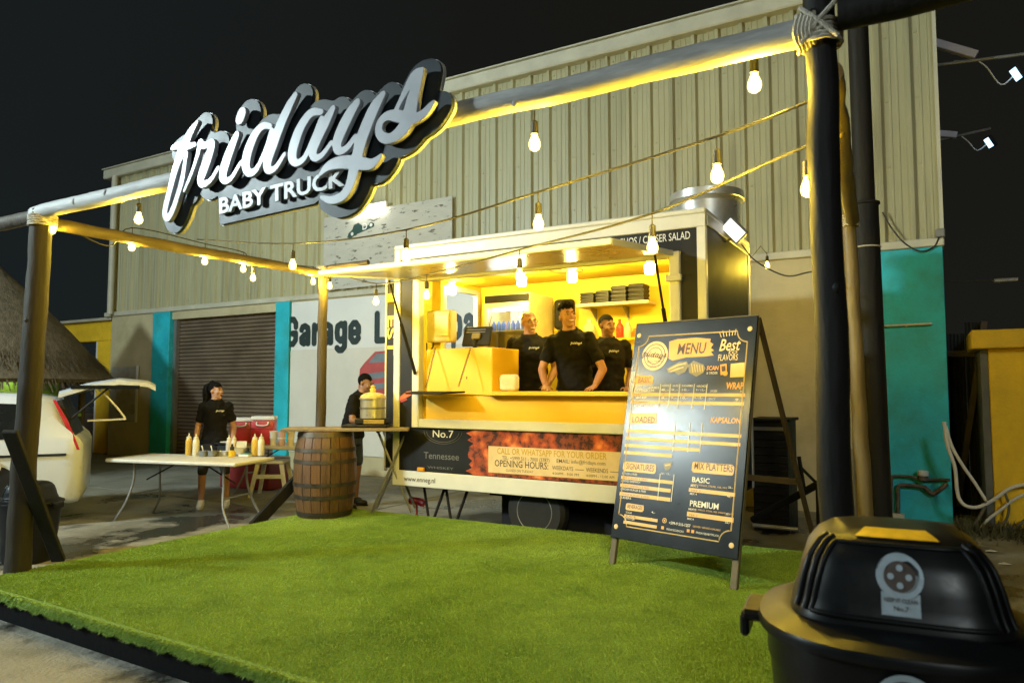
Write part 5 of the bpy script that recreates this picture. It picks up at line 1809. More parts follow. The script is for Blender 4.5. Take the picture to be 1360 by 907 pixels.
# ------------------------------------------------------------------ domed litter bins
def superring(rx, ry, z, n=48, e=3.2, cx=0, cy=0):
    out = []
    for k in range(n):
        a = 2 * math.pi * k / n
        c_, s_ = math.cos(a), math.sin(a)
        out.append((cx + rx * math.copysign(abs(c_) ** (2 / e), c_), cy + ry * math.copysign(abs(s_) ** (2 / e), s_), z))
    return out


def ring_loft(rings, capa=True, capb=True):
    n = len(rings[0])
    vs = [p for r_ in rings for p in r_]
    fs = []
    for i in range(len(rings) - 1):
        for k in range(n):
            a, c_ = i * n + k, i * n + (k + 1) % n
            fs.append((a, c_, c_ + n, a + n))
    if capa:
        fs.append(tuple(range(n - 1, -1, -1)))
    if capb:
        e = (len(rings) - 1) * n
        fs.append(tuple(e + k for k in range(n)))
    return B().raw(vs, fs)


M_bin = mat('bin_plastic', (0.006, 0.0065, 0.007), rough=0.36, spec=0.22, var=0.15, scale=10, rvar=0.04)
M_bin2 = mat('bin_flap_plastic', (0.006, 0.0065, 0.007), rough=0.34, spec=0.35, var=0.15, scale=10)
M_decal = mat('bin_decal_grey', (0.30, 0.36, 0.40), rough=0.45, var=0.15, scale=30)
LIDP0 = [(0.0, 0.224), (0.012, 0.222), (0.04, 0.212), (0.10, 0.200), (0.15, 0.186), (0.185, 0.165), (0.205, 0.138), (0.217, 0.10), (0.222, 0.05)]


LIDP = [(h * 0.80, r_ * 0.945) for h, r_ in LIDP0]


def lid_r(h):
    hs = [p[0] for p in LIDP]; rs = [p[1] for p in LIDP]
    return float(np.interp(h, hs, rs))


def lid_p(ang, h, off=0.0):
    """point on the dome; ang measured from the front (-y)"""
    r_ = lid_r(h) + off
    a = ang - math.pi / 2
    c_, s_ = math.cos(a), math.sin(a)
    e = 4.0
    return Vector((r_ * math.copysign(abs(c_) ** (2 / e), c_), r_ * 0.96 * math.copysign(abs(s_) ** (2 / e), s_), h))


def litter_bin(loc, rz, rimz, label, detail=True, sc=1.0):
    t_ = T('litter_bin', label, 'litter bin', loc, rz, group='black domed litter bins')
    t_.o.scale = (sc, sc, sc)
    b = ring_loft([superring(0.205, 0.205, 0.0, e=2.4), superring(0.212, 0.212, 0.03, e=2.4), superring(0.258, 0.258, rimz - 0.12, e=2.5), superring(0.264, 0.264, rimz - 0.1, e=2.5), superring(0.264, 0.264, rimz - 0.030, e=2.5)])
    part('body', b, M_bin, t_, 40)
    b = ring_loft([superring(0.266, 0.266, rimz - 0.044, e=2.5), superring(0.281, 0.281, rimz - 0.042, e=2.5), superring(0.283, 0.283, rimz - 0.030, e=2.5), superring(0.279, 0.279, rimz - 0.020, e=2.5), superring(0.262, 0.262, rimz - 0.014, e=2.5),
                   superring(0.240, 0.240, rimz - 0.004, e=2.6), superring(0.214, 0.210, rimz + 0.006, e=2.8)])
    part('lid_rim', b, M_bin, t_, 40)
    rings = []
    for h, r_ in LIDP:
        rings.append([tuple(lid_p(2 * math.pi * k / 64, h) + Vector((0, 0, rimz + 0.004))) for k in range(64)])
    b = ring_loft(rings)
    lid = part('lid', b, M_bin, t_, 40)
    up = Vector((0, 0, rimz + 0.004))
    # flap in front with a raised rim round it
    hs = np.linspace(0.022, 0.150, 12)
    an = np.linspace(-0.62, 0.62, 16)
    vs = [tuple(lid_p(a * (1.0 - 0.10 * (h - 0.03) / 0.158), h, 0.0035) + up) for h in hs for a in an]
    fs = [(j * 16 + i, j * 16 + i + 1, (j + 1) * 16 + i + 1, (j + 1) * 16 + i) for j in range(11) for i in range(15)]
    b = B().raw(vs, fs); flap_ = part('flap', b, M_bin2, None, 40, sub=lid)
    edge = [lid_p(a * 1.04, 0.018, 0.004) for a in an] + [lid_p(0.66 * (1.0 - 0.10 * (h - 0.03) / 0.158), h, 0.004) for h in hs] + [lid_p(a * 0.94, 0.154, 0.004) for a in an[::-1]] + [lid_p(-0.66 * (1.0 - 0.10 * (h - 0.03) / 0.158), h, 0.004) for h in hs[::-1]]
    edge = [p + up for p in edge]
    b = B(); b.tube(edge + [edge[0]], 0.0055, 8, cap=False); part('flap_rim', b, M_bin, None, 60, sub=lid)
    for s_ in (-1, 1):
        for a0 in (0.80, 1.02):
            b = B(); b.tube([lid_p(s_ * a0, h, 0.003) + up for h in np.linspace(0.016, 0.160, 14)], 0.007, 8); part('rib', b, M_bin, None, 60, sub=lid)
        b = B()
        b.box((s_ * 0.292, 0, rimz - 0.038), (0.05, 0.15, 0.025), 0.008); b.box((s_ * 0.310, 0, rimz - 0.062), (0.02, 0.14, 0.05), 0.006)
        part('handle', b, M_bin, t_)
    if detail:
        # pale round decal with a tab on the flap
        def onlid(x, z, o=0.006):
            r_ = lid_r(z) + o
            return Vector((x, -r_ * 0.96 + abs(x) ** 3 * 14, z)) + up
        def plate(pts, m, nm, o):
            b = B(); P = [onlid(x, z, o) for x, z in pts]; n = len(P)
            b.raw(P + [p + Vector((0, 0.001, 0)) for p in P], [tuple(range(n)), tuple(range(2 * n - 1, n - 1, -1))]); return part(nm, b, m, None, 0, sub=flap_)
        cz = 0.102
        plate([(0.042 * math.cos(t), cz + 0.042 * math.sin(t)) for t in np.linspace(0, 2 * math.pi, 33)[:-1]], M_decal, 'decal', 0.0062)
        plate([(0.028 * math.cos(t), cz + 0.028 * math.sin(t)) for t in np.linspace(0, 2 * math.pi, 33)[:-1]], M_ink, 'decal', 0.0074)
        for a in range(4):
            dx, dz = 0.016 * math.cos(a * math.pi / 2), 0.016 * math.sin(a * math.pi / 2)
            plate([(dx + 0.006 * math.cos(t), cz + dz + 0.006 * math.sin(t)) for t in np.linspace(0, 2 * math.pi, 13)[:-1]], M_decal, 'decal', 0.0086)
        plate([(-0.034, 0.030), (0.034, 0.030), (0.034, 0.072), (-0.034, 0.072)], M_decal, 'decal', 0.0055)
        for s, zz, w_, h_ in (('KEEP IT CLEAN', 0.055, 0.058, 0.011), ('No.7', 0.040, 0.026, 0.012)):
            b = text_b(s, h_, 0, 0.01, align='CENTER', width=w_)
            b.v = [tuple(onlid(p[0], zz + p[2], 0.0070)) for p in b.v]; part('lettering', b, M_ink, None, 0, sub=flap_)
        # yellow patch laid on the crown of the lid
        b = B()
        P = []
        for a in np.linspace(-0.34, 0.34, 9):
            P.append(lid_p(a, 0.164, 0.003) + up + Vector((0, 0, 0.002)))
        for a in np.linspace(0.42, -0.42, 9):
            P.append(lid_p(a, 0.1745, 0.004) + up + Vector((0, 0, 0.004)))
        b.raw(P, [tuple([i, i + 1, 16 - i, 17 - i]) for i in range(8)]); part('crown_patch', b, mat('patch_yellow', (0.62, 0.40, 0.02), rough=0.4, var=0.2, scale=40), None, 0, sub=lid)
        # emblem on the body
        zc, yb_ = rimz - 0.106, -0.270
        for r0, r1, m_, dy in ((0.0005, 0.056, M_decal, 0), (0.040, 0.044, M_ink, 0.0012), (0.030, 0.0325, M_ink, 0.0012)):
            b = disc(r0, r1, (0, zc), None, 1); b.v = [(p[0], yb_ - dy + (zc - p[2]) * 0.055 - 0.002, p[2]) for p in b.v]; part('emblem', b, m_, t_, 0)
        b = script_b(0.105); b.v = [(p[0], yb_ - 0.0026 - p[2] * 0.055 - 0.002, p[2] + zc) for p in b.v]; part('emblem_lettering', b, M_ink, t_, 0)
    return t_


BD = 1.94
bc_ = Fh * BD + Rt * ((1178 - 680) / FPX * BD)
litter_bin((bc_.x, bc_.y, 0), math.atan2(bc_.y, bc_.x) - math.pi / 2 + R(3), 0.992 / 1.21, 'large black domed litter bin with grey decal in the right foreground', True, 1.21)
p = at(33, 752, Z=0.0)
litter_bin((p.x - 0.2, p.y + 0.12, 0), R(25), 0.62, 'black domed litter bin half hidden behind the left dark post', False, 0.9)

# ------------------------------------------------------------------ barrel, plank top, food warmer
p = at(431, 689, Z=DZ)
dv = Vector((p.x, p.y, 0)).normalized()
bcx, bcy = p.x + dv.x * 0.27, p.y + dv.y * 0.27
bar = T('barrel', 'old brown wooden barrel with iron hoops carrying a plank top', 'barrel', (bcx, bcy, DZ))
BH = 0.905
M_stave = mat('barrel_stave', (0.17, 0.088, 0.034), rough=0.42, var=0.4, scale=5, bump=0.5, bscale=28, stretch=(1, 1, 0.15), col2=(0.055, 0.030, 0.014), mixscale=5)
M_hoop = mat('hoop_iron', (0.085, 0.072, 0.055), rough=0.5, metal=0.7, var=0.3, scale=12)


def bar_r(z):
    t = (z / BH) * 2 - 1
    return 0.335 - 0.052 * t * t


NS = 20
for k in range(NS):
    a0, a1 = 2 * math.pi * (k + 0.035) / NS, 2 * math.pi * (k + 0.965) / NS
    vs, fs = [], []
    off = random.uniform(-0.002, 0.002)
    for i in range(11):
        z = BH * i / 10
        for a in (a0, (a0 + a1) / 2, a1):
            r_ = bar_r(z) + off
            vs.append((r_ * math.cos(a), r_ * math.sin(a), z))
        for a in (a1, a0):
            r_ = bar_r(z) - 0.022
            vs.append((r_ * math.cos(a), r_ * math.sin(a), z))
    for i in range(10):
        for j in range(5):
            fs.append((i * 5 + j, i * 5 + (j + 1) % 5, i * 5 + 5 + (j + 1) % 5, i * 5 + 5 + j))
    fs += [(4, 3, 2, 1, 0), (50, 51, 52, 53, 54)]
    part('stave', B().raw(vs, fs), M_stave, bar, 30)
b = B(); b.lathe([(0.0, BH - 0.05), (0.272, BH - 0.05), (0.272, BH - 0.03), (0.0, BH - 0.03)], n=32); part('head', b, M_stave, bar)
for z, w_ in ((0.015, 0.05), (0.20, 0.042), (0.33, 0.042), (0.57, 0.042), (0.69, 0.042), (0.845, 0.05)):
    b = B(); b.lathe([(bar_r(z) - 0.002, z), (bar_r(z) + 0.0055, z), (bar_r(z + w_) + 0.0055, z + w_), (bar_r(z + w_) - 0.002, z + w_)], n=40); part('hoop', b, M_hoop, bar)
pt_ = T('plank_top', 'thin light plank lying across the barrel and a folding trestle', 'plank', (bcx, bcy, DZ + BH), math.atan2(Rt.y, Rt.x) + R(4))
b = B()
for k in range(2):
    b.box((0.24, -0.13 + k * 0.235, 0.018), (1.34, 0.228, 0.030), 0.004)
part('board', b, mat('plank_wood', (0.24, 0.19, 0.12), rough=0.6, var=0.3, scale=5, bump=0.3, stretch=(0.2, 1, 1)), pt_)
pr = Euler((0, 0, math.atan2(Rt.y, Rt.x) + R(4))).to_matrix()


def onplank(x, y, z=0.0):
    v = pr @ Vector((x, y, 0))
    return Vector((bcx + v.x, bcy + v.y, DZ + BH + 0.035 + z))


trs = T('folding_trestle', 'black crossed folding trestle under the right end of the plank', 'trestle', (*(Vector((bcx, bcy, 0)) + pr @ Vector((0.72, 0.2, 0))).xy, DZ), math.atan2(Rt.y, Rt.x))
for sy in (-0.15, 0.15):
    b = B(); b.cyl((-0.22, sy, 0), (0.16, sy, BH - 0.02), 0.014, n=8); part('leg', b, M_grey_metal, trs)
    b = B(); b.cyl((0.22, sy + 0.032, 0), (-0.16, sy + 0.032, BH - 0.02), 0.014, n=8); part('leg', b, M_grey_metal, trs)
b = B(); b.cyl((-0.16, -0.16, BH - 0.02), (-0.16, 0.2, BH - 0.02), 0.014, n=8); part('rail', b, M_black_metal, trs)
b = B(); b.cyl((0.16, -0.16, BH - 0.02), (0.16, 0.2, BH - 0.02), 0.014, n=8); part('rail', b, M_black_metal, trs)
q = onplank(0.50, 0.02)
fw = T('food_warmer', 'round steel food warmer with glass lid on a black tray', 'food warmer', q, math.atan2(Rt.y, Rt.x))
b = B(); b.box((-0.06, 0, 0.016), (0.50, 0.34, 0.03), 0.012); part('tray', b, M_black, fw)
b = B(); b.box((0.0, 0, 0.064), (0.34, 0.28, 0.06), 0.012); part('base', b, M_black, fw)
b = B(); b.box((0.04, -0.142, 0.064), (0.22, 0.006, 0.045), 0.002); part('control_plate', b, mat('brass_plate', (0.6, 0.45, 0.15), rough=0.35, metal=0.6), fw)
b = B(); b.lathe([(0.130, 0.096), (0.135, 0.10), (0.135, 0.30), (0.148, 0.305), (0.148, 0.318), (0.135, 0.32)], n=32); part('pot', b, M_steel, fw)
b = B(); b.lathe([(0.139, 0.20), (0.142, 0.203), (0.142, 0.215), (0.139, 0.218)], n=32); part('band', b, M_grey_metal, fw)
b = B(); b.lathe([(0.14, 0.321), (0.13, 0.345), (0.09, 0.37), (0.05, 0.378)], n=32); part('lid', b, mat('lid_cream', (0.70, 0.58, 0.28), rough=0.25), fw)
b = B(); b.lathe([(0.03, 0.379), (0.035, 0.41), (0.02, 0.43), (0.03, 0.45), (0.0, 0.46)], n=16); part('knob', b, mat('knob_yellow', (0.75, 0.55, 0.12), rough=0.35), fw)

# ------------------------------------------------------------------ folding tables
M_ttop = mat('table_plastic', (0.60, 0.57, 0.48), rough=0.5, var=0.08, scale=4, bump=0.08, bscale=120)


def folding_table(loc, rz, label, L=1.82, D=0.74, H=0.735):
    t_ = T('folding_table', label, 'table', loc, rz, group='white folding tables by the shutter')
    b = B(); b.box((0, 0, H - 0.022), (L, D, 0.044), 0.016, seg=3); part('tabletop', b, M_ttop, t_)
    for s_ in (-1, 1):
        b = B()
        for y in (-0.27, 0.27):
            b.tube(spline([(s_ * (L / 2 - 0.28), y * 0.75, H - 0.05), (s_ * (L / 2 - 0.27), y * 0.78, H * 0.6), (s_ * (L / 2 - 0.22), y, H * 0.28), (s_ * (L / 2 - 0.10), y * 1.12, 0.0)], 5), 0.014, 8)
        b.cyl((s_ * (L / 2 - 0.245), -0.24, H * 0.42), (s_ * (L / 2 - 0.245), 0.24, H * 0.42), 0.011, n=8)
        b.cyl((s_ * (L / 2 - 0.28), -0.22, H - 0.05), (s_ * (L / 2 - 0.28), 0.22, H - 0.05), 0.011, n=8)
        part('leg_frame', b, M_grey_metal, t_)
        b = B(); b.cyl((s_ * (L / 2 - 0.27), 0, H * 0.62), (s_ * 0.18, 0, H - 0.06), 0.009, n=6); part('stay', b, M_black_metal, t_)
    return t_


f1, f2 = at(172, 610, Z=0.735), at(312, 615, Z=0.735)
e1 = (f2 - f1).normalized()
n1 = Vector((-e1.y, e1.x, 0))
tc1 = f2 - e1 * 0.91 + n1 * 0.37
t1rz = math.atan2(e1.y, e1.x)
folding_table((tc1.x, tc1.y, 0), t1rz, 'white folding table in front with squeeze bottles and tubs')
t2c = Vector((-8.15, 7.55, 0))
folding_table(t2c, R(4), 'white folding table behind carrying the two red coolers and cups')


def on_t1(px_, py_, h_=0.0):
    """place on the front table whose foot is seen at px, py"""
    return at(px_, py_, Z=0.736)


# bottles on the front table
bi = 0
for x, y, col_, lb in ((250.5, 604, (0.58, 0.36, 0.05), 'amber squeeze bottle, leftmost on the front table'), (260, 605, (0.62, 0.58, 0.42), 'cream squeeze bottle beside the amber one at the table left'),
                       (338, 605, (0.58, 0.38, 0.06), 'amber squeeze bottle near the right table end'), (346.5, 605, (0.68, 0.64, 0.50), 'cream squeeze bottle, rightmost on the front table')):
    q = on_t1(x, y)
    t_ = T('squeeze_bottle', lb, 'bottle', q, group='squeeze bottles on the front table')
    b = B(); b.lathe([(0.036, 0.0), (0.040, 0.012), (0.040, 0.17), (0.034, 0.195), (0.026, 0.205)], n=18); part('body', b, mat('squeeze_%d' % int(x), col_, rough=0.35, var=0.06), t_)
    b = B(); b.lathe([(0.030, 0.202), (0.030, 0.222), (0.012, 0.235), (0.006, 0.27)], n=14); part('nozzle', b, mat('nozzle_cream', (0.66, 0.60, 0.42), rough=0.4), t_)
for x, y, lb in ((284, 589, 'small cream squeeze bottle behind the black tray, left of the pair'), (291, 588, 'small cream squeeze bottle behind the black tray, right of the pair')):
    q = on_t1(x, 604) + n1 * 0.28
    q.z = 0.736
    t_ = T('squeeze_bottle', lb, 'bottle', q, group='squeeze bottles on the front table')
    b = B(); b.lathe([(0.034, 0.0), (0.038, 0.012), (0.038, 0.14), (0.03, 0.16), (0.022, 0.17)], n=18); part('body', b, mat('squeeze_small', (0.60, 0.52, 0.40), rough=0.35, var=0.06), t_)
    b = B(); b.lathe([(0.026, 0.168), (0.026, 0.19), (0.010, 0.20), (0.006, 0.23)], n=14); part('nozzle', b, MATS['nozzle_cream'], t_)
M_tub = mat('grey_tub', (0.16, 0.17, 0.17), rough=0.4, var=0.1)
for x, lb in ((270, 'left grey food tub with a spoon on the front table'), (282, 'right grey food tub with a spoon on the front table')):
    q = on_t1(x, 606)
    t_ = T('food_tub', lb, 'food tub', q, t1rz, group='grey food tubs on the front table')
    b = ring_loft([superring(0.042, 0.036, 0.0, 24, 5), superring(0.048, 0.042, 0.062, 24, 5), superring(0.053, 0.047, 0.064, 24, 5), superring(0.053, 0.047, 0.07, 24, 5), superring(0.046, 0.04, 0.07, 24, 5), superring(0.044, 0.038, 0.03, 24, 5)]); part('tub', b, M_tub, t_)
    b = B(); b.tube([(0, 0, 0.03), (-0.02, 0.01, 0.09), (-0.035, 0.01, 0.13)], [0.006, 0.006, 0.009], 8); part('spoon', b, M_white_plastic, t_)
q = on_t1(296, 605); t_ = T('steel_pan', 'shallow steel pan on the front table', 'pan', q, t1rz)
b = ring_loft([superring(0.075, 0.05, 0.0, 24, 5), superring(0.082, 0.056, 0.05, 24, 5), superring(0.092, 0.064, 0.052, 24, 5), superring(0.092, 0.064, 0.056, 24, 5), superring(0.078, 0.052, 0.056, 24, 5), superring(0.073, 0.048, 0.01, 24, 5)]); part('pan', b, M_steel, t_)
b = B(); b.tube([(0.08, 0, 0.05), (0.12, 0, 0.055), (0.15, 0, 0.05)], 0.007, 6); part('handle', b, M_steel, t_)
q = on_t1(293, 601) + n1 * 0.12; t_ = T('black_tray', 'raised black serving tray behind the tubs', 'tray', (q.x, q.y, 0.736), t1rz)
b = B(); b.box((0, 0, 0.11), (0.26, 0.2, 0.02), 0.008); part('tray', b, M_black, t_)
b = B(); b.box((0, 0, 0.05), (0.20, 0.15, 0.10), 0.01); part('stand', b, M_black, t_)
b = B(); b.box((0.01, 0, 0.128), (0.16, 0.12, 0.014), 0.006); part('paper', b, M_white_plastic, t_)
q = on_t1(308, 606); t_ = T('sauce_jar', 'small yellow jar with black cap on the front table', 'jar', q)
b = B(); b.lathe([(0.040, 0.0), (0.043, 0.01), (0.043, 0.06), (0.03, 0.075)], n=16); part('body', b, mat('jar_yellow', (0.68, 0.44, 0.02), rough=0.3), t_)
b = B(); b.lathe([(0.024, 0.075), (0.024, 0.11), (0.014, 0.125), (0.012, 0.15), (0.0, 0.152)], n=14); part('cap', b, M_black, t_)
q = on_t1(318, 603); t_ = T('takeaway_carton', 'open pale takeaway carton near the right table end', 'carton', q, t1rz + R(20))
b = ring_loft([superring(0.055, 0.05, 0.0, 16, 6), superring(0.07, 0.065, 0.075, 16, 6)], True, False); part('carton', b, mat('carton_pale', (0.55, 0.50, 0.34), rough=0.7), t_)
b = B(); b.box((0, 0.075, 0.115), (0.13, 0.006, 0.09), 0.002, rot=(R(-25), 0, 0)); part('lid', b, MATS['carton_pale'], t_)
q = on_t1(326, 606); t_ = T('napkin_stack', 'low stack of white and teal napkins on the front table', 'napkins', q, t1rz + R(8))
b = B(); b.box((0, 0, 0.014), (0.13, 0.11, 0.026), 0.003); part('napkins', b, M_white_plastic, t_)
b = B(); b.box((0.01, 0, 0.034), (0.11, 0.09, 0.01), 0.003); part('top_pack', b, mat('teal_pack', (0.05, 0.25, 0.24), rough=0.5), t_)
q = on_t1(280, 598) + n1 * 0.2; b = B(); b.lathe([(0.02, 0), (0.022, 0.01), (0.022, 0.12), (0.008, 0.15), (0.0, 0.152)], n=12)
single('hot_sauce_bottle', b, mat('hot_sauce_red', (0.5, 0.03, 0.02), rough=0.3), 'small red hot sauce bottle behind the grey tubs', 'bottle').location = (q.x, q.y, 0.736)

# coolers on the back table
for i, (x0, x1, yt, lb) in enumerate(((302, 331, 555, 'left red cooler with white lid and handle on the back table'), (330, 361, 553, 'right red cooler with white lid and handle on the back table'))):
    Yc = 7.32
    a, z = at(x0, 592, Y=Yc), at(x1, yt, Y=Yc)
    w_ = (x1 - x0) / FPX * ((a - CAM).dot(FW))
    h_ = z.z - 0.737
    t_ = T('cooler', lb, 'cooler', ((a.x + z.x) / 2 - 0.05, Yc + 0.12, 0.736), R(38), group='red coolers on the back table')
    b = B(); b.box((0, 0, (h_ - 0.06) / 2), (w_ * 0.93, 0.26, h_ - 0.06), 0.02, seg=2); part('body', b, M_red, t_)
    b = B(); b.box((0, 0, h_ - 0.03), (w_ * 0.97, 0.28, 0.058), 0.014, seg=2); part('lid', b, M_white_plastic, t_)
    b = B(); b.tube(spline([(-0.08, -0.132, h_ * 0.80), (-0.075, -0.155, h_ * 0.70), (0.0, -0.16, h_ * 0.665), (0.075, -0.155, h_ * 0.70), (0.08, -0.132, h_ * 0.80)], 4), 0.011, 8); part('handle', b, M_white_plastic, t_)
    b = B(); b.box((0, -0.1315, h_ * 0.55), (w_ * 0.9, 0.004, 0.012)); part('seam', b, mat('red_dark', (0.22, 0.01, 0.012), rough=0.5), t_)
for x, lb, c_ in ((363, 'white paper cup stack left of the pink one', (0.62, 0.58, 0.5)), (374, 'pinkish paper cup stack on the back table', (0.56, 0.36, 0.30)), (386, 'cream tub at the right end of the back table', (0.60, 0.52, 0.36))):
    q = at(x, 590, Y=7.35)
    t_ = T('cup_stack', lb, 'cups', (q.x, 7.35, 0.736), group='cup stacks on the back table')
    b = B(); b.lathe([(0.045, 0.0), (0.055, 0.19), (0.06, 0.195), (0.06, 0.205), (0.05, 0.206), (0.042, 0.15)], n=18); part('cups', b, mat('cup_%d' % x, c_, rough=0.6), t_)
    b = B(); b.lathe([(0.0515, 0.10), (0.054, 0.103), (0.0545, 0.115), (0.0525, 0.118)], n=18); part('rim', b, M_white_plastic, t_)
# big red cool box on the ground behind, its shade put into the colours
q = at(292, 660, Z=0)
t_ = T('cool_box', 'long red cool box coloured as shaded, on the ground behind the front table', 'cool box', (q.x - 0.35, q.y + 0.9, 0), R(6))
b = B(); b.box((0, 0, 0.23), (1.0, 0.45, 0.44), 0.03, seg=2); part('body', b, mat('shaded_red_plastic', (0.20, 0.018, 0.018), rough=0.5), t_)
b = B(); b.box((0, 0, 0.475), (1.03, 0.48, 0.05), 0.02, seg=2); part('lid', b, mat('shaded_red_lid', (0.30, 0.20, 0.17), rough=0.5), t_)
# white plastic stool
q = at(346, 662, Z=0)
t_ = T('plastic_stool', 'white plastic stool with splayed legs under the back table', 'stool', (q.x - 0.05, q.y + 0.25, 0), R(30))
b = B(); b.box((0, 0, 0.50), (0.42, 0.36, 0.04), 0.012); part('seat', b, M_white_plastic, t_)
for sx in (-1, 1):
    for sy in (-1, 1):
        b = B(); b.prism([(sx * 0.17 - 0.03, sy * 0.14, 0.48), (sx * 0.17 + 0.03, sy * 0.14, 0.48), (sx * 0.26 + 0.025, sy * 0.2, 0.0), (sx * 0.26 - 0.025, sy * 0.2, 0.0)], (0, 0.03, 0)); part('leg', b, M_white_plastic, t_)
b = B(); b.box((0, -0.16, 0.30), (0.40, 0.02, 0.06), 0.004); part('rail', b, M_white_plastic, t_)
# low bench by the wall
q = at(178, 632, Z=0)
t_ = T('wooden_bench', 'low dark wooden bench against the wall under the poster', 'bench', (q.x, BY - 0.5, 0), 0)
b = B(); b.box((0, 0, 0.45), (1.3, 0.34, 0.05), 0.008); part('seat', b, M_wood_dark, t_)
for sx in (-0.5, 0.5):
    b = B(); b.box((sx, 0, 0.212), (0.09, 0.28, 0.424), 0.006); part('leg', b, mat('bench_leg', (0.24, 0.18, 0.08), rough=0.7), t_)
# ------------------------------------------------------------------ people
from mathutils import noise as mnoise

M_shirt = mat('black_polo', (0.008, 0.008, 0.009), rough=0.9, spec=0.15, var=0.25, scale=12, bump=0.35, bscale=14)
M_pants = mat('black_trousers', (0.014, 0.014, 0.015), rough=0.85, var=0.2, scale=12)
M_denim = mat('blue_denim', (0.035, 0.045, 0.075), rough=0.85, var=0.25, scale=14)
M_hair = mat('black_hair', (0.004, 0.0036, 0.003), rough=0.8, spec=0.12, var=0.4, scale=60, bump=0.6, bscale=140)
M_shoe = mat('white_shoe', (0.66, 0.65, 0.62), rough=0.5, var=0.08)
M_sole = mat('shoe_sole', (0.45, 0.44, 0.42), rough=0.6)
M_eye = mat('eye_white', (0.42, 0.38, 0.33), rough=0.25, var=0.0)
M_iris = mat('eye_iris', (0.02, 0.012, 0.008), rough=0.2, var=0.0)
M_teeth = mat('teeth', (0.75, 0.70, 0.60), rough=0.3, var=0.0)
M_lip = mat('lips', (0.20, 0.075, 0.055), rough=0.5, var=0.1)
M_frame = mat('glasses_frame', (0.02, 0.015, 0.01), rough=0.3)


def skin(name, c):
    m = mat(name, c, rough=0.48, var=0.10, scale=14, bump=0.05, bscale=90)
    m.node_tree.nodes['Principled BSDF'].inputs['Subsurface Weight'].default_value = 0.0
    return m


def hand(b, wrist, d, n, curl=0.5, s=1.0, side=1):
    """palm and five fingers: wrist, pointing direction d, palm normal n (towards what it rests on)"""
    d = Vector(d).normalized()
    n = Vector(n)
    n = (n - d * n.dot(d)).normalized()
    w = d.cross(n) * side
    b.capsule(wrist, Vector(wrist) + d * 0.03 * s, 0.026 * s, 0.028 * s)
    pc = Vector(wrist) + d * 0.055 * s
    for k in range(4):
        o = (k - 1.5) * 0.0205 * s
        b.capsule(pc + w * o * 0.8 - d * 0.035 * s, pc + w * o + d * 0.035 * s, 0.0145 * s, 0.0125 * s, 10)
        L = (0.060, 0.072, 0.076, 0.066)[k] * s
        p0 = pc + w * o * 1.12 + d * 0.038 * s
        a = curl * 0.6
        d1 = (d * math.cos(a) + n * math.sin(a) + w * (k - 1.5) * 0.09).normalized()
        p1 = p0 + d1 * L * 0.5
        a2 = curl * 1.4
        d2 = (d * math.cos(a2) + n * math.sin(a2) + w * (k - 1.5) * 0.05).normalized()
        p2 = p1 + d2 * L * 0.55
        b.capsule(p0, p1, 0.0092 * s, 0.0088 * s, 8)
        b.capsule(p1, p2, 0.0088 * s, 0.0074 * s, 8)
    t0 = pc - d * 0.03 * s + w * 0.030 * s
    t1 = t0 + (d * 0.6 + w * 0.75 + n * 0.25).normalized() * 0.042 * s
    t2 = t1 + (d * 0.9 + w * 0.25 + n * 0.35).normalized() * 0.034 * s
    b.capsule(t0, t1, 0.0125 * s, 0.0105 * s, 8)
    b.capsule(t1, t2, 0.0105 * s, 0.008 * s, 8)


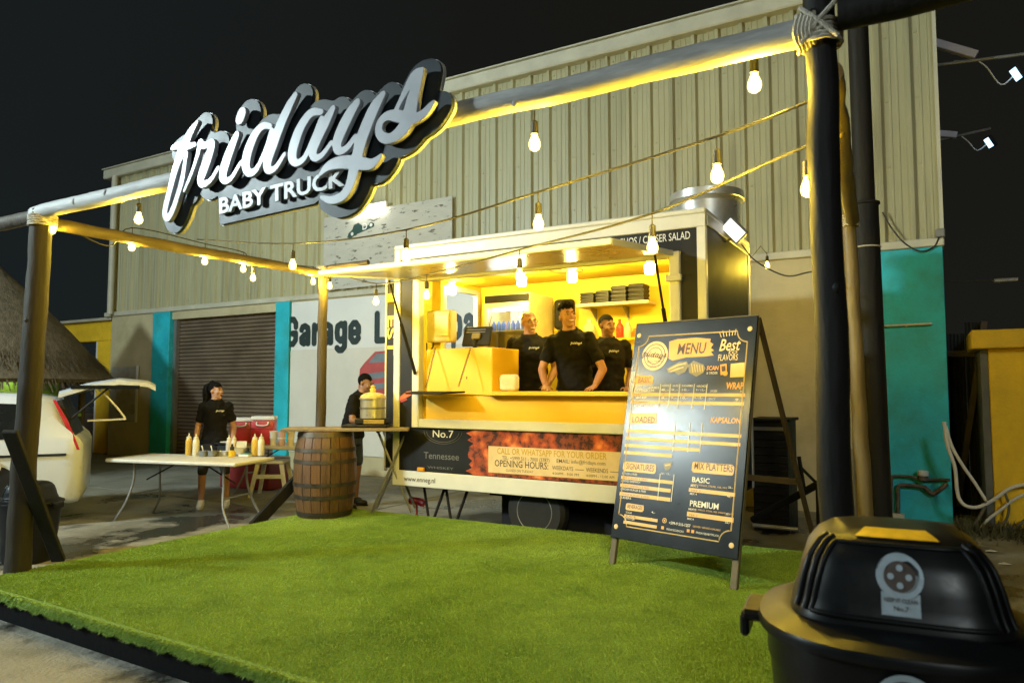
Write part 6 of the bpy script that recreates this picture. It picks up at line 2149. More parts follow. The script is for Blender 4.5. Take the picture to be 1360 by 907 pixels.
def person(label, loc, rz, H, lean=0.0, head=(0, 0, 0), arms=None, skin_c=(0.2, 0.1, 0.06), hair='short', bottom='trousers', smile=False, glasses=False,
           female=False, girth=1.0, stance=0.11, logo=True, sway=0.0, group=None, hand_n=None, curl=0.4):
    t_ = T('person', label, 'person', loc, rz, group=group)
    s = H / 1.75
    sk = skin('skin_%02d_%02d' % (int(skin_c[0] * 100), int(skin_c[1] * 1000)), skin_c)
    ZP = 0.95

    def tw(p):
        """bend of the upper body over the pelvis"""
        p = Vector(p)
        w = min(1.0, max(0.0, (p.z - 0.93) / 0.30))
        q = p - Vector((0, 0, ZP))
        M = Euler((lean * w, sway * w, 0)).to_matrix()
        return (M @ q + Vector((0, 0, ZP)))

    sw = 0.90 if female else 1.0
    rings = [(0.80, 0.145, 0.105), (0.88, 0.168 * (1.04 if female else 1), 0.120), (0.96, 0.165, 0.118), (1.06, (0.132 if female else 0.150) * girth, 0.105 * girth), (1.16, (0.132 if female else 0.155) * girth, 0.108 * girth),
             (1.27, 0.165 * sw * girth, 0.122 * girth), (1.36, 0.178 * sw * girth, 0.116 * girth), (1.415, 0.165 * sw, 0.098), (1.455, 0.115 * sw, 0.080), (1.485, 0.070, 0.065), (1.52, 0.058, 0.060), (1.57, 0.056, 0.060)]

    def torso(b, infl, z0, z1, n=24):
        rr = [r_ for r_ in rings if z0 <= r_[0] <= z1]
        vs, fs = [], []
        for z, rx, ry in rr:
            for k in range(n):
                a = 2 * math.pi * k / n
                vs.append(tw(((rx + infl) * math.cos(a), (ry + infl) * math.sin(a) + (0.012 if z > 1.3 else 0), z)))
        for i in range(len(rr) - 1):
            for k in range(n):
                a, c_ = i * n + k, i * n + (k + 1) % n
                fs.append((a, c_, c_ + n, a + n))
        fs.append(tuple(range(n - 1, -1, -1)))
        e = (len(rr) - 1) * n
        fs.append(tuple(e + k for k in range(n)))
        b.raw(vs, fs)

    sh = [tw((-0.178 * sw * (0.5 + girth / 2), 0.012, 1.405)), tw((0.178 * sw * (0.5 + girth / 2), 0.012, 1.405))]
    if arms is None:
        arms = [((-0.25, 0.03, 1.13), (-0.25, -0.07, 0.90)), ((0.25, 0.03, 1.13), (0.25, -0.07, 0.90))]
    hips = [Vector((-0.085, 0, 0.88)), Vector((0.085, 0, 0.88))]
    knees = [Vector((-stance, -0.015, 0.49)), Vector((stance, -0.015, 0.49))]
    ank = [Vector((-stance * 1.1, 0.02, 0.085)), Vector((stance * 1.1, 0.02, 0.085))]
    # ---- body, one continuous surface
    b = B()
    torso(b, 0.0, 0.8, 1.6)
    for i in (0, 1):
        el, wr = Vector(arms[i][0]), Vector(arms[i][1])
        b.capsule(sh[i] - Vector((0, 0, 0.012)), sh[i].lerp(el, 0.5), 0.048, 0.047)
        b.capsule(sh[i].lerp(el, 0.5), el, 0.049, 0.040)
        b.capsule(el, el.lerp(wr, 0.4), 0.041, 0.040)
        b.capsule(el.lerp(wr, 0.4), wr, 0.040, 0.026)
        dd = (wr - el).normalized()
        nn = Vector((0, -1, 0)) if hand_n is None else Vector(hand_n)
        dh = dd if hand_n is None else (Vector((dd.x * 0.6, -0.8, -0.15))).normalized()
        hand(b, wr, dh, nn if hand_n is not None else Vector((0.3 if i else -0.3, 0, 0)) * -1 + Vector((0, 0.4, 0)), curl, 0.95 if not female else 0.86, 1 if i == 0 else -1)
        b.capsule(hips[i], knees[i], 0.082, 0.055)
        b.capsule(knees[i], knees[i].lerp(ank[i], 0.35) + Vector((0, 0.012, 0)), 0.053, 0.052)
        b.capsule(knees[i].lerp(ank[i], 0.35) + Vector((0, 0.012, 0)), ank[i], 0.052, 0.036)
        b.capsule(ank[i], ank[i] + Vector((0, -0.13, -0.045)), 0.036, 0.030)
    hc = tw((0, 0.005, 1.615))
    Mh = Matrix.Translation(hc) @ Euler((0, 0, head[0])).to_matrix().to_4x4() @ Euler((head[1], head[2], 0)).to_matrix().to_4x4()
    wf_ = 0.93 if female else 1.0
    b.capsule(tw((0, 0.01, 1.50)), Mh @ Vector((0, 0.02, -0.04)), 0.054 * wf_, 0.052 * wf_)
    b.ell((0, 0.018, 0.032), (0.074 * wf_, 0.094, 0.088), 20, 14, Mh)
    b.ell((0, -0.032, -0.022), (0.061 * wf_, 0.064, 0.088), 20, 14, Mh)
    b.ell((0, -0.042, -0.078), (0.047 * wf_, 0.044, 0.034), 16, 10, Mh)
    b.ell((0, -0.080, -0.102), (0.021, 0.017, 0.015), 12, 8, Mh)
    b.capsule((0, -0.093, 0.008), (0, -0.112, -0.026), 0.008, 0.0125, 10, Mh)
    for sx in (-1, 1):
        b.ell((sx * 0.012, -0.104, -0.031), (0.009, 0.010, 0.008), 10, 6, Mh)
        b.ell((sx * 0.036 * wf_, -0.070, -0.030), (0.024, 0.022, 0.022), 12, 8, Mh)
        b.ell((sx * 0.030, -0.084, 0.024), (0.026, 0.012, 0.008), 12, 8, Mh)
        b.ell((sx * 0.076 * wf_, 0.008, -0.008), (0.010, 0.020, 0.031), 10, 8, Mh)
    b.ell((0, -0.090, -0.060), (0.028, 0.013, 0.016), 12, 8, Mh)
    b.v = [(p[0] * s, p[1] * s, p[2] * s) for p in b.v]
    body = part('body', remesh(b, 0.0075, 2), sk, t_)

    def S(bb):
        bb.v = [(p[0] * s, p[1] * s, p[2] * s) for p in bb.v]
        return bb

    # ---- face details
    for sx in (-1, 1):
        bb = B(); bb.ell((sx * 0.0295, -0.0850, 0.004), (0.0115, 0.008, 0.0055), 12, 8, Mh)
        ey = part('eye', S(bb), M_eye, t_)
        bb = B(); bb.ell((sx * 0.0295 + 0.002, -0.0915, 0.004), (0.0062, 0.004, 0.0056), 10, 6, Mh)
        part('iris', S(bb), M_iris, None, sub=ey)
        bb = B(); bb.tube([Mh @ Vector(q) for q in ((sx * 0.012, -0.0975, 0.025), (sx * 0.030, -0.0965, 0.031), (sx * 0.048, -0.082, 0.025))], [0.0030, 0.0042, 0.0022], 6)
        part('eyebrow', S(bb), M_hair, t_)
    bb = B()
    wl = 0.034 if smile else 0.025
    cz = 0.010 if smile else 0.0
    for dz, r_ in ((0.0065 if smile else 0.003, 0.0042), (-0.0085 if smile else -0.004, 0.005)):
        bb.tube([Mh @ Vector((x, -0.1035 + 9 * x * x, -0.062 + dz * (1 - (x / wl) ** 2) + cz * (abs(x) / wl) ** 2)) for x in np.linspace(-wl, wl, 9)], [r_ * (0.35 + 0.65 * (1 - (abs(x) / wl) ** 2)) for x in np.linspace(-wl, wl, 9)], 6)
    part('lips', S(bb), M_lip, t_)
    if smile:
        bb = B(); bb.tube([Mh @ Vector((x, -0.1025 + 9 * x * x, -0.0625 + cz * (abs(x) / wl) ** 2)) for x in np.linspace(-wl * 0.85, wl * 0.85, 9)], [0.0065 * (0.4 + 0.6 * (1 - (abs(x) / wl) ** 2)) for x in np.linspace(-wl, wl, 9)], 6)
        part('teeth', S(bb), M_teeth, t_)
    if glasses:
        bb = B()
        for sx in (-1, 1):
            bb.tube([Mh @ Vector((sx * 0.031 + 0.021 * math.cos(a), -0.104, 0.003 + 0.015 * math.sin(a))) for a in np.linspace(0, 2 * math.pi, 17)], 0.0018, 5, cap=False)
            bb.tube([Mh @ Vector(q) for q in ((sx * 0.051, -0.104, 0.008), (sx * 0.076, -0.06, 0.008), (sx * 0.08, 0.01, 0.004))], 0.0018, 5)
        bb.tube([Mh @ Vector(q) for q in ((-0.01, -0.104, 0.006), (0, -0.107, 0.009), (0.01, -0.104, 0.006))], 0.0018, 5)
        part('glasses', S(bb), M_frame, t_)
    # ---- hair
    bb = B()
    n, m_ = 28, 20
    gr = {'bald': 0.0015, 'short': 0.0035, 'curly': 0.005, 'pony': 0.010}[hair]
    vs, fs = [], []
    for i in range(m_ + 1):
        th = math.pi * i / m_
        for k in range(n):
            a = 2 * math.pi * k / n
            q = Vector((math.sin(th) * math.cos(a), math.sin(th) * math.sin(a), math.cos(th)))
            vs.append(Vector((q.x * (0.074 * wf_ + gr), 0.018 + q.y * (0.094 + gr), 0.032 + q.z * (0.088 + gr))))
    lim = {'bald': 0.062, 'short': 0.060, 'curly': 0.066, 'pony': 0.052}[hair]
    for i in range(m_):
        for k in range(n):
            f = (i * n + k, i * n + (k + 1) % n, (i + 1) * n + (k + 1) % n, (i + 1) * n + k)
            c_ = sum((vs[j] for j in f), Vector()) / 4
            edge = lim if c_.y < -0.03 else (lim + (-0.04 - lim) * min(1, (c_.y + 0.03) / 0.08))
            edge += 0.005 * math.sin(k * 2.9) + 0.004 * math.sin(k * 7.1 + i)
            if c_.z > edge:
                fs.append(f)
    o = len(bb.v)
    bb.raw([Mh @ v for v in vs], fs)
    if hair == 'curly':
        rs = random.Random(3)
        for k in range(210):
            a = rs.uniform(0, 6.28); th = rs.uniform(0, 1.05)
            q = Vector((math.sin(th) * math.cos(a) * 0.078, 0.008 + math.sin(th) * math.sin(a) * 0.100, 0.036 + math.cos(th) * 0.102))
            if q.y < -0.045 and q.z < 0.098:
                continue
            bb.ell(Mh @ q, (rs.uniform(0.010, 0.020), rs.uniform(0.010, 0.020), rs.uniform(0.014, 0.030)), 7, 5)
    if hair == 'pony':
        bb.ell(Mh @ Vector((0, 0.07, 0.112)), (0.038, 0.038, 0.036), 12, 8)
        rs = random.Random(5)
        for k in range(34):
            dx, dy = rs.uniform(-0.055, 0.055), rs.uniform(-0.02, 0.045)
            wob = rs.uniform(0, 6)
            pts = [Mh @ Vector((dx * 0.2, 0.085, 0.115)), Mh @ Vector((dx * 0.6 - 0.01, 0.125 + dy, 0.08))]
            for j in range(1, 8):
                t = j / 7
                pts.append(Mh @ Vector((dx - 0.012 + 0.010 * math.sin(t * 9 + wob), 0.135 + dy + 0.012 * math.sin(t * 11 + wob) - t * 0.02, 0.07 - t * 0.40)))
            bb.tube(pts, [0.012, 0.014] + [0.014 - 0.001 * j for j in range(1, 8)], 6)
    part('hair', S(bb), M_hair if hair != 'bald' else mat('shaved_hair', tuple(c * 0.45 for c in skin_c), rough=0.6), t_, 80)
    # ---- shirt
    bb = B()
    torso(bb, 0.022, 0.88, 1.487)
    for i in (0, 1):
        el = Vector(arms[i][0])
        e2 = sh[i].lerp(el, 0.66)
        bb.capsule(sh[i] + Vector((0, 0, -0.006)), e2, 0.067, 0.061)
    S(bb)
    me = remesh(bb, 0.011, 3, 'shirt')
    co = np.empty(len(me.vertices) * 3); me.vertices.foreach_get('co', co); co = co.reshape(-1, 3)
    nr = np.empty(len(me.vertices) * 3); me.vertices.foreach_get('normal', nr); nr = nr.reshape(-1, 3)
    disp = np.array([mnoise.noise(Vector((p[0] * 7 + p[2] * 5, p[1] * 7, p[2] * 11 - p[0] * 6))) + 0.6 * mnoise.noise(Vector((p[0] * 17, p[1] * 15, p[2] * 22))) for p in co]) * 0.014
    me.vertices.foreach_set('co', (co + nr * disp[:, None]).ravel()); me.update()
    shirt = part('shirt', me, M_shirt, t_)
    # collar and placket
    bb = B()
    for z, r_ in ((1.462, 0.088), (1.478, 0.080), (1.490, 0.074)):
        bb.tube([tw((r_ * 1.05 * math.cos(a), 0.004 + r_ * 0.92 * math.sin(a), z + 0.012 * math.sin(a))) for a in np.linspace(-math.pi / 2 + 0.25, 1.5 * math.pi - 0.25, 22)], 0.010, 6)
    part('collar', S(bb), M_shirt, None, 60, sub=shirt)
    if logo:
        tree = BVHTree.FromPolygons([v.co.copy() for v in me.vertices], [tuple(p.vertices) for p in me.polygons])
        bb = script_b(0.105 * s)
        ct = tw((0.078, 0, 1.335)) * s
        out = []
        for p in bb.v:
            oo = Vector((ct.x + p[0], -1.6, ct.z + p[2] + p[0] * 0.12))
            h_, nn_, _, _ = tree.ray_cast(oo, Vector((0, 1, 0)))
            y = (h_.y if h_ is not None else ct.y - 0.12) - 0.004
            out.append((oo.x, y, oo.z))
        bb.v = out
        part('shirt_logo', bb, M_inkw, None, 0, sub=shirt)
    # ---- lower clothes and shoes
    bb = B()
    torso(bb, 0.008, 0.80, 1.0)
    kl = {'trousers': 1.0, 'leggings': 0.98, 'shorts': 0.78}[bottom]
    for i in (0, 1):
        bb.capsule(hips[i], hips[i].lerp(knees[i], min(1, kl)), 0.092, 0.067 if bottom != 'shorts' else 0.080)
        if bottom == 'trousers':
            bb.capsule(knees[i], ank[i] + Vector((0, 0, 0.02)), 0.066, 0.055)
    part('trousers' if bottom == 'trousers' else 'shorts', remesh(S(bb), 0.012, 2, 'trousers'), M_denim if bottom == 'shorts' else M_pants, t_)
    for i in (0, 1):
        bb = B()
        a = ank[i]
        bb.capsule(a + Vector((0, 0.035, -0.038)), a + Vector((0, -0.14, -0.045)), 0.048, 0.040)
        bb.capsule(a + Vector((0, 0.02, 0.0)), a + Vector((0, -0.06, -0.018)), 0.048, 0.042)
        shoe = part('shoe', remesh(S(bb), 0.008, 2, 'shoe'), M_shoe if bottom == 'leggings' else M_black, t_)
        bb = ring_loft([[(a.x + 0.046 * math.cos(t) * (1 - 0.12 * math.sin(t)), a.y - 0.055 + 0.135 * math.sin(t), z) for t in np.linspace(0, 2 * math.pi, 25)[:-1]] for z in (0.002, 0.022)])
        part('sole', S(bb), M_sole if bottom == 'leggings' else M_black, None, sub=shoe)
    return t_


GP = 'staff at the serving hatch'
def stand(px_, ytop, Y):
    p = at(px_, ytop, Y=Y)
    return p


p = stand(704, 408.6, 7.05)
person('smiling man with glasses and shaved head in black polo, left in the hatch', (p.x, 7.05, IN), R(16), (p.z - IN) * 0.985, lean=R(4), head=(R(34), R(2), R(-4)), skin_c=(0.34, 0.165, 0.090), hair='bald', smile=True, glasses=True, girth=1.12,
       arms=[((-0.27, 0.02, 1.13), (-0.22, -0.14, 0.94)), ((0.27, 0.02, 1.13), (0.22, -0.14, 0.94))], group=GP)
p = stand(757, 408, 6.86)
person('smiling man with curly hair in black polo leaning on the counter between two others', (p.x + 0.03, 6.92, IN), R(14), 1.88, lean=R(14), head=(R(32), R(-8), R(-5)), skin_c=(0.36, 0.175, 0.095), hair='curly', smile=True,
       arms=[((-0.30, -0.16, 1.08), (-0.235, -0.275, 0.915)), ((0.30, -0.16, 1.08), (0.235, -0.265, 0.915))], group=GP, hand_n=(0, 0, -1), curl=0.15, sway=R(-4))
p = stand(806, 415, 7.25)
person('man with short hair in black polo looking right, right in the hatch', (p.x, 7.25, IN), R(20), (p.z - IN) * 0.995, lean=R(3), head=(R(38), R(4), R(0)), skin_c=(0.22, 0.105, 0.058), hair='short', girth=1.04,
       arms=[((-0.25, 0.05, 1.12), (-0.20, -0.14, 0.95)), ((0.25, 0.05, 1.12), (0.21, -0.12, 0.95))], group=GP)
p = at(292, 676, Z=0)
pw_ = Vector((p.x, p.y, 0)) + n1 * 0.12 - Rt * 0.17
person('woman with long black ponytail and white sneakers standing behind the front table', (pw_.x, pw_.y, 0), R(44), 1.66, lean=R(1), head=(R(52), R(-2), 0), skin_c=(0.38, 0.20, 0.12), hair='pony', bottom='leggings', female=True, stance=0.15,
       arms=[((-0.235, 0.06, 1.12), (-0.25, -0.02, 0.88)), ((0.235, 0.04, 1.12), (0.25, -0.10, 0.90))])
p = at(484, 674, Z=0)
person('person in dark shirt and denim shorts standing hunched behind the food warmer', (p.x - 0.06 - 0.12, p.y - 0.06, 0), R(100), 1.80, lean=R(17), head=(0, R(18), 0), skin_c=(0.25, 0.13, 0.075), hair='short', bottom='shorts', stance=0.12, logo=False,
       arms=[((-0.25, -0.16, 1.12), (-0.18, -0.40, 1.06)), ((0.25, -0.16, 1.12), (0.18, -0.40, 1.06))])
# ------------------------------------------------------------------ van with raised tailgate
M_car = mat('car_white', (0.58, 0.63, 0.70), rough=0.3, var=0.04, scale=1, coat=0.6)
M_cglass = mat('car_glass_dark', (0.012, 0.014, 0.015), rough=0.08, var=0.1)
M_tail = mat('tail_lamp', (0.42, 0.015, 0.015), rough=0.2, var=0.1)
v_c = at(104, 610, Z=0.75)
vrz = R(57)
van = T('parked_van', 'white parked people carrier with its tailgate raised beside the thatched hut', 'van', (v_c.x, v_c.y, 0), vrz)
VW = 1.66
YN = 0.0                       # near side at y=0, far side at y=VW; rear at x=0, front at x=-4.3


def xsec(x, zlo, zb, zt, inset_t, yin=0.0, n=7):
    """one cross-section of the body at x: rounded sill, belt and roof"""
    P = [(yin + 0.10, zlo), (yin + 0.02, zlo + 0.06), (yin, (zlo + zb) / 2), (yin + 0.01, zb), (yin + inset_t * 0.55, (zb + zt) / 2 + 0.05), (yin + inset_t, zt - 0.07), (yin + inset_t + 0.10, zt - 0.01)]
    Q = [(VW - y, z) for y, z in P[::-1]]
    return [(x, y, z) for y, z in P + Q]


secs = [xsec(-4.3, 0.35, 0.72, 0.80, 0.10, 0.14), xsec(-4.15, 0.24, 0.78, 0.92, 0.10, 0.05), xsec(-3.3, 0.22, 0.92, 1.03, 0.10), xsec(-2.75, 0.22, 0.94, 1.38, 0.20), xsec(-2.3, 0.22, 0.94, 1.50, 0.20), xsec(-1.2, 0.22, 0.94, 1.53, 0.20), xsec(-0.55, 0.23, 0.95, 1.51, 0.20),
        xsec(-0.30, 0.24, 0.96, 1.47, 0.21), xsec(-0.15, 0.25, 0.96, 1.18, 0.12), xsec(-0.06, 0.25, 0.95, 1.03, 0.05), xsec(0.0, 0.26, 0.90, 0.97, 0.05, 0.02), xsec(0.035, 0.30, 0.84, 0.90, 0.06, 0.07)]
body_v = part('body', ring_loft(secs), M_car, van, 48)
# side windows follow the slope of the glasshouse
def sidewin(x0, x1, zt0, zt1, zb_=1.0, near=True):
    b = B()
    def yy(z):
        t = (z - 0.95) / (1.50 - 0.95)
        return 0.012 + 0.18 * max(0, t) - 0.012
    pts = [(x0, zb_), (x1, zb_), (x1 - 0.10, zt1), (x0 - 0.02, zt0)]
    P = [(x, yy(z) if near else VW - yy(z), z) for x, z in pts]
    b.raw(P + [(q[0], q[1] + (0.02 if near else -0.02), q[2]) for q in P], [(0, 1, 2, 3), (7, 6, 5, 4), (0, 4, 5, 1), (1, 5, 6, 2), (2, 6, 7, 3), (3, 7, 4, 0)])
    return part('side_window', b, M_cglass, van, 0)


sidewin(-1.25, -0.42, 1.42, 1.38)
sidewin(-2.25, -1.33, 1.42, 1.42)
sidewin(-2.85, -2.32, 1.18, 1.41)
b = B(); b.bx(-1.25, -0.12, -0.012, 0.02, 0.80, 0.825, 0.004); part('slide_rail', b, M_black, van)
b = B(); b.bx(-2.3, -2.28, -0.006, 0.02, 0.35, 0.95); part('door_gap', b, M_black, van)
b = B(); b.bx(-1.27, -1.255, -0.006, 0.02, 0.35, 0.95); part('door_gap', b, M_black, van)
b = B(); b.lathe([(0.075, 0), (0.075, 0.006), (0.0, 0.008)], n=20); b.xf(Matrix.Translation((-0.80, -0.006, 0.70)) @ Euler((R(90), 0, 0)).to_matrix().to_4x4()); part('fuel_cap', b, mat('fuel_cap', (0.50, 0.51, 0.52), rough=0.4), van)
b = B(); b.prism([(-0.29, 0.17, 1.43), (-0.155, 0.085, 1.20), (-0.055, 0.012, 0.96), (-0.02, 0.02, 0.86), (-0.05, 0.06, 0.86), (-0.085, 0.06, 0.97), (-0.185, 0.13, 1.20)], (0.03, -0.012, 0.0)); part('tail_lamp', b, M_tail, van)
# rear opening: black panel put in for the shaded interior
b = B(); b.prism([(-0.02, 0.16, 0.80), (-0.02, VW - 0.16, 0.80), (-0.26, VW - 0.26, 1.42), (-0.26, 0.26, 1.42)], (0.045, 0, 0.012)); part('opening_shade', b, M_black, van)
# raised tailgate
b = B()
g0, g1 = Vector((-0.28, 0, 1.50)), Vector((0.80, 0, 1.62))
prof_t = [(-0.28, 1.50), (0.05, 1.60), (0.45, 1.66), (0.80, 1.63), (0.90, 1.58)]
rings_ = []
for x, z in prof_t:
    rings_.append([(x * 0.86, y, z + dz) for y, dz in ((0.22, 0.0), (0.3, 0.03), (VW - 0.3, 0.03), (VW - 0.22, 0.0), (VW - 0.22, -0.05), (0.22, -0.05))])
gate = part('tailgate', ring_loft(rings_), M_car, van, 30)
b = B(); b.prism([(-0.16, 0.30, 1.575), (0.42, 0.30, 1.694), (0.42, VW - 0.30, 1.694), (-0.16, VW - 0.30, 1.575)], (0, 0, 0.006)); part('tailgate_glass', b, M_cglass, None, 0, sub=gate)
b = B(); b.bx(-0.12, 0.60, 0.213, 0.2195, 1.555, 1.60); part('glass_edge', b, M_cglass, None, 0, sub=gate)
b = B(); b.cyl((-0.16, 0.24, 1.16), (0.30, 0.26, 1.60), 0.012, n=8); part('gas_strut', b, M_black, None, sub=gate)
b = B(); b.tube(spline([(0.12, 0.4, 1.60), (0.30, 0.4, 1.40), (0.44, 0.4, 1.21), (0.40, 0.4, 1.185), (0.05, 0.4, 1.175)], 5), 0.012, 8); part('loading_net_frame', b, M_white, None, sub=gate)
# wheels
for x in (-0.86, -3.45):
    Mw = Matrix.Translation((x, 0.10, 0.31)) @ Euler((R(90), 0, 0)).to_matrix().to_4x4()
    b = B(); b.lathe([(0.17, -0.09), (0.28, -0.09), (0.31, -0.06), (0.31, 0.06), (0.28, 0.085), (0.19, 0.085)], n=28, M=Mw); w_ = part('wheel', b, MATS['tyre_rubber'], van)
    b = B(); b.lathe([(0.0, 0.06), (0.05, 0.06), (0.16, 0.04), (0.19, 0.087)], n=28, M=Mw); part('rim', b, M_grey_metal, None, sub=w_)
    b = B(); b.lathe([(0.0, 0.102), (0.385, 0.102), (0.385, 0.09), (0.0, 0.09)], n=28, M=Mw @ Matrix.Translation((0, 0.03, 0))); b.v = [p for p in b.v]; part('wheel_arch', b, M_black, van)

# ------------------------------------------------------------------ thatched hut
hd = 12.6
hp = Fh * hd + Rt * ((-14 - 680) / FPX * hd)
hut = T('thatched_hut', 'round hut with a shaggy palm thatch roof and lime counter behind the van', 'hut', (hp.x, hp.y, 0))
ER, EZ, AZ = 1.95, 1.72, 3.75
b = B(); b.lathe([(0.05, AZ), (0.5, AZ - 0.42), (1.2, AZ - 1.15), (1.7, EZ + 0.30), (ER, EZ), (ER - 0.06, EZ - 0.06), (1.6, EZ + 0.22), (0.05, AZ - 0.2)], n=40); roof_h = part('roof', b, M_thatch, hut)
rs = np.random.default_rng(11)
bb = B()
vs, fs = [], []
for lay_, (t0, t1, cnt) in enumerate(((0.0, 0.35, 900), (0.2, 0.55, 1300), (0.4, 0.78, 1700), (0.62, 1.04, 3600))):
    for k in range(cnt):
        a = rs.uniform(0, 6.283)
        ta = rs.uniform(t0, t0 + (t1 - t0) * 0.5)
        tb = min(1.06, ta + rs.uniform(0.12, 0.24))
        w_ = rs.uniform(0.008, 0.026)
        def rp(t, aa, o):
            r_ = 0.05 + (ER - 0.05) * t
            z = AZ + (EZ - AZ) * (t ** 0.93)
            return Vector((r_ * math.cos(aa), r_ * math.sin(aa), z + o))
        da = rs.normal(0, 0.05)
        p0, p1 = rp(ta, a, 0.03), rp(tb, a + da, 0.05 + rs.uniform(-0.03, 0.05) - (rs.uniform(0.02, 0.26) if tb > 0.98 else 0))
        tv = Vector((-math.sin(a), math.cos(a), 0)) * w_
        o = len(vs)
        vs += [p0 - tv, p0 + tv, p1 + tv * 0.4, p1 - tv * 0.4]
        fs.append((o, o + 1, o + 2, o + 3))
bb.raw(vs, fs)
o = part('thatch', bb, M_thatch, None, None, kind='stuff', sub=roof_h)
M_lime = mat('lime_paint', (0.30, 0.52, 0.06), rough=0.6, var=0.1)
b = B(); b.lathe([(1.35, 0.0), (1.35, 1.05), (1.42, 1.05), (1.42, 1.10), (0.2, 1.10)], n=36); part('counter', b, M_lime, hut)
b = B()
for a in np.linspace(0.2, 1.5, 7):
    b.bx(0, 0, 0, 0, 0, 0) if False else None
b.lathe([(1.05, 1.1), (1.05, 1.95)], n=36); part('inner_wall', b, M_lime, hut)
for k in range(6):
    a = k * math.pi / 3 + 0.35
    b = B(); b.cyl((1.5 * math.cos(a), 1.5 * math.sin(a), 0), (1.5 * math.cos(a), 1.5 * math.sin(a), 2.1), 0.06, n=10); part('post', b, M_wood, hut)
a = math.atan2(-hp.y, -hp.x) + 0.25
lp = Vector((hp.x + 1.25 * math.cos(a), hp.y + 1.25 * math.sin(a), 1.78))
t_ = T('hut_lamp', 'small lamp glowing under the thatch eave of the hut', 'lamp', lp)
b = B(); b.lathe([(0.02, 0.06), (0.05, 0.03), (0.055, 0.0)], n=14); part('shade', b, M_white, t_)
b = B(); b.ell((0, 0, -0.01), (0.04, 0.04, 0.035), 12, 8); part('glass', b, glow('hut_glow', (0.95, 1.0, 0.75), 55), t_)

# ------------------------------------------------------------------ yellow annex left of the warehouse
an = T('yellow_annex', 'low yellow plastered annex with a dark opening left of the warehouse', 'building', (-18.4, 10.2, 0), world=True)
YA = 10.05
a0, a1, a2, a3 = at(84, 440, Y=YA).x, at(97, 440, Y=YA).x, at(129, 480, Y=YA).x, at(151, 480, Y=YA).x
zt, zb2 = at(120, 428, Y=YA).z, at(120, 454, Y=YA).z
b = B(); b.bx(a0, a3, YA, YA + 0.3, zb2, zt, 0.02); part('fascia', b, M_yellow_wall, an)
b = B(); b.bx(a2, a3 - 0.0, YA + 0.001, YA + 0.3, 0, zb2 - 0.001); part('wall', b, M_yellow_wall, an)
b = B(); b.bx(a0 - 0.05, a3, YA - 0.12, YA + 3.0, zt + 0.001, zt + 0.07, 0.01); part('roof', b, M_trim, an)
b = B(); b.bx(a2 - 0.10, a2 - 0.001, YA + 0.02, YA + 0.12, 0, zb2 - 0.001); part('door_post', b, M_white, an)
b = B(); b.bx(a0 - 3, a3, YA + 2.6, YA + 2.7, 0, zt); part('back_wall', b, mat('interior_shade', (0.05, 0.045, 0.035), rough=0.8), an)  # back wall coloured dark to give the opening its shade
b = B(); b.bx(a1 - 0.3, a2 - 0.1, YA + 0.05, YA + 0.5, 0, 0.95, 0.01); part('counter', b, M_wood_dark, an)

# ------------------------------------------------------------------ right edge: yellow wall block, dark fence, pipes, hoses, floodlights
yb = T('yellow_block', 'mustard yellow plastered block with a slab cap at the right edge', 'wall block', (2.0, 9.7, 0), world=True)
YB0 = 9.55
x0 = at(1318, 600, Y=YB0).x
zt = at(1330, 463, Y=YB0).z
zc = at(1330, 438, Y=YB0).z
b = B(); b.bx(x0, 4.5, YB0, YB0 + 1.3, 0, zt, 0.01); part('wall', b, M_yellow_wall, yb)
b = B(); b.bx(x0 - 0.16, 4.6, YB0 - 0.10, YB0 + 1.4, zt + 0.001, zc, 0.012); part('cap', b, M_yellow_wall, yb)
b = B(); b.bx(x0 - 0.075, x0 - 0.001, YB0 + 0.02, YB0 + 1.28, 0, zt - 0.001, 0.004); part('side_face', b, mat('side_grey', (0.12, 0.125, 0.11), rough=0.85, var=0.2), yb)  # left face coloured grey, darker than the yellow front
fe = T('sheet_fence', 'dark sheet metal fence in the gap beside the teal pilaster', 'fence', (0.5, 10.3, 0), world=True)
M_fence = mat('fence_sheet', (0.022, 0.026, 0.027), rough=0.6, var=0.35, scale=3, bump=0.15)
for k, (xa, xb, y, zt_) in enumerate(((0.22, 0.42, 10.60, 2.25), (0.425, 0.62, 10.56, 2.38), (0.625, 0.90, 10.62, 2.18))):
    b = B()
    n_ = 5
    for j in range(n_):
        w_ = (xb - xa) / n_
        b.prism([(xa + j * w_, y, 0), (xa + (j + 0.5) * w_, y - 0.02, 0), (xa + (j + 1) * w_, y, 0), (xa + (j + 1) * w_, y + 0.01, 0), (xa + j * w_, y + 0.01, 0)], (0, 0, zt_))
    part('sheet', b, M_fence, fe, 0)
b = B(); b.box((0.45, 10.45, 1.25), (0.07, 0.05, 2.3), 0.004, rot=(0, R(9), 0)); part('leaning_plank', b, M_wood_dark, fe)
b = B(); b.bx(0.22, 0.95, 10.42, 10.47, 1.95, 2.03, 0.004); part('rail', b, M_wood_dark, fe)

M_rust = mat('rusty_pipe', (0.075, 0.055, 0.035), rough=0.7, var=0.35, scale=20, bump=0.3, bscale=60, col2=(0.16, 0.14, 0.11), mixscale=9)
pp = T('water_pipes', 'old water pipes with a white capped meter low on the teal pilaster', 'pipes', at(1200, 690, Y=BY - 0.08), world=True)
YP = BY - 0.085


def px_tube(pts, r_, name, m, thing, Y=YP, n=10, sub_=3):
    b = B()
    b.tube([tuple(q) for q in spline([tuple(at(x, y, Y=Y)) for x, y in pts], sub_)], r_, n)
    return part(name, b, m, thing, 60)


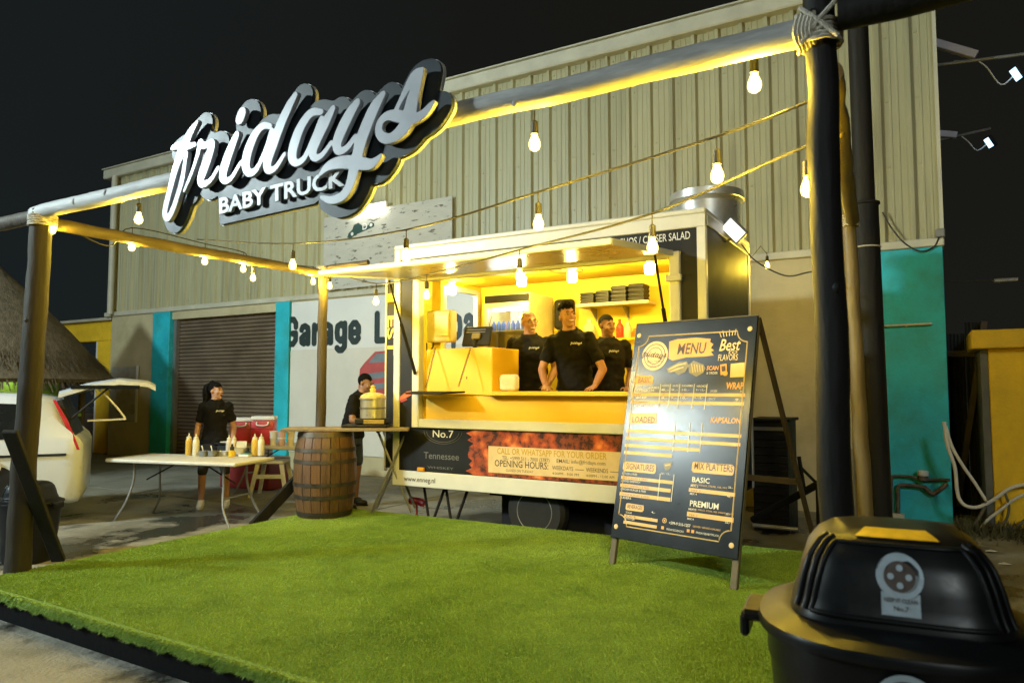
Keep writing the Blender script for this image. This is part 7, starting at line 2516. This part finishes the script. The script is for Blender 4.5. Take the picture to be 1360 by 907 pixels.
px_tube([(1184, 694), (1184, 660), (1184, 636), (1186, 632), (1200, 632), (1211, 633)], 0.016, 'pipe', M_rust, pp)
px_tube([(1193, 690), (1193, 660), (1193, 648), (1196, 644), (1215, 645), (1230, 647)], 0.022, 'pipe', M_rust, pp)
px_tube([(1211, 633), (1222, 636), (1240, 637), (1262, 637)], 0.018, 'pipe', M_rust, pp)
px_tube([(1228, 647), (1238, 655), (1246, 652), (1258, 642)], 0.026, 'valve', M_rust, pp)
c = at(1226, 635, Y=YP)
b = B(); b.lathe([(0.035, -0.03), (0.055, -0.02), (0.055, 0.03), (0.05, 0.032)], (c.x, YP - 0.02, c.z), 20); part('meter', b, M_rust, pp)
b = B(); b.lathe([(0.056, 0.033), (0.058, 0.036), (0.058, 0.085), (0.05, 0.092), (0.0, 0.093)], (c.x, YP - 0.02, c.z), 20); part('meter_cap', b, M_white_plastic, pp)
c = at(1186, 681, Y=YP)
b = B(); b.bx(c.x - 0.10, c.x + 0.12, YP - 0.06, YP + 0.06, 0.0, 0.075, 0.01); part('pipe_block', b, M_trim, pp)
# white rod on the wall
rd = T('wall_rod', 'thin white rod fixed across the wall and teal pilaster', 'rod', at(1205, 432, Y=BY - 0.06), world=True)
A, Z = at(1172, 433, Y=BY - 0.06), at(1238, 430, Y=BY - 0.06)
b = B(); b.cyl(A, Z, 0.014, n=8); part('rod', b, M_trim, rd)
b = B(); b.cyl(at(1204, 432, Y=BY - 0.06), at(1204, 432, Y=BY - 0.02), 0.02, n=8); part('clip', b, M_trim, rd)
# hoses
YH = 9.45
for pts, r_, m_, lb in (([(1254, 560), (1258, 590), (1268, 620), (1271, 650), (1275, 664), (1284, 672), (1300, 673), (1320, 663), (1340, 649), (1362, 643), (1400, 640)], 0.020, M_white_plastic, 'long pale hose curving from the fence to the right edge'),
                        ([(1256, 566), (1264, 592), (1278, 617), (1294, 640), (1308, 662), (1314, 667)], 0.018, M_white_plastic, 'short pale hose hanging diagonally beside the teal pilaster'),
                        ([(1312, 660), (1306, 676), (1296, 694), (1282, 712)], 0.018, mat('olive_hose', (0.12, 0.11, 0.07), rough=0.6), 'olive hose end dropping to the ground among the weeds'),
                        ([(1362, 655), (1345, 664), (1330, 676), (1312, 690), (1300, 706)], 0.016, M_white_plastic, 'second pale hose coming in low from the right edge'),
                        ([(1335, 655), (1340, 672), (1336, 690), (1322, 700), (1308, 704)], 0.013, mat('olive_hose', (0.12, 0.11, 0.07)), 'thin dark hose loop in front of the yellow block'),
                        ([(1362, 690), (1340, 706), (1316, 712), (1290, 709)], 0.016, mat('olive_hose', (0.12, 0.11, 0.07)), 'olive hose lying on the ground at the right edge')):
    b = B()
    b.tube([tuple(q) for q in spline([tuple(at(x, y, Y=YH)) for x, y in pts], 5)], r_, 10)
    b.v = [(p[0], p[1], max(p[2], 0.012)) for p in b.v]
    single('hose', b, m_, lb, 'hose', 'hoses beside the yellow block', 60, base=tuple(at(pts[0][0], pts[0][1], Y=YH)))
# weeds and leaf litter
vs, fs = [], []
rs = np.random.default_rng(4)
for k in range(2600):
    x = rs.uniform(0.25, 1.9); y = 9.45 + rs.normal(0, 0.22)
    if y > 9.95 and x < 0.25:
        continue
    h_ = rs.uniform(0.03, 0.16); a = rs.uniform(0, 6.28); w_ = rs.uniform(0.006, 0.014)
    o = len(vs)
    vs += [(x - w_ * math.cos(a), y - w_ * math.sin(a), 0.0), (x + w_ * math.cos(a), y + w_ * math.sin(a), 0.0), (x + rs.normal(0, 0.05), y + rs.normal(0, 0.05), h_)]
    fs.append((o, o + 1, o + 2))
o = part('weeds', B().raw(vs, fs), mat('weed_leaf', (0.075, 0.08, 0.03), rough=0.8, var=0.5, scale=10, col2=(0.10, 0.08, 0.045), mixscale=4), None, None)
tag(o, 'low dry weeds and litter at the foot of the yellow block', 'weeds', kind='stuff')
for i, (x, y, lb) in enumerate(((1316, 731, 'white paper scrap nearest the weeds on the ground'), (1334, 748, 'larger white paper scrap lying on the ground at right'))):
    q = at(x, y, Z=0.01)
    b = B(); b.raw([(-0.05, -0.02, 0.0), (0.04, -0.03, 0.006), (0.06, 0.02, 0.0), (0.0, 0.035, 0.012), (-0.04, 0.02, 0.0)], [(0, 1, 2, 3, 4)]); b.prism([(-0.045, -0.018, 0.001), (0.035, -0.026, 0.006), (0.055, 0.018, 0.001), (-0.035, 0.018, 0.001)], (0, 0, 0.004))
    single('paper_scrap', b, M_white, lb, 'litter', 'paper scraps on the ground').location = (q.x, q.y, 0.004)

# floodlights on brackets on the warehouse side wall
for i, (Y, (bx_, by_), (tx_, ty_), (lx, ly), lb) in enumerate(((10.6, (1238, 88), (1362, 72), (1349, 99), 'lit floodlight on the higher bracket at the right edge'), (13.2, (1243, 188), (1316, 171), (1313, 190), 'lit floodlight on the lower farther bracket at the right'))):
    t_ = T('bracket_floodlight', lb, 'floodlight', (BX1 + 0.01, Y, 5.3), world=True, group='floodlights on the warehouse side wall')
    A, Z = at(bx_, by_, Y=Y), at(tx_, ty_, Y=Y)
    A.x = BX1 - 0.02
    b = B(); b.cyl(A, Z, 0.022, n=8); part('arm', b, M_grey_metal, t_)
    c = at(lx, ly, Y=Y)
    aim = Vector((-0.80, -0.35, -0.50)).normalized()
    Ml = Matrix.Translation(c) @ aim.to_track_quat('-Y', 'Z').to_matrix().to_4x4()
    b = B(); b.box((0, 0.035, 0), (0.15, 0.06, 0.19), 0.012).xf(Ml); part('housing', b, M_black_metal, t_)
    b = B(); b.box((0, 0.0, 0), (0.12, 0.008, 0.155)).xf(Ml); part('lens', b, glow('bracket_flood_glow', (0.42, 0.72, 1.0), 3.0), t_)
    m_ = A.lerp(Z, 0.5)
    b = B(); b.tube(spline([tuple(m_), tuple(m_ + Vector((0.1, 0, -0.12))), tuple(c + Vector((-0.15, 0.05, -0.08))), tuple(c + Vector((0, 0.06, 0.02)))], 5), 0.008, 6); part('cable', b, M_white_plastic, t_)
    e0, e1_ = (at(1239, 58, Y=Y), at(1297, 74, Y=Y)) if i == 0 else (at(1244, 177, Y=Y), at(1271, 180, Y=Y))
    e0.x = BX1 + 0.02
    b = B(); d = e1_ - e0; b.box((0, 0, 0), (0.09, 0.10, d.length), 0.006).xf(Matrix.Translation((e0 + e1_) / 2) @ d.to_track_quat('Z', 'Y').to_matrix().to_4x4()); part('batten', b, mat('batten_lilac', (0.50, 0.46, 0.52), rough=0.4), t_)
    b = B(); b.cyl(e1_ + Vector((-0.25, 0, -0.02)), m_ + Vector((0, 0, 0)), 0.012, n=6); part('stay', b, M_grey_metal, t_)
# overhead cable with a connector at the right
t_ = T('overhead_cable', 'thin overhead cable with a pale connector leaving the warehouse corner', 'cable', at(1247, 376, Y=10.1), world=True)
b = B(); b.tube([tuple(q) for q in spline([tuple(at(x, y, Y=10.1)) for x, y in ((1246, 378), (1256, 373), (1275, 374), (1300, 373), (1330, 372), (1420, 374))], 4)], 0.008, 6); part('cable', b, M_cable, t_)
b = B(); c = at(1336, 372, Y=10.05); b.box(c, (0.24, 0.05, 0.045), 0.008); part('connector', b, M_grey_metal, t_)
t_ = T('wall_cable', 'dark cable sagging from the siding to the corner above the teal pilaster', 'cable', at(1200, 330, Y=BY - 0.05), world=True)
b = B(); b.tube([tuple(q) for q in spline([tuple(at(x, y, Y=BY - 0.05)) for x, y in ((1172, 282), (1182, 300), (1200, 322), (1222, 334), (1240, 328), (1247, 316))], 5)], 0.010, 6); part('cable', b, M_cable, t_)
b = B(); b.box(at(1249, 310, Y=BY - 0.05), (0.10, 0.08, 0.10), 0.01); part('junction_box', b, M_grey_metal, t_)

# ------------------------------------------------------------------ behind the menu board: crate unit, drawbar parts
q = at(1024, 700, Z=0)
cu = T('slatted_unit', 'black slatted cabinet unit beside the right end of the trailer', 'cabinet', (-1.05, 8.5, 0), world=True)
ya = 8.3
xa, xb = at(999, 600, Y=ya).x, at(1046, 600, Y=ya).x
zt = at(1020, 556, Y=ya).z
b = B(); b.bx(xa, xb, ya + 0.02, ya + 0.6, 0, zt - 0.03); part('case', b, M_black, cu)
b = B(); b.bx(xa - 0.03, xb + 0.03, ya - 0.03, ya + 0.63, zt - 0.029, zt, 0.004); part('top', b, M_black_metal, cu)
k = 0.06
while k < zt - 0.2:
    b = B(); b.prism([(xa + 0.01, ya + 0.019, k), (xa + 0.01, ya - 0.012, k + 0.01), (xa + 0.01, ya + 0.019, k + 0.055)], (xb - xa - 0.02, 0, 0)); part('slat', b, M_black, cu, 0)
    k += 0.085
b = B(); b.bx(xa, xb, ya - 0.02, ya + 0.01, zt - 0.13, zt - 0.09, 0.003); part('bar', b, M_grey_metal, cu)
db = T('drawbar', 'black trailer drawbar and jockey rods lying right of the menu board', 'drawbar', (-1.1, 7.2, 0), world=True)
for (x0_, y0_, Y0_), (x1_, y1_, Y1_), r_, n_ in (((1000, 690, 7.6), (1088, 642, 7.2), 0.035, 'beam'), ((1061, 606, 7.2), (1068, 650, 7.2), 0.018, 'rod'), ((1063, 620, 7.2), (1086, 643, 7.2), 0.014, 'rod'), ((1000, 697, 6.9), (1060, 703, 6.9), 0.018, 'rail')):
    A, Z = at(x0_, y0_, Y=Y0_), at(x1_, y1_, Y=Y1_)
    A.z = max(A.z, 0.02); Z.z = max(Z.z, 0.02)
    b = B(); b.cyl(A, Z, r_, n=10); part(n_, b, M_black_metal if n_ != 'rail' else M_grey_metal, db)
b = B(); b.cyl(at(1086, 643, Y=7.2), (at(1086, 643, Y=7.2).x, 7.2, 0), 0.02, n=8); part('prop', b, M_black_metal, db)
# items lying under the left end of the trailer
q = at(553, 668, Y=6.75)
b = B(); b.tube(spline([(q.x - 0.12, 6.75, q.z), (q.x - 0.04, 6.73, q.z + 0.03), (q.x + 0.06, 6.75, q.z + 0.02), (q.x + 0.11, 6.77, q.z - 0.02)], 4), [0.02] * 3 + [0.045] * 8 + [0.03] * 2, 10)
b.cyl((q.x, 6.76, 0), (q.x, 6.76, q.z), 0.012, n=6)
single('red_valve', b, M_red, 'small red valve on a stem under the left end of the trailer', 'valve', base=(q.x, 6.76, 0))
# ------------------------------------------------------------------ flood lamp on its mast at the left of the yard
fl = T('yard_floodlight', 'bright cool floodlight on a mast at the left edge of the yard', 'floodlight', (-11.1, -2.5, 0), world=True)
FP = Vector((-11.0, -2.4, 5.6))
aim = (Vector((-4.0, 7.0, 2.4)) - FP).normalized()
Mf = Matrix.Translation(FP) @ aim.to_track_quat('-Y', 'Z').to_matrix().to_4x4()
bb = B(); bb.cyl((-11.1, -2.5, 0), (-11.1, -2.5, 6.0), 0.05, 0.04, n=12); part('mast', bb, M_grey_metal, fl)
bb = B(); bb.box((0, 0.05, 0), (1.00, 0.08, 0.56), 0.012).xf(Mf); part('housing', bb, M_black_metal, fl)
bb = B(); bb.box((0, 0.0, 0), (0.92, 0.01, 0.48)).xf(Mf); part('lens', bb, glow('flood_glow', FLOOD_COL, FLOOD_E), fl)
